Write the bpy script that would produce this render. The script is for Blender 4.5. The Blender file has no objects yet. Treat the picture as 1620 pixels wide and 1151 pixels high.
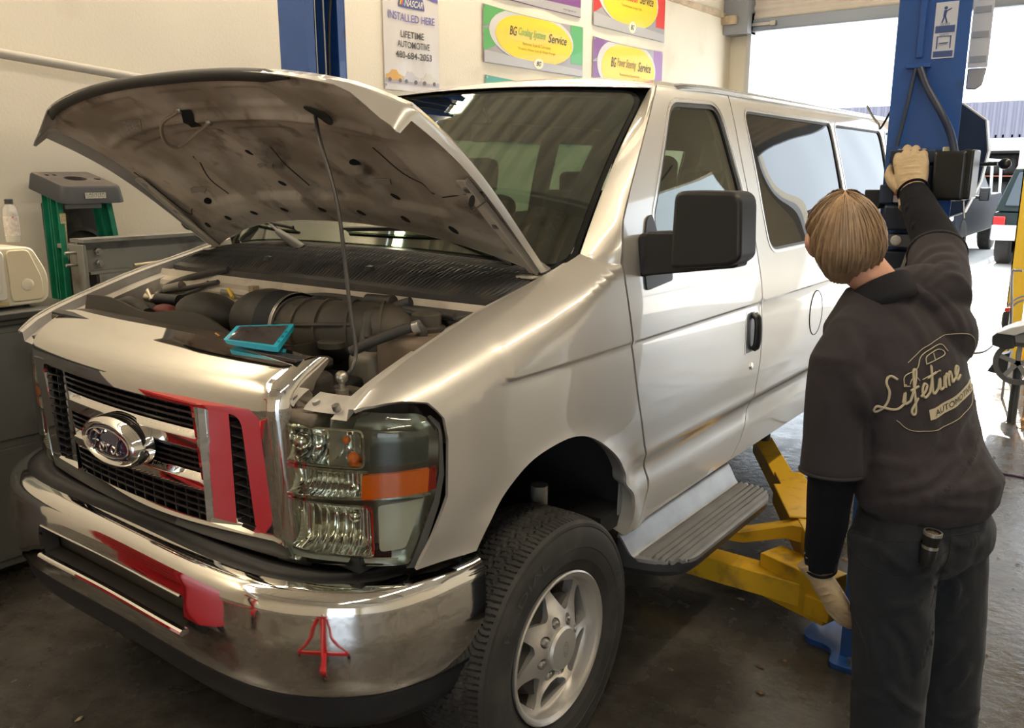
import bpy, bmesh, math, random
from mathutils import Vector, Matrix, geometry, noise
from mathutils.bvhtree import BVHTree
sc = bpy.context.scene
col = sc.collection
R = math.radians
random.seed(7)
# ---------------------------------------------------------------- camera
CAMP = Vector((2.24003, -1.91838, 1.74561))
YAW, PITCH, ROLL, FPX = 0.646277, 0.221544, -0.001342, 1357.616
FW = Vector((-math.sin(YAW) * math.cos(PITCH), math.cos(YAW) * math.cos(PITCH), -math.sin(PITCH)))
_r = FW.cross(Vector((0, 0, 1))).normalized(); _u = _r.cross(FW)
RT = _r * math.cos(ROLL) + _u * math.sin(ROLL); UP = _u * math.cos(ROLL) - _r * math.sin(ROLL)
cam = bpy.data.objects.new('camera', bpy.data.cameras.new('camera'))
col.objects.link(cam)
m = Matrix((RT, UP, -FW)).transposed().to_4x4(); m.translation = CAMP
cam.matrix_world = m
cam.data.sensor_width = 36.0; cam.data.lens = FPX / 1620 * 36.0
cam.data.clip_start = 0.05; cam.data.clip_end = 300
sc.camera = cam
# ---------------------------------------------------------------- world, sun, exposure
sc.view_settings.view_transform = 'Standard'; sc.view_settings.look = 'None'
sc.view_settings.gamma = 1.0; sc.view_settings.use_curve_mapping = False
sc.view_settings.exposure = 0.35
w = bpy.data.worlds.new('sky'); sc.world = w; w.use_nodes = True
nt = w.node_tree; bg = nt.nodes['Background']
bg.inputs['Color'].default_value = (0.80, 0.90, 1.0, 1); bg.inputs['Strength'].default_value = 3.4
sd = bpy.data.lights.new('sun', 'SUN'); sd.energy = 20.0; sd.angle = R(0.6); sd.color = (1.0, 0.95, 0.86)
so = bpy.data.objects.new('sun', sd); col.objects.link(so)
# the sun stands behind the far door, to the right of the photo's view axis
so.rotation_euler = Vector((0.20, -1.0, -0.66)).to_track_quat('-Z', 'Y').to_euler()
def area(name, loc, sx, sy, power, color, rot=(0, 0, 0)):
    l = bpy.data.lights.new(name, 'AREA'); l.shape = 'RECTANGLE'; l.size = sx; l.size_y = sy
    l.energy = power; l.color = color
    o = bpy.data.objects.new(name, l); o.location = loc; o.rotation_euler = rot; col.objects.link(o); return o
WARM = (1.0, 0.84, 0.62)
FILL_SPOTS = [(x, y) for x in (-2.3, 3.0) for y in (-3.2, -0.2, 2.8, 5.8)]
for x, y in FILL_SPOTS:
    area('added_fill_light', (x, y, 4.72), 0.22, 2.3, 44.0 if x < 0 else 52.0, WARM)  # ceiling fill added out of view to brighten the room

# ---------------------------------------------------------------- helpers: pixels of the photograph
def ray(px, py):
    return (FW + RT * ((px - 810) / FPX) - UP * ((py - 575.5) / FPX))
def at(px, py, ax, val):
    d = ray(px, py); k = 'xyz'.index(ax)
    return CAMP + d * ((val - CAMP[k]) / d[k])
def px_of(P):
    d = Vector(P) - CAMP; return (810 + FPX * d.dot(RT) / d.dot(FW), 575.5 - FPX * d.dot(UP) / d.dot(FW))
def on_surf(px, py, fn, u=0.5, v=0.5):
    """the point (u, v) of a surface that the photograph shows at a pixel"""
    for _ in range(25):
        a = px_of(fn(u, v)); h = 1e-4; b = px_of(fn(u + h, v)); c = px_of(fn(u, v + h))
        A, B, Cc, D = (b[0] - a[0]) / h, (c[0] - a[0]) / h, (b[1] - a[1]) / h, (c[1] - a[1]) / h
        det = A * D - B * Cc
        if abs(det) < 1e-9: break
        ex, ey = px - a[0], py - a[1]; du, dv = (ex * D - B * ey) / det, (A * ey - Cc * ex) / det
        k = min(1, .3 / (abs(du) + abs(dv) + 1e-9)); u += du * k; v += dv * k
    return u, v
# ---------------------------------------------------------------- helpers: materials
MATS = {}
def mat(name, color=(.5, .5, .5), rough=.5, metal=0.0, coat=0.0, spec=.5, nscale=0, namp=0.0, bump=0.0, bscale=0,
        dirt=None, dscale=3.0, damt=(.5, .7), emit=None, estr=1.0, sss=0, aniso=0, sheen=0, rnoise=0, detail=5):
    if name in MATS: return MATS[name]
    M = bpy.data.materials.new(name); M.use_nodes = True; N = M.node_tree.nodes; L = M.node_tree.links
    b = N['Principled BSDF']
    b.inputs['Roughness'].default_value = rough; b.inputs['Metallic'].default_value = metal
    b.inputs['Coat Weight'].default_value = coat; b.inputs['Coat Roughness'].default_value = 0.03
    b.inputs['Specular IOR Level'].default_value = spec
    b.inputs['Sheen Weight'].default_value = sheen
    tc = N.new('ShaderNodeTexCoord')
    def ntex(scale, det=5):
        t = N.new('ShaderNodeTexNoise'); t.inputs['Scale'].default_value = scale; t.inputs['Detail'].default_value = det
        L.new(tc.outputs['Object'], t.inputs['Vector']); return t
    def ramp(src, a, b_, ca=0.0, cb=1.0):
        r = N.new('ShaderNodeMapRange'); r.inputs[1].default_value = a; r.inputs[2].default_value = b_
        r.inputs[3].default_value = ca; r.inputs[4].default_value = cb
        L.new(src, r.inputs[0]); return r.outputs[0]
    cur = None
    def mixc(f, a, bcol, mode='MIX'):
        x = N.new('ShaderNodeMix'); x.data_type = 'RGBA'; x.blend_type = mode
        if hasattr(f, 'node'): L.new(f, x.inputs[0])
        else: x.inputs[0].default_value = f
        if hasattr(a, 'node'): L.new(a, x.inputs[6])
        else: x.inputs[6].default_value = (*a, 1)
        if hasattr(bcol, 'node'): L.new(bcol, x.inputs[7])
        else: x.inputs[7].default_value = (*bcol, 1)
        return x.outputs[2]
    c = tuple(color)
    if nscale:
        t = ntex(nscale, detail)
        lo = tuple(max(0, v * (1 - namp)) for v in color); hi = tuple(min(1, v * (1 + namp)) for v in color)
        c = mixc(ramp(t.outputs[0], .3, .7), lo, hi)
    if dirt:
        t = ntex(dscale, 8)
        c = mixc(ramp(t.outputs[0], damt[0], damt[1]), c, dirt)
    if hasattr(c, 'node'): L.new(c, b.inputs['Base Color'])
    else: b.inputs['Base Color'].default_value = (*c, 1)
    if rnoise:
        t = ntex(dscale * 2, 6); L.new(ramp(t.outputs[0], .3, .7, max(0.02, rough - rnoise), min(1, rough + rnoise)), b.inputs['Roughness'])
    if bump:
        t = ntex(bscale, 6); bp = N.new('ShaderNodeBump'); bp.inputs['Strength'].default_value = bump; bp.inputs['Distance'].default_value = 0.01
        L.new(t.outputs[0], bp.inputs['Height']); L.new(bp.outputs[0], b.inputs['Normal'])
    if emit:
        b.inputs['Emission Color'].default_value = (*emit, 1); b.inputs['Emission Strength'].default_value = estr
    if sss:
        b.inputs['Subsurface Weight'].default_value = sss; b.inputs['Subsurface Radius'].default_value = (.02, .008, .004)
    MATS[name] = M; return M
def glass(name, tint=(.3, .34, .3), ior=1.5, rough=0.0):
    if name in MATS: return MATS[name]
    M = bpy.data.materials.new(name); M.use_nodes = True; N = M.node_tree.nodes; L = M.node_tree.links
    N.remove(N['Principled BSDF'])
    tr = N.new('ShaderNodeBsdfTransparent'); tr.inputs[0].default_value = (*tint, 1)
    gl = N.new('ShaderNodeBsdfGlossy'); gl.inputs['Roughness'].default_value = rough
    fr = N.new('ShaderNodeFresnel'); ge = N.new('ShaderNodeNewGeometry'); mi = N.new('ShaderNodeMapRange')
    mi.inputs[3].default_value = ior; mi.inputs[4].default_value = 1 / ior     # a thin pane looks the same from both sides
    L.new(ge.outputs['Backfacing'], mi.inputs[0]); L.new(mi.outputs[0], fr.inputs[0])
    mx = N.new('ShaderNodeMixShader')
    L.new(fr.outputs[0], mx.inputs[0]); L.new(tr.outputs[0], mx.inputs[1]); L.new(gl.outputs[0], mx.inputs[2])
    L.new(mx.outputs[0], N['Material Output'].inputs[0])
    MATS[name] = M; return M
CHROME = mat('chrome', (.86, .85, .83), .035, 1.0)
CHROMEW = mat('chrome_worn', (.80, .79, .77), .06, 1.0, dirt=(.62, .60, .56), dscale=30, damt=(.66, .8), rnoise=.015)
PAINT = mat('silver_paint', (.54, .515, .47), .36, .5, coat=1.0)
PAINTD = mat('silver_paint_dusty', (.50, .47, .43), .5, .2, dirt=(.33, .30, .26), dscale=5, damt=(.45, .7))
BLACKP = mat('black_plastic', (.012, .0125, .014), .45)
GREYP = mat('grey_plastic', (.07, .07, .075), .5)
RUBBER = mat('rubber', (.022, .021, .0195), .72, dirt=(.055, .050, .044), dscale=9, damt=(.5, .8))
DARK = mat('underbody', (.012, .012, .013), .8)
STEEL = mat('steel', (.45, .44, .42), .35, .9, rnoise=.1)
ALU = mat('alloy', (.62, .60, .57), .33, .75, dirt=(.4, .36, .3), dscale=9, damt=(.6, .9))
# ---------------------------------------------------------------- helpers: objects
def tag(o, label=None, cat=None, group=None, kind=None):
    if label: o['label'] = label
    if cat: o['category'] = cat
    if group: o['group'] = group
    if kind: o['kind'] = kind
    return o
def empty(name, loc=(0, 0, 0), rz=0, parent=None):
    o = bpy.data.objects.new(name, None); o.location = loc; o.rotation_euler = (0, 0, rz)
    o.empty_display_size = .05; col.objects.link(o); o.parent = parent; return o
def mkobj(name, verts, faces, material, parent=None, smooth=True, angle=38, bevel=0, seg=2, local=False):
    me = bpy.data.meshes.new(name); me.from_pydata([tuple(v) for v in verts], [], faces); me.update()
    o = bpy.data.objects.new(name, me); col.objects.link(o)
    me.materials.append(material)
    if smooth: 
        me.polygons.foreach_set('use_smooth', [True] * len(me.polygons))
        try: me.set_sharp_from_angle(angle=R(angle))
        except Exception: pass
    if bevel:
        b = o.modifiers.new('bevel', 'BEVEL'); b.width = bevel; b.segments = seg; b.limit_method = 'ANGLE'; b.angle_limit = R(40)
        b.harden_normals = False
    if parent is not None:
        o.parent = parent
        if not local:   # vertices were given in world space
            p = parent; M4 = Matrix.Identity(4)
            chain = []
            while p is not None: chain.append(p); p = p.parent
            for q in reversed(chain): M4 = M4 @ (Matrix.Translation(q.location) @ q.rotation_euler.to_matrix().to_4x4())
            me.transform(M4.inverted())
    return o
def pathframe(pts, closed=False):
    pts = [Vector(p) for p in pts]; n = len(pts); T = []
    for i in range(n):
        a = pts[(i - 1) % n] if (closed or i > 0) else pts[i]; b = pts[(i + 1) % n] if (closed or i < n - 1) else pts[i]
        d = (b - a); T.append(d.normalized() if d.length > 1e-9 else Vector((0, 0, 1)))
    u = T[0].orthogonal().normalized(); U = [u]
    for i in range(1, n):
        u = U[-1] - T[i] * U[-1].dot(T[i]); u = u.normalized() if u.length > 1e-6 else T[i].orthogonal().normalized(); U.append(u)
    return pts, T, U
def smoothpath(pts, n=6, closed=False):
    P = [Vector(p) for p in pts]; out = []; k = len(P)
    rng = range(k) if closed else range(k - 1)
    for i in rng:
        p0 = P[(i - 1) % k] if (closed or i > 0) else P[i] * 2 - P[i + 1]
        p1, p2 = P[i], P[(i + 1) % k]
        p3 = P[(i + 2) % k] if (closed or i < k - 2) else P[i + 1] * 2 - P[i]
        for j in range(n):
            t = j / n
            out.append(.5 * ((2 * p1) + (-p0 + p2) * t + (2 * p0 - 5 * p1 + 4 * p2 - p3) * t * t + (-p0 + 3 * p1 - 3 * p2 + p3) * t ** 3))
    if not closed: out.append(P[-1])
    return out
class MB:
    def __init__(s, X=None): s.v = []; s.f = []; s.X = X
    def add(s, vs, fs):
        b = len(s.v)
        s.v += [(s.X @ Vector(p)) if s.X else Vector(p) for p in vs]; s.f += [tuple(b + i for i in f) for f in fs]; return s
    def box(s, x0, x1, y0, y1, z0, z1, M=None):
        v = [Vector((x, y, z)) for z in (z0, z1) for x, y in ((x0, y0), (x1, y0), (x1, y1), (x0, y1))]
        if M: v = [M @ p for p in v]
        return s.add(v, [(3, 2, 1, 0), (4, 5, 6, 7), (0, 1, 5, 4), (1, 2, 6, 5), (2, 3, 7, 6), (3, 0, 4, 7)])
    def bar(s, a, b, w, h, up=(0, 0, 1)):       # a square bar from a to b
        a, b = Vector(a), Vector(b); d = (b - a).normalized(); up = Vector(up)
        x = d.cross(up); x = x.normalized() if x.length > 1e-5 else d.orthogonal().normalized(); y = x.cross(d)
        v = [p + x * (sx * w / 2) + y * (sy * h / 2) for p in (a, b) for sx, sy in ((-1, -1), (1, -1), (1, 1), (-1, 1))]
        return s.add(v, [(0, 1, 2, 3), (7, 6, 5, 4), (0, 4, 5, 1), (1, 5, 6, 2), (2, 6, 7, 3), (3, 7, 4, 0)])
    def tube(s, pts, r, seg=10, closed=False, caps=True, sm=0, sx=1, sy=1):
        if sm: pts = smoothpath(pts, sm, closed)
        P, T, U = pathframe(pts, closed); n = len(P)
        rr = r if isinstance(r, (list, tuple)) else None
        v = []
        for i in range(n):
            if rr:
                t = i / (n - 1) * (len(rr) - 1); k = min(int(t), len(rr) - 2); ri = rr[k] + (rr[k + 1] - rr[k]) * (t - k)
            else: ri = r
            W_ = T[i].cross(U[i])
            for j in range(seg):
                a = 2 * math.pi * j / seg; v.append(P[i] + U[i] * (ri * math.cos(a) * sx) + W_ * (ri * math.sin(a) * sy))
        f = []
        for i in range(n if closed else n - 1):
            for j in range(seg):
                a, b = i * seg + j, i * seg + (j + 1) % seg; c, d = ((i + 1) % n) * seg + (j + 1) % seg, ((i + 1) % n) * seg + j
                f.append((a, b, c, d))
        if caps and not closed:
            f.append(tuple(reversed(range(seg)))); f.append(tuple(range((n - 1) * seg, n * seg)))
        return s.add(v, f)
    def lathe(s, prof, c=(0, 0, 0), axis='z', seg=24, closed=False, frame=None, caps=True):
        c = Vector(c)
        if frame: A, B, Cc = frame
        else: A, B, Cc = {'z': (Vector((1, 0, 0)), Vector((0, 1, 0)), Vector((0, 0, 1))), 'x': (Vector((0, 1, 0)), Vector((0, 0, 1)), Vector((1, 0, 0))),
                          'y': (Vector((0, 0, 1)), Vector((1, 0, 0)), Vector((0, 1, 0)))}[axis]
        v = []; n = len(prof)
        for r_, h in prof:
            for j in range(seg):
                a = 2 * math.pi * j / seg; v.append(c + A * (r_ * math.cos(a)) + B * (r_ * math.sin(a)) + Cc * h)
        f = []
        for i in range(n if closed else n - 1):
            for j in range(seg):
                f.append((i * seg + j, i * seg + (j + 1) % seg, ((i + 1) % n) * seg + (j + 1) % seg, ((i + 1) % n) * seg + j))
        if not closed and caps:
            if prof[0][0] > 1e-6: f.append(tuple(reversed(range(seg))))
            if prof[-1][0] > 1e-6: f.append(tuple(range((n - 1) * seg, n * seg)))
        return s.add(v, f)
    def cyl(s, a, b, r, seg=16, r2=None):
        return s.tube([a, b], [r, r2 if r2 is not None else r], seg)
    def prism(s, poly, h0, h1, axis='z'):        # polygon in the plane across axis, extruded along it
        g = {'z': lambda p, h: (p[0], p[1], h), 'x': lambda p, h: (h, p[0], p[1]), 'y': lambda p, h: (p[0], h, p[1])}[axis]
        n = len(poly)
        return s.add([g(p, h0) for p in poly] + [g(p, h1) for p in poly],
                     [tuple(reversed(range(n))), tuple(range(n, 2 * n))] + [(i, (i + 1) % n, n + (i + 1) % n, n + i) for i in range(n)])
    def grid(s, fn, nu, nv, closeu=False):
        v = [fn(i / nu, j / nv) for j in range(nv + 1) for i in range(nu + (0 if closeu else 1))]
        w_ = nu if closeu else nu + 1
        f = [(j * w_ + i, j * w_ + (i + 1) % w_, (j + 1) * w_ + (i + 1) % w_, (j + 1) * w_ + i) for j in range(nv) for i in range(nu)]
        return s.add(v, f)
    def ball(s, c, r, seg=16, rings=10, sc_=(1, 1, 1)):
        c = Vector(c); v = []; f = []
        for i in range(rings + 1):
            th = math.pi * i / rings
            for j in range(seg):
                a = 2 * math.pi * j / seg
                v.append(c + Vector((r * math.sin(th) * math.cos(a) * sc_[0], r * math.sin(th) * math.sin(a) * sc_[1], r * math.cos(th) * sc_[2])))
        for i in range(rings):
            for j in range(seg): f.append((i * seg + j, (i + 1) * seg + j, (i + 1) * seg + (j + 1) % seg, i * seg + (j + 1) % seg))
        return s.add(v, f)
    def build(s, name, material, parent=None, **k):
        o = mkobj(name, s.v, s.f, material, parent, **k)
        bm = bmesh.new(); bm.from_mesh(o.data); bmesh.ops.remove_doubles(bm, verts=bm.verts, dist=1e-5)
        bmesh.ops.recalc_face_normals(bm, faces=bm.faces); bm.to_mesh(o.data); bm.free()
        if k.get('smooth', True): o.data.set_sharp_from_angle(angle=R(k.get('angle', 38)))
        return o
def inpoly(x, y, poly):
    c = False; n = len(poly); j = n - 1
    for i in range(n):
        xi, yi = poly[i]; xj, yj = poly[j]
        if (yi > y) != (yj > y) and x < (xj - xi) * (y - yi) / (yj - yi) + xi: c = not c
        j = i
    return c
def densify(poly, step):
    out = []; n = len(poly)
    for i in range(n):
        a, b = Vector(poly[i]), Vector(poly[(i + 1) % n]); k = max(1, int((b - a).length / step + .5))
        for j in range(k): out.append(tuple(a.lerp(b, j / k)))
    return out
def roundpoly(poly, r, seg=5):
    """round the corners of a polygon; r is one radius or one for each corner"""
    out = []; n = len(poly)
    for i in range(n):
        p = Vector(poly[i]); a = Vector(poly[i - 1]); b = Vector(poly[(i + 1) % n]); rr = r[i] if isinstance(r, (list, tuple)) else r
        da, db = (a - p), (b - p); t = min(rr, da.length * .45, db.length * .45)
        p0 = p + da.normalized() * t; p1 = p + db.normalized() * t
        if t < 1e-5: out.append(tuple(p)); continue
        for k in range(seg + 1):
            s_ = k / seg; out.append(tuple(p0 * (1 - s_) ** 2 + p * (2 * s_ * (1 - s_)) + p1 * s_ * s_))
    return out
def inset(poly, d):
    """offset a polygon inwards by d (either winding)"""
    n = len(poly); A = sum(poly[i][0] * poly[(i + 1) % n][1] - poly[(i + 1) % n][0] * poly[i][1] for i in range(n)); sg = 1 if A > 0 else -1
    out = []
    for i in range(n):
        a, p, b = Vector(poly[i - 1]), Vector(poly[i]), Vector(poly[(i + 1) % n])
        e1 = (p - a); e2 = (b - p)
        if e1.length < 1e-7 or e2.length < 1e-7: out.append(tuple(p)); continue
        e1.normalize(); e2.normalize(); n1 = Vector((-e1.y, e1.x)) * sg; n2 = Vector((-e2.y, e2.x)) * sg
        nn = (n1 + n2); nn = nn.normalized() if nn.length > 1e-6 else n1
        out.append(tuple(p + nn * (d / max(.4, nn.dot(n1)))))
    return out
def panel(name, outline, fn, material, parent=None, holes=(), step=.04, thick=.012, rows=(), local=False, flip=False, extra=(), back=True):
    """a sheet with thickness: the plane region outline (minus holes) mapped onto a smooth surface fn(u, v), shaded with that surface's own normals"""
    loops = [densify(outline, step)] + [densify(h, min(step, .02)) for h in holes]
    pts = []; edges = []
    for lp in loops:
        b = len(pts); pts += [Vector(p) for p in lp]; edges += [(b + i, b + (i + 1) % len(lp)) for i in range(len(lp))]
    us = [p[0] for p in outline]; vs = [p[1] for p in outline]; bd = list(pts)
    cell = {}
    for p in bd: cell.setdefault((int(p.x // step), int(p.y // step)), []).append(p)
    def near(x, y, d):
        cx, cy = int(x // step), int(y // step)
        for i in (-1, 0, 1):
            for j in (-1, 0, 1):
                for q in cell.get((cx + i, cy + j), ()):
                    if (q.x - x) ** 2 + (q.y - y) ** 2 < d * d: return True
        return False
    vv = []; v_ = math.floor(min(vs) / step) * step + step * .5
    while v_ < max(vs): vv.append((v_, step)); v_ += step
    for r_ in rows: vv += [(r_ - .006, step), (r_, step), (r_ + .006, step)]
    for v_, st in vv:
        if any(abs(v_ - r_) < .012 for r_ in rows) and not any(abs(v_ - r_) < .0061 for r_ in rows): continue
        u_ = math.floor(min(us) / st) * st + st * .5
        while u_ < max(us):
            if inpoly(u_, v_, outline) and not any(inpoly(u_, v_, h) for h in holes) and not near(u_, v_, step * .4): pts.append(Vector((u_, v_)))
            u_ += st
    for e in extra: pts.append(Vector(e))
    V, E_, F, *_ = geometry.delaunay_2d_cdt(pts, edges, [], 0, 1e-6)
    Fk = []
    for f in F:
        c = sum((V[i] for i in f), Vector((0, 0))) / len(f)
        if inpoly(c.x, c.y, loops[0]) and not any(inpoly(c.x, c.y, h) for h in loops[1:]): Fk.append(tuple(f))
    used = sorted({i for f in Fk for i in f}); mp = {k: i for i, k in enumerate(used)}
    e = .0015; P = []; Nn = []
    for k in used:
        u_, v_ = V[k]; p = Vector(fn(u_, v_))
        n_ = (Vector(fn(u_ + e, v_)) - Vector(fn(u_ - e, v_))).cross(Vector(fn(u_, v_ + e)) - Vector(fn(u_, v_ - e)))
        n_ = n_.normalized() if n_.length > 0 else Vector((0, 0, 1))
        P.append(p); Nn.append(-n_ if flip else n_)
    F2 = [tuple(mp[i] for i in f) for f in Fk]
    if sum((P[f[1]] - P[f[0]]).cross(P[f[2]] - P[f[0]]).dot(Nn[f[0]]) for f in F2) < 0: F2 = [tuple(reversed(f)) for f in F2]
    n = len(P); verts = list(P); norms = list(Nn); faces = list(F2)
    if back:
        verts += [p - q * thick for p, q in zip(P, Nn)]; norms += [-q for q in Nn]
        faces += [tuple(n + i for i in reversed(f)) for f in F2]
        cnt = {}
        for f in F2:
            for i in range(len(f)): a, b = f[i], f[(i + 1) % len(f)]; cnt[(a, b)] = 1
        for (a, b) in list(cnt):
            if (b, a) not in cnt:
                k = len(verts); q = (P[b] - P[a]).cross(Nn[a]).normalized()
                verts += [P[a], P[b], P[b] - Nn[b] * thick, P[a] - Nn[a] * thick]; norms += [q] * 4
                faces.append((k, k + 3, k + 2, k + 1))
    o = mkobj(name, verts, faces, material, parent, smooth=False, local=local)
    me = o.data; me.polygons.foreach_set('use_smooth', [True] * len(me.polygons))
    me.normals_split_custom_set_from_vertices([tuple(q) for q in norms])
    return o
def textgeo(s, size=1.0, shear=0.0, bold=0.0, align='CENTER', space=1.0):
    """flat triangulated lettering in the x-y plane, as (verts, faces)"""
    c = bpy.data.curves.new('t', 'FONT'); c.body = s; c.size = size; c.shear = shear; c.offset = bold; c.align_x = align; c.align_y = 'CENTER'
    c.space_character = space; c.resolution_u = 3
    o = bpy.data.objects.new('t', c); col.objects.link(o)
    me = bpy.data.meshes.new_from_object(o)
    bm = bmesh.new(); bm.from_mesh(me); bmesh.ops.triangulate(bm, faces=bm.faces)
    V = [v.co.copy() for v in bm.verts]; F = [tuple(v.index for v in f.verts) for f in bm.faces]; bm.free()
    bpy.data.objects.remove(o); bpy.data.curves.remove(c); bpy.data.meshes.remove(me)
    return V, F
def fittext(s, w_, h_, **k):
    V, F = textgeo(s, 1.0, **k)
    if not V: return V, F
    x0, x1 = min(v.x for v in V), max(v.x for v in V); y0, y1 = min(v.y for v in V), max(v.y for v in V)
    sx = w_ / (x1 - x0); sy = h_ / (y1 - y0)
    return [Vector(((v.x - (x0 + x1) / 2) * sx, (v.y - (y0 + y1) / 2) * sy, 0)) for v in V], F
def interp(x, xs, ys):
    """smooth monotone interpolation through the points"""
    if x <= xs[0]: return ys[0] + (x - xs[0]) * (ys[1] - ys[0]) / (xs[1] - xs[0])
    if x >= xs[-1]: return ys[-1] + (x - xs[-1]) * (ys[-1] - ys[-2]) / (xs[-1] - xs[-2])
    i = max(k for k in range(len(xs) - 1) if xs[k] <= x)
    h = xs[i + 1] - xs[i]; t = (x - xs[i]) / h
    def dl(k): return (ys[k + 1] - ys[k]) / (xs[k + 1] - xs[k])
    def tang(k):
        if k == 0: return dl(0)
        if k == len(xs) - 1: return dl(k - 1)
        a, b = dl(k - 1), dl(k)
        return 0 if a * b <= 0 else 2 * a * b / (a + b)
    m0, m1 = tang(i), tang(i + 1)
    return (2 * t ** 3 - 3 * t * t + 1) * ys[i] + (t ** 3 - 2 * t * t + t) * h * m0 + (-2 * t ** 3 + 3 * t * t) * ys[i + 1] + (t ** 3 - t * t) * h * m1
def sstep(a, b, x):
    t = max(0, min(1, (x - a) / (b - a))); return t * t * (3 - 2 * t)
def lerp(a, b, t): return a + (b - a) * t
# ================================================================ THE SETTING
def noisy_wall(name, base, stain, sc_=1.2, rough=.8):
    return mat(name, base, rough, nscale=sc_, namp=.04, dirt=stain, dscale=2.2, damt=(.60, .95), bump=.15, bscale=60)
WALLM = noisy_wall('cream_wall', (.80, .74, .62), (.62, .54, .42))
def floor_mat():
    M = bpy.data.materials.new('garage_concrete'); M.use_nodes = True; N = M.node_tree.nodes; L = M.node_tree.links; b = N['Principled BSDF']
    tc = N.new('ShaderNodeTexCoord')
    def tex(s, d=8, r=.6):
        t = N.new('ShaderNodeTexNoise'); t.inputs['Scale'].default_value = s; t.inputs['Detail'].default_value = d; t.inputs['Roughness'].default_value = r
        L.new(tc.outputs['Object'], t.inputs['Vector']); return t.outputs[0]
    def ramp(src, stops):
        r = N.new('ShaderNodeValToRGB'); r.color_ramp.elements.remove(r.color_ramp.elements[1])
        for i, (p, c) in enumerate(stops):
            e = r.color_ramp.elements[0] if i == 0 else r.color_ramp.elements.new(p)
            e.position = p; e.color = (*c, 1)
        L.new(src, r.inputs[0]); return r.outputs[0]
    big = ramp(tex(.9), [(.25, (.034, .030, .025)), (.45, (.066, .059, .050)), (.65, (.110, .103, .092)), (.85, (.075, .068, .058))])
    fine = ramp(tex(14, 10, .7), [(.35, (.55, .55, .55)), (.60, (1, 1, 1)), (.74, (1.0, .98, .95))])
    x = N.new('ShaderNodeMix'); x.data_type = 'RGBA'; x.blend_type = 'MULTIPLY'; x.inputs[0].default_value = .8
    L.new(big, x.inputs[6]); L.new(fine, x.inputs[7])
    # hairline cracks
    v = N.new('ShaderNodeTexVoronoi'); v.feature = 'DISTANCE_TO_EDGE'; v.inputs['Scale'].default_value = .55
    wv = N.new('ShaderNodeTexNoise'); wv.inputs['Scale'].default_value = 3; wv.inputs['Detail'].default_value = 6
    L.new(tc.outputs['Object'], wv.inputs['Vector'])
    mv = N.new('ShaderNodeMix'); mv.data_type = 'RGBA'; mv.inputs[0].default_value = .18
    L.new(tc.outputs['Object'], mv.inputs[6]); L.new(wv.outputs[1], mv.inputs[7]); L.new(mv.outputs[2], v.inputs['Vector'])
    cr = ramp(v.outputs[0], [(.0, (.35, .33, .30)), (.006, (1, 1, 1))])
    y = N.new('ShaderNodeMix'); y.data_type = 'RGBA'; y.blend_type = 'MULTIPLY'; y.inputs[0].default_value = .7
    L.new(x.outputs[2], y.inputs[6]); L.new(cr, y.inputs[7]); L.new(y.outputs[2], b.inputs['Base Color'])
    rr = N.new('ShaderNodeMapRange'); rr.inputs[1].default_value = .35; rr.inputs[2].default_value = .65; rr.inputs[3].default_value = .11; rr.inputs[4].default_value = .40
    L.new(tex(2.6), rr.inputs[0]); L.new(rr.outputs[0], b.inputs['Roughness'])
    bp = N.new('ShaderNodeBump'); bp.inputs['Strength'].default_value = .25; bp.inputs['Distance'].default_value = .01
    L.new(tex(22, 8), bp.inputs['Height']); L.new(bp.outputs[0], b.inputs['Normal'])
    return M
XW, YB, YF, XR, ZC = -2.8, 9.7, -7.6, 8.2, 5.0
def struct(name, mb, m, **k): return tag(mb.build(name, m, **k), kind='structure')
struct('floor', MB().box(XW - .2, XR + .2, YF - .2, YB + .1, -.12, 0), floor_mat(), smooth=False)
struct('wall_left', MB().box(XW - .2, XW, YF, YB, 0, ZC), WALLM, smooth=False)
struct('wall_right', MB().box(XR, XR + .2, YF, YB, 0, ZC), WALLM, smooth=False)
DX0, DX1, DZ = -2.46, 3.6, 3.66
struct('wall_back', MB().box(XW, DX0, YB, YB + .22, 0, ZC).box(DX0, DX1, YB, YB + .22, DZ + .5, ZC).box(DX1, 4.3, YB, YB + .22, 0, ZC).box(4.3, 7.7, YB, YB + .22, DZ, ZC).box(7.7, XR, YB, YB + .22, 0, ZC), WALLM, smooth=False)
struct('wall_front', MB().box(XW, 4.0, YF - .2, YF, 0, ZC).box(4.0, 7.6, YF - .2, YF, 3.4, ZC).box(7.6, XR, YF - .2, YF, 0, ZC), WALLM, smooth=False)
# corrugated metal roof deck
dk = MB()
n = int((XR - XW) / .05); prof = []
for i in range(n + 1):
    x = XW + (XR - XW) * i / n; ph = (x / .30) % 1.0
    z = ZC + (.06 if .30 < ph < .62 else (.06 * (ph - .18) / .12 if .18 < ph <= .30 else (.06 * (.74 - ph) / .12 if .62 <= ph < .74 else 0)))
    prof.append((x, z))
dk.add([(x, y, z) for y in (YF - .2, YB + .2) for x, z in prof], [(i, i + 1, n + 2 + i, n + 1 + i) for i in range(n)])
struct('ceiling', dk, mat('roof_deck', (.78, .74, .66), .5, .0, nscale=3, namp=.1), angle=20)
for i, y in enumerate((-3.9, -.3, 3.4, 7.0)):
    struct('trim_%d' % (i + 1), MB().box(XW, XR, y - .06, y + .06, ZC - .04, ZC).box(XW, XR, y - .012, y + .012, ZC - .40, ZC - .02).box(XW, XR, y - .06, y + .06, ZC - .44, ZC - .40),
           mat('roof_beam', (.42, .40, .36), .6), smooth=False)
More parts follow.
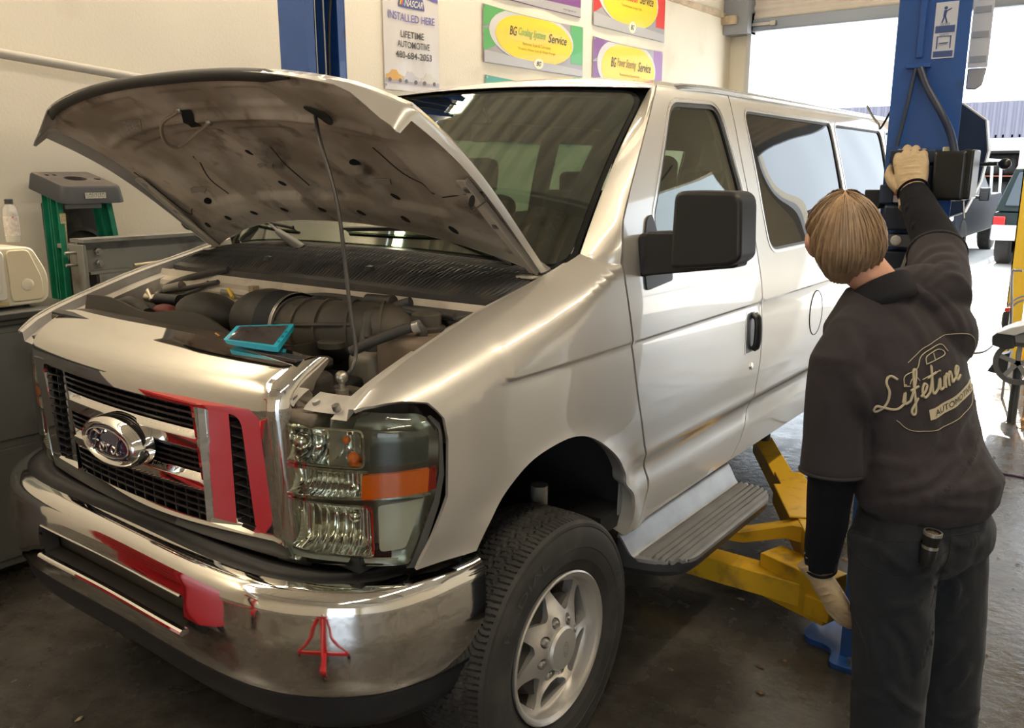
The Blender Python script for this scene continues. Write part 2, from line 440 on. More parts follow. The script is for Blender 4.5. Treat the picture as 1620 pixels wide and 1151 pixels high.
# unseen fill lights added under the deck, shaped as fluorescent fixtures
fx = None
for k, (x, y) in enumerate(FILL_SPOTS):
    if fx is None:
        fx = empty('added_ceiling_light', (x, y, 4.75)); tag(fx, 'added unseen ceiling light shaped as a long white fluorescent fixture', 'light', 'added ceiling lights')
        MB().box(x - .12, x + .12, y - 1.2, y + 1.2, 4.775, 4.84).bar((x, y - .9, 4.84), (x, y - .9, 5.0), .01, .01).bar((x, y + .9, 4.84), (x, y + .9, 5.0), .01, .01).build('housing', mat('white_enamel', (.8, .8, .78), .4), fx, bevel=.004)
        MB().cyl((x - .06, y - 1.17, 4.755), (x - .06, y + 1.17, 4.755), .018).cyl((x + .06, y - 1.17, 4.755), (x + .06, y + 1.17, 4.755), .018).build('tube', mat('fill_tube', (.9, .9, .85), .4, emit=(1, .87, .68), estr=7), fx)
    else:
        o = fx.copy(); col.objects.link(o); o.location = (x, y, 4.75)
        for ch in list(fx.children):
            c = ch.copy(); col.objects.link(c); c.parent = o
# roll-up door over the back opening: corrugated curtain, bottom bar, side guides
cu = MB(); rows = []
nz = 60; z0, z1 = DZ + .02, ZC
for j in range(nz + 1):
    z = z0 + (z1 - z0) * j / nz; rows.append((YB - .06 - .018 * math.sin(2 * math.pi * (z - z0) / .115), z))
cu.add([(x, y, z) for y, z in rows for x in (DX0 - .05, DX1 + .05)], [(2 * j, 2 * j + 1, 2 * j + 3, 2 * j + 2) for j in range(nz)])
rd = empty('door_1', (0, YB - .06, 0)); tag(rd, kind='structure')
cu.build('door_curtain', mat('door_curtain_paint', (.74, .68, .62), .5, nscale=5, namp=.06), rd, angle=80)
MB().box(DX0 - .02, DX1 + .02, YB - .10, YB - .03, DZ - .12, DZ + .02).box(DX0 - .02, DX1 + .02, YB - .13, YB - .02, DZ - .135, DZ - .12).build('bottom_bar', mat('bar_blue_grey', (.28, .33, .42), .45, .4), rd, bevel=.004)
MB().box(DX0 - .02, DX0 + .25, YB - .14, YB - .10, DZ - .07, DZ - .03).box(DX0 + .25, DX0 + .32, YB - .15, YB - .10, DZ - .08, DZ - .02).build('door_latch', STEEL, rd, bevel=.003)
MB().box(DX0 - .06, DX0, YB - .14, YB, 0, DZ + .1).box(DX1, DX1 + .06, YB - .14, YB, 0, DZ + .1).build('guide_rail', mat('rail_grey', (.42, .43, .44), .45, .5), rd)
# corner post and roof framing at the far left corner
struct('trim_5', MB().box(XW, XW + .20, YB - .35, YB, 3.62, 3.72).box(XW, XW + .05, 7.6, YB, 3.70, 3.76), mat('weathered_trim', (.50, .40, .28), .7, nscale=6, namp=.3))
struct('trim_6', MB().box(XW, XW + .34, YB - .28, YB, 3.5, ZC), mat('grey_steel_frame', (.30, .32, .36), .6, .2))
# pipe and ledge on the left wall
o = MB(); a = at(-80, 70, 'x', XW + .10); b = at(262, 131, 'x', XW + .10)
o.cyl(a, b, .026, 14)
tag(o.build('wall_pipe', mat('pipe_grey', (.50, .47, .42), .5), None), 'painted grey pipe running along the cream wall above the hood', 'pipe')
# ---------------------------------------------------------------- the van's outer surface: half width at (y, z)
PZ = [.50, .60, .70, .82, .90, 1.00, 1.235, 1.30, 1.45, 1.60, 1.80, 1.95, 2.04, 2.10]
PX = [.935, .950, .958, .968, .985, .993, .995, .994, .980, .955, .905, .862, .830, .79]
TY = [-.80, -.70, -.60, -.50, -.40, -.25, -.05, .3, 6.0]
TX = [-.21, -.125, -.07, -.038, -.018, -.005, .0, 0., 0.]
AY, AZ, AR = -.03, .44, .50            # front wheel arch
def XS(y, z):
    x = interp(z, PZ, PX) + interp(y, TY, TX)
    for yc in (AY, 3.47):
        d = math.hypot(y - yc, z - .44); x += .022 * math.exp(-((d - AR) / .06) ** 2) * (1 if z < 1.1 else 0)
    x -= .0075 * math.exp((z - 1.229) / .07) * sstep(-.47, -.42, y) if z < 1.229 else .0075 * (1 - sstep(1.229, 1.239, z)) * sstep(-.47, -.42, y)
    x += .009 * math.exp(-((z - .842) / .028) ** 2) * sstep(.30, .50, y) - .010 * math.exp(-((z - .78) / .04) ** 2) * sstep(.30, .50, y)
    if y > 3.9: x -= .05 * ((y - 3.9) / .75) ** 2
    return x
# ================================================================ THE VAN: body
van = empty('passenger_van', (0, 1.9, 0))
tag(van, 'silver full-size passenger van with its hood propped open, standing between the lift posts', 'van')
def mirror(fn):
    return lambda u, v: (lambda p: (-p[0], p[1], p[2]))(fn(u, v))
def both(name, outline, fn, material, parent=None, sides=(1, -1), **k):
    out = []
    for s_ in sides:
        out.append(panel(name, outline, fn if s_ > 0 else mirror(fn), material, parent if parent else van, flip=(s_ < 0) ^ k.get('fl', False), **{a: b for a, b in k.items() if a != 'fl'}))
    return out
SIDE = lambda y, z: (XS(y, z), y, z)
ZTY = [-.70, -.64, -.57, -.464, -.35, -.2, -.03, .15, .32]
ZTZ = [1.185, 1.217, 1.262, 1.303, 1.339, 1.383, 1.421, 1.463, 1.512]
def zt(y): return interp(y, ZTY, ZTZ)
def FS(y, s_):
    h_ = lerp(.13, .045, sstep(-.05, .30, y)); zl = zt(y) - h_
    if s_ <= zl: return (XS(y, s_), y, s_)
    ph = (s_ - zl) / h_ * (math.pi / 2); x0 = XS(y, zl); D = max(.02, x0 - (.825 + .012 * sstep(-.3, .2, y)))
    return (x0 - D * (1 - math.cos(min(ph, 1.57))), y, zl + h_ * math.sin(min(ph, 1.57)))
G = .0036   # half a body gap
def sm2(p, n): return [(q.x, q.y) for q in smoothpath([(a, b, 0) for a, b in p], n)] if n > 1 else list(p)
doorF = [(.424, .585), (.512, .625), (.546, .70), (.53, .76), (.470, .865), (.41, 1.0), (.372, 1.12), (.349, 1.223), (.325, 1.32), (.308, 1.42), (.305, 1.508)]
doorFu = [(.305, 1.508), (.336, 1.60), (.41, 1.69), (.566, 1.852), (.738, 2.022)]
archF = [(.395, .578), (.418, .64), (.412, .72), (.350, .775), (.335, .82), (.25, .905), (.13, .985), (.03, 1.018), (-.08, 1.02), (-.19, 1.0), (-.287, .948), (-.345, .885), (-.385, .82)]
headE = [(-.545, .815), (-.476, .99), (-.473, 1.13), (-.482, 1.178), (-.51, 1.202), (-.56, 1.206), (-.610, 1.204)]
top = [(y, zt(y) - .0005) for y in (-.64, -.57, -.464, -.35, -.2, -.03, .15, .24, .298)]
fo = doorF[:-1] and [(y - 2 * G, z) for y, z in doorF]
fender_out = sm2(fo[:2], 1) + sm2(fo[2:-1], 5) + list(reversed(top)) + list(reversed(headE)) + sm2(list(reversed(archF)), 5)
fender = both('fender', fender_out, FS, PAINT, step=.018, thick=.01, rows=(1.235, .845))
# inward flange that turns into the wheel arch
for s_ in (1, -1):
    ap = [(y, z) for y, z in smoothpath([(0, y, z) for y, z in archF], 4) and [(p.y, p.z) for p in smoothpath([(0, y, z) for y, z in archF], 4)]]
    g = MB(); k = len(ap)
    g.add([(s_ * (XS(y, z) - .004), y, z) for y, z in ap] + [(s_ * (XS(y, z) - .055), y + (AY + .03 - y) * -.02, z + .012) for y, z in ap], [(i, i + 1, k + i + 1, k + i) for i in range(k - 1)])
    g.build('arch_lip', PAINT, fender[0] if s_ > 0 else fender[1])
# wheel wells
for s_ in (1, -1):
    for yc in (AY + .04, 3.47):
        wv = MB(); v = []; K = 22
        for i in range(K + 1):
            a = math.pi * i / K
            for x in (.40, .925): v.append((s_ * x, yc + .50 * math.cos(a) * .92, .55 + .47 * math.sin(a)))
        wv.add(v, [(2 * i, 2 * i + 1, 2 * i + 3, 2 * i + 2) for i in range(K)])
        wv.add([v[2 * i] for i in range(K + 1)] + [(s_ * .40, yc, .55)], [(i, i + 1, K + 1) for i in range(K)])
        wv.build('wheel_well', DARK, van)
# doors
doorR = [(1.268, .598), (1.34, .66), (1.385, .74), (1.402, .82), (1.408, .911), (1.414, 1.10), (1.388, 1.253), (1.355, 1.37), (1.327, 1.481), (1.312, 1.62), (1.306, 1.791), (1.312, 1.93), (1.316, 2.028)]
gl1 = roundpoly([(.585, 1.435), (.535, 1.52), (.520, 1.60), (.805, 1.972), (1.195, 1.982), (1.268, 1.60), (1.285, 1.435)], [.03, .03, .05, .06, .07, .12, .03], 5)
door_out = [(doorF[0][0] + G, doorF[0][1])] + [(y + G, z) for y, z in sm2(doorF[1:], 5)] + doorFu[1:] + sm2(list(reversed([(y - G, z) for y, z in doorR[1:]])), 4) + [(doorR[0][0] - G, doorR[0][1])]
rec = lambda y, z: (XS(y, z) - .012, y, z)
doors = both('front_door', door_out, SIDE, PAINT, holes=[gl1], step=.04, thick=.018, rows=(1.235, .845))
TINT = glass('tinted_side_glass', (.16, .19, .18), 1.55)
CLEARG = glass('clear_glass', (.72, .78, .72), 1.52)
SEAL = mat('window_seal', (.02, .02, .022), .5)
for s_, d in zip((1, -1), doors):
    f = rec if s_ > 0 else mirror(rec)
    panel('window_pane', inset(gl1, -.006), f, CLEARG, d, step=.06, thick=.004, flip=s_ < 0)
    a1 = inset(gl1, -.001); a2 = inset(gl1, .016)
    panel('window_seal', a1, f if 0 else (lambda y, z, s_=s_: (s_ * (XS(y, z) - .006), y, z)), SEAL, d, holes=[a2], step=.05, thick=.006, flip=s_ < 0)
    a0 = inset(gl1, -.010)
    panel('window_trim', inset(gl1, -.014), (lambda y, z, s_=s_: (s_ * (XS(y, z) + .002), y, z)), CHROMEW if 0 else mat('trim_bright', (.62, .62, .60), .25, .7), d, holes=[inset(gl1, -.008)], step=.05, thick=.004, flip=s_ < 0)
# rear body side with its long windows
w1 = roundpoly([(1.475, 1.43), (1.437, 1.60), (1.435, 1.975), (2.505, 1.968), (2.515, 1.435)], [.09, .05, .05, .03, .03], 5)
w2 = roundpoly([(2.575, 1.435), (2.572, 1.966), (3.42, 1.962), (3.42, 1.435)], .05, 5)
w3 = roundpoly([(3.50, 1.435), (3.50, 1.962), (4.42, 1.950), (4.46, 1.435)], .07, 5)
archR = [(3.0 + 0, .60), (3.02, .74), (3.10, .87), (3.22, .96), (3.37, 1.005), (3.56, 1.005), (3.71, .96), (3.83, .87), (3.91, .74), (3.93, .60)]
rear_out = [(y + G, z) for y, z in reversed(doorR)] + archR + [(4.62, .62), (4.66, 1.0), (4.66, 1.45), (4.60, 2.028)]
rear_out = sm2(list(reversed([(y + G, z) for y, z in doorR[1:]])), 4) + [(doorR[0][0] + G, doorR[0][1])] + archR + [(4.62, .62), (4.66, 1.0), (4.66, 1.45), (4.60, 2.028)]
sides = both('body_side', rear_out, SIDE, PAINT, holes=[w1, w2, w3], step=.05, thick=.018, rows=(1.235, .845))
def wavy(y, z): return .0011 * math.sin(9 * y + 3 * math.sin(5 * z + y)) * math.sin(8 * z + 2 * y)
for s_, d in zip((1, -1), sides):
    for wdw in (w1, w2, w3):
        panel('window_pane', inset(wdw, -.006), (lambda y, z, s_=s_: (s_ * (XS(y, z) - .008 + wavy(y, z)), y, z)), TINT if s_ > 0 else CLEARG, d, step=.03, thick=.004, flip=s_ < 0)
        panel('window_seal', inset(wdw, -.001), (lambda y, z, s_=s_: (s_ * (XS(y, z) - .004), y, z)), SEAL, d, holes=[inset(wdw, .010)], step=.05, thick=.006, flip=s_ < 0)
        panel('window_trim', inset(wdw, -.013), (lambda y, z, s_=s_: (s_ * (XS(y, z) + .002), y, z)), mat('trim_bright'), d, holes=[inset(wdw, -.004)], step=.05, thick=.004, flip=s_ < 0)
# roof
def xtop(y): return XS(y, 2.035)
def roofz(x, y):
    q = min(1.0, abs(x) / max(.1, xtop(y)))
    base = interp(y, [.60, .80, 1.0, 1.3, 2.5, 4.0, 4.7], [1.965, 1.995, 2.018, 2.035, 2.042, 2.038, 1.99])
    cr = interp(y, [.60, .80, 1.0, 1.4, 4.0, 4.7], [.055, .070, .083, .095, .09, .07])
    return base + cr * (1 - q ** 2.4)
def WT(u):   # windshield top edge
    return Vector((.765 * u, .70 + .115 * u * u, 2.040 - .026 * u * u))
def WBm(u):  # windshield bottom edge
    return Vector((.845 * u, .10 + .14 * u * u, 1.500 - .05 * abs(u) ** 2.5))
def roofP(u, v):   # u -1..1 across, v 0..1 front to back
    y = lerp(.70 + .115 * u * u - .01, 4.64, v); x = u * lerp(.775, 1.0, sstep(0, .12, v)) * (xtop(y) if v > .12 else lerp(1.0, xtop(y), sstep(0, .12, v)))
    zf = 2.046 - .026 * u * u; z = roofz(x, y)
    return (x, y, lerp(zf, z, sstep(0, .07, v)))
MB().grid(lambda a, b: roofP(a * 2 - 1, b ** 1.5), 44, 60).build('roof', PAINT, van, angle=70)
for s_ in (1, -1):     # bright drip rail over the doors
    pts = [WT(s_) + Vector((.02 * s_, .0, -.002))] + [Vector((s_ * (XS(y, 2.03) + .006), y, lerp(2.026, 2.036, sstep(.8, 1.2, y)))) for y in [.9 + .1 * i for i in range(37)]]
    MB().tube(pts, .011, 8, sx=1, sy=1).build('drip_rail', PAINT, van)
    MB().tube([p + Vector((s_ * .010, 0, .004)) for p in pts], .0035, 6).build('drip_rail_edge', mat('trim_bright'), van)
# windshield, its black border, and the pillars
def WS(u, v):
    a, b = WBm(u), WT(u); p = a.lerp(b, v); bul = .035 * math.sin(math.pi * v) * (1 - .3 * u * u)
    n_ = Vector((0, -.74, .67)); return p + n_ * bul
FRIT = mat('black_frit', (.012, .012, .013), .12)
def wsr(m_l, m_b, m_t): return roundpoly([(-1 + m_l, m_b), (1 - m_l, m_b), (1 - m_l, 1 - m_t), (-1 + m_l, 1 - m_t)], [.10, .10, .12, .12], 6)
WSG = glass('windshield_glass', (.50, .60, .50), 2.3)
panel('windshield', wsr(.03, .01, .01), WS, WSG, van, step=.05, thick=.005)
panel('windshield_border', wsr(.012, -.01, .0), lambda u, v: Vector(WS(u, v)) - Vector((0, -.74, .67)) * .006, FRIT, van, holes=[wsr(.115, .10, .035)], step=.06, thick=.004)
for s_ in (1, -1):
    # pillar skin: from the windshield edge round to the door edge
    rows_ = []
    dfu = [Vector((XS(y, z), y, z)) for y, z in smoothpath([(0, *p) for p in doorFu], 5) and [(q.y, q.z) for q in smoothpath([(0, *p) for p in doorFu], 5)]]
    K = len(dfu)
    vs = []
    dfu = [dfu[0] + Vector((-.004, 0, -.035))] + dfu; K += 1
    for i in range(K):
        t = max(0, i - 1) / (K - 2); d_ = dfu[i].copy(); d_.y -= 2 * G; e_ = Vector(WS(1.0, .03 + .97 * t)) - Vector((0, 0, .035 if i == 0 else 0))
        n_ = Vector((.75, -.6, .2))
        for j in range(9):
            q = j / 8; p = e_.lerp(d_, q) + n_ * (.019 * math.sin(math.pi * q) ** .8 * (1 - .55 * t))
            vs.append((p.x * s_, p.y, p.z))
    g = MB().add(vs, [(i * 9 + j, i * 9 + j + 1, (i + 1) * 9 + j + 1, (i + 1) * 9 + j) for i in range(K - 1) for j in range(8)])
    g.build('windshield_pillar', PAINT, van, angle=60)
    # header corner above the door, closing pillar to rail
    g = MB(); vs = []
    ys = [.72 + .06 * i for i in range(11)] 
    for y in ys:
        a = Vector((XS(y, 2.018), y, 2.018 + .01 * sstep(.8, 1.1, y))); b = Vector((XS(y, 2.045), y, 2.036))
        vs += [(a.x * s_, a.y, a.z), (b.x * s_, b.y, b.z)]
    MB().add(vs, [(2 * i, 2 * i + 1, 2 * i + 3, 2 * i + 2) for i in range(len(ys) - 1)]).build('roof_header', PAINT, van)
# rear end (closed doors), simple but complete
rb = MB(); pts = []
for z in [.60, .75, .9, 1.05, 1.2, 1.35, 1.5, 1.7, 1.9, 2.03]:
    for u in (-1, -.5, 0, .5, 1): pts.append((u * (XS(4.64, z) - .01), 4.66 - .02 * abs(u) - (.05 if z > 1.9 else 0), z))
rb.add(pts, [(j * 5 + i, j * 5 + i + 1, (j + 1) * 5 + i + 1, (j + 1) * 5 + i) for j in range(9) for i in range(4)])
rb.build('rear_panel', PAINT, van)
MB().box(-.95, .95, 4.66, 4.80, .48, .64).build('rear_bumper', CHROMEW, van, bevel=.02)
for s_ in (1, -1): MB().box(s_ * .80, s_ * .93, 4.60, 4.68, 1.05, 1.38).build('tail_light', mat('red_lens', (.5, .02, .02), .15), van, bevel=.01)
# floor, frame rails, inner lining
MB().box(-.92, .92, .30, 4.6, .60, .66).build('floor_pan', DARK, van)
MB().box(.36, .46, -.70, 4.5, .42, .56).box(-.46, -.36, -.70, 4.5, .42, .56).build('frame_rail', DARK, van)
for s_ in (1, -1):
    f = lambda y, z, s_=s_: (s_ * (XS(y, z) - .045), y, z)
    panel('inner_lining', [(.40, .64), (4.6, .64), (4.6, 2.0), (.80, 2.0), (.45, 1.56)], f, mat('grey_lining', (.20, .20, .19), .8), van, step=.12, thick=.006, flip=s_ < 0,
          holes=[gl1, w1, w2, w3] if s_ > 0 else [inset(gl1, .03), inset(w1, .07), inset(w2, .06), inset(w3, .06)])
MB().grid(lambda a, b: (lambda p: (p[0] * .97, p[1], p[2] - .035))(roofP(a * 2 - 1, .01 + .98 * b)), 16, 16).build('headliner', mat('headliner_grey', (.26, .26, .25), .9), van, angle=60)
# hood gutter and apron between fender and bay
for s_ in (1, -1):
    ys = [-.635 + .057 * i for i in range(16)]; vs = []
    for y in ys:
        p = FS(y, zt(y) - .001); 
        for dx, dz in ((.0, -.002), (-.022, -.006), (-.030, -.035), (-.085, -.040), (-.10, -.16)): vs.append((s_ * (p[0] + dx), y, p[2] + dz))
    g = MB().add(vs, [(i * 5 + j, i * 5 + j + 1, (i + 1) * 5 + j + 1, (i + 1) * 5 + j) for i in range(len(ys) - 1) for j in range(4)])
    g.build('fender_apron', PAINTD if s_ < 0 else PAINTD, van)
# ================================================================ THE VAN: front end
def planfn(pts):
    P = smoothpath([(x, y, 0) for x, y in pts], 10); S = [0]
    for a, b in zip(P, P[1:]): S.append(S[-1] + (b - a).length)
    def f(s_):
        s_ = max(0, min(S[-1] - 1e-6, s_)); lo, hi = 0, len(S) - 1
        while hi - lo > 1:
            mid = (lo + hi) // 2
            if S[mid] <= s_: lo = mid
            else: hi = mid
        t = (s_ - S[lo]) / (S[lo + 1] - S[lo])
        def tg(i): i = max(1, min(len(P) - 2, i)); return (P[i + 1] - P[i - 1]).normalized()
        T = tg(lo).lerp(tg(lo + 1), t).normalized(); return P[lo].lerp(P[lo + 1], t), Vector((T.y, -T.x, 0))
    return f, S[-1]
# ---- grille
gr = empty('grille', (0, -.72, 1.0), parent=None); gr.parent = van; gr.location = (0, -.72 - 1.9, 1.0)
def yG(x, z): return -(.722 + .028 * (z - .8) / .4) + .13 * x * x
def GF(u, v):
    a = abs(u); x = a; back = 0
    if a > .585:
        q = (a - .585) / .055 * (math.pi / 2); q = min(q, math.pi / 2 + (a - .585)); x = .585 + .045 * math.sin(min(q, 1.5708)); back = .045 * (1 - math.cos(min(q, 1.5708))) + max(0, a - .64)
    z = interp(v, [.7, .8, 1.17, 1.21, 1.25, 1.29, 1.34, 1.40], [.7, .8, 1.17, 1.209, 1.243, 1.268, 1.292, 1.316])
    yo = interp(v, [.7, .8, 1.17, 1.21, 1.25, 1.29, 1.34, 1.40], [0, 0, 0, .005, .024, .056, .100, .152])
    return (math.copysign(x, u), yG(x, min(z, 1.2)) + yo + back, z)
gout = roundpoly([(-.70, .80), (.70, .80), (.70, 1.175), (.675, 1.345), (.54, 1.385), (0, 1.395), (-.54, 1.385), (-.675, 1.345), (-.70, 1.175)], [.01, .01, .1, .06, .1, .1, .1, .06, .1], 5)
c0 = roundpoly([(-.325, .845), (.325, .845), (.325, 1.165), (-.325, 1.165)], .006, 2)
sd = roundpoly([(.335, .850), (.505, .850), (.505, 1.165), (.335, 1.165)], [.008, .03, .035, .008], 5)
sdm = [(-x, z) for x, z in reversed(sd)]
panel('grille_surround', gout, GF, CHROME, gr, holes=[c0, sd, sdm], step=.025, thick=.022)
def gq(name, u0, u1, v0, v1, off, material, thick=.012, parent=gr, step=.03, r=.002):   # a curved strip following the grille
    return panel(name, roundpoly([(u0, v0), (u1, v0), (u1, v1), (u0, v1)], r, 2), lambda u, v: (u, yG(u, v) + off, v), material, parent, step=step, thick=thick)
for v0, v1 in ((1.040, 1.093), (.925, .973)):
    # each bar: a bright bevelled upper edge over a flat face
    panel('grille_bar', [(-.335, v0), (.335, v0), (.335, v1), (-.335, v1)],
          lambda u, v, v0=v0, v1=v1: (u, yG(u, v) + .016 - .020 * min(1, (v - v0) / .006) * min(1, max(0.0, (v1 - v)) / .012), v), CHROME, gr, step=.02, thick=.02, rows=(v1 - .012, v0 + .006))
rows3 = ((1.093, 1.165), (.973, 1.040), (.845, .925))
mm = MB()
for a, b in rows3:
    for k in range(4):
        z = lerp(a, b, (k + .5) / 4)
        mm.grid(lambda i, j, z=z: (lerp(-.325, .325, i), yG(lerp(-.325, .325, i), z) + .012 + .035 * j, z + .006 - .010 * j), 16, 1)
        mm.grid(lambda i, j, z=z: (lerp(-.325, .325, i), yG(lerp(-.325, .325, i), z) + .012, z + .006 - .006 * j), 16, 1)
    for k in range(1, 13):
        x = -.325 + .65 * k / 13; mm.box(x - .002, x + .002, yG(x, 1) + .022, yG(x, 1) + .05, a, b)
mm.build('grille_mesh', BLACKP, gr, smooth=False)
MB().grid(lambda i, j: (lerp(-.52, .52, i), yG(lerp(-.52, .52, i), 1) + .055, lerp(.83, 1.18, j)), 16, 1).build('grille_backing', mat('grille_dark', (.006, .006, .006), .6), gr)
for s_ in (1, -1):
    # recessed chrome channel next to the black fins
    MB().add([(s_ * x, yG(x, 1) + o, z) for z in (.85, 1.165) for x, o in ((.335, .0), (.345, .014), (.425, .020), (.432, .05))],
             [(i, i + 1, i + 5, i + 4) for i in range(3)]).build('grille_channel', CHROME, gr, angle=20)
    fn_ = MB()
    for k in range(12):
        z = .868 + .0255 * k; fn_.box(min(s_ * .437, s_ * .505), max(s_ * .437, s_ * .505), yG(.47, 1) + .010, yG(.47, 1) + .045, z, z + .004)
    fn_.box(min(s_ * .474, s_ * .478), max(s_ * .474, s_ * .478), yG(.47, 1) + .02, yG(.47, 1) + .045, .85, 1.165)
    fn_.build('grille_fins', BLACKP, gr, smooth=False)
    MB().add([(s_ * x, yG(x, 1) + o, z) for x, o, z in ((.345, .002, .850), (.500, .002, .850), (.500, .045, .872), (.345, .030, .872))], [(0, 1, 2, 3)]).build('grille_ledge', CHROME, gr)
# ---- oval badge
bd = empty('badge'); bd.parent = gr; bd.location = (0, -.07, .015)
by = -.792; EA, EB, EZ = .135, .066, 1.02
def oval(k, n=48): return [(EA * k * math.cos(2 * math.pi * i / n), EZ + EB * (1 - (1 - k) * 2.0) * math.sin(2 * math.pi * i / n)) for i in range(n)]
def ring(prof, name, m_):   # profile: list of (inset metres, y)
    g = MB(); n = 56
    g.grid(lambda a, b: (lambda d, y: ((EA - d) * math.cos(2 * math.pi * a), y, EZ + (EB - d) * math.sin(2 * math.pi * a)))(*prof[int(round(b * (len(prof) - 1)))]), n, len(prof) - 1, closeu=True)
    return g.build(name, m_, bd, angle=50)
ring([(-.008, -.735), (-.006, -.775), (.0, by), (.008, by - .006), (.015, by - .002), (.020, by + .006)], 'badge_bezel', CHROME)
g = MB(); n = 56
ov = [((EA - .019) * math.cos(2 * math.pi * i / n), by + .002, EZ + (EB - .019) * math.sin(2 * math.pi * i / n)) for i in range(n)]
g.add(ov + [(0, by - .003, EZ)], [(i, (i + 1) % n, n) for i in range(n)]); g.build('badge_face', mat('badge_blue', (.010, .018, .07), .12, .2, coat=1), bd)
ring([(.024, by - .000), (.0245, by - .003), (.027, by - .003), (.0275, by + .000)], 'badge_line', CHROME)
def stroke(pts, r, n=8): return (smoothpath(pts, n), r)
# handwritten four-letter script, drawn as pen strokes in a 0..1 box
FORD = [[(.02, .62), (.06, .78), (.18, .88), (.34, .82), (.42, .90)], [(.30, .84), (.22, .62), (.16, .38), (.09, .20), (.02, .26), (.05, .38)], [(.10, .52), (.20, .56), (.30, .54)],
        [(.36, .50), (.29, .42), (.32, .26), (.40, .28), (.42, .42), (.36, .50), (.44, .46), (.50, .48)],
        [(.50, .50), (.53, .40), (.52, .26)], [(.52, .38), (.57, .49), (.62, .48)],
        [(.80, .46), (.72, .50), (.66, .38), (.70, .26), (.78, .32), (.84, .46)], [(.97, .84), (.88, .64), (.83, .36), (.86, .26), (.93, .32)]]
g = MB()
for st in FORD:
    g.tube(smoothpath([((x - .5) * .165, by - .0045, EZ + (z - .54) * .085) for x, z in st], 6), .0030, 6, sx=1)
g.build('badge_script', CHROME, bd)
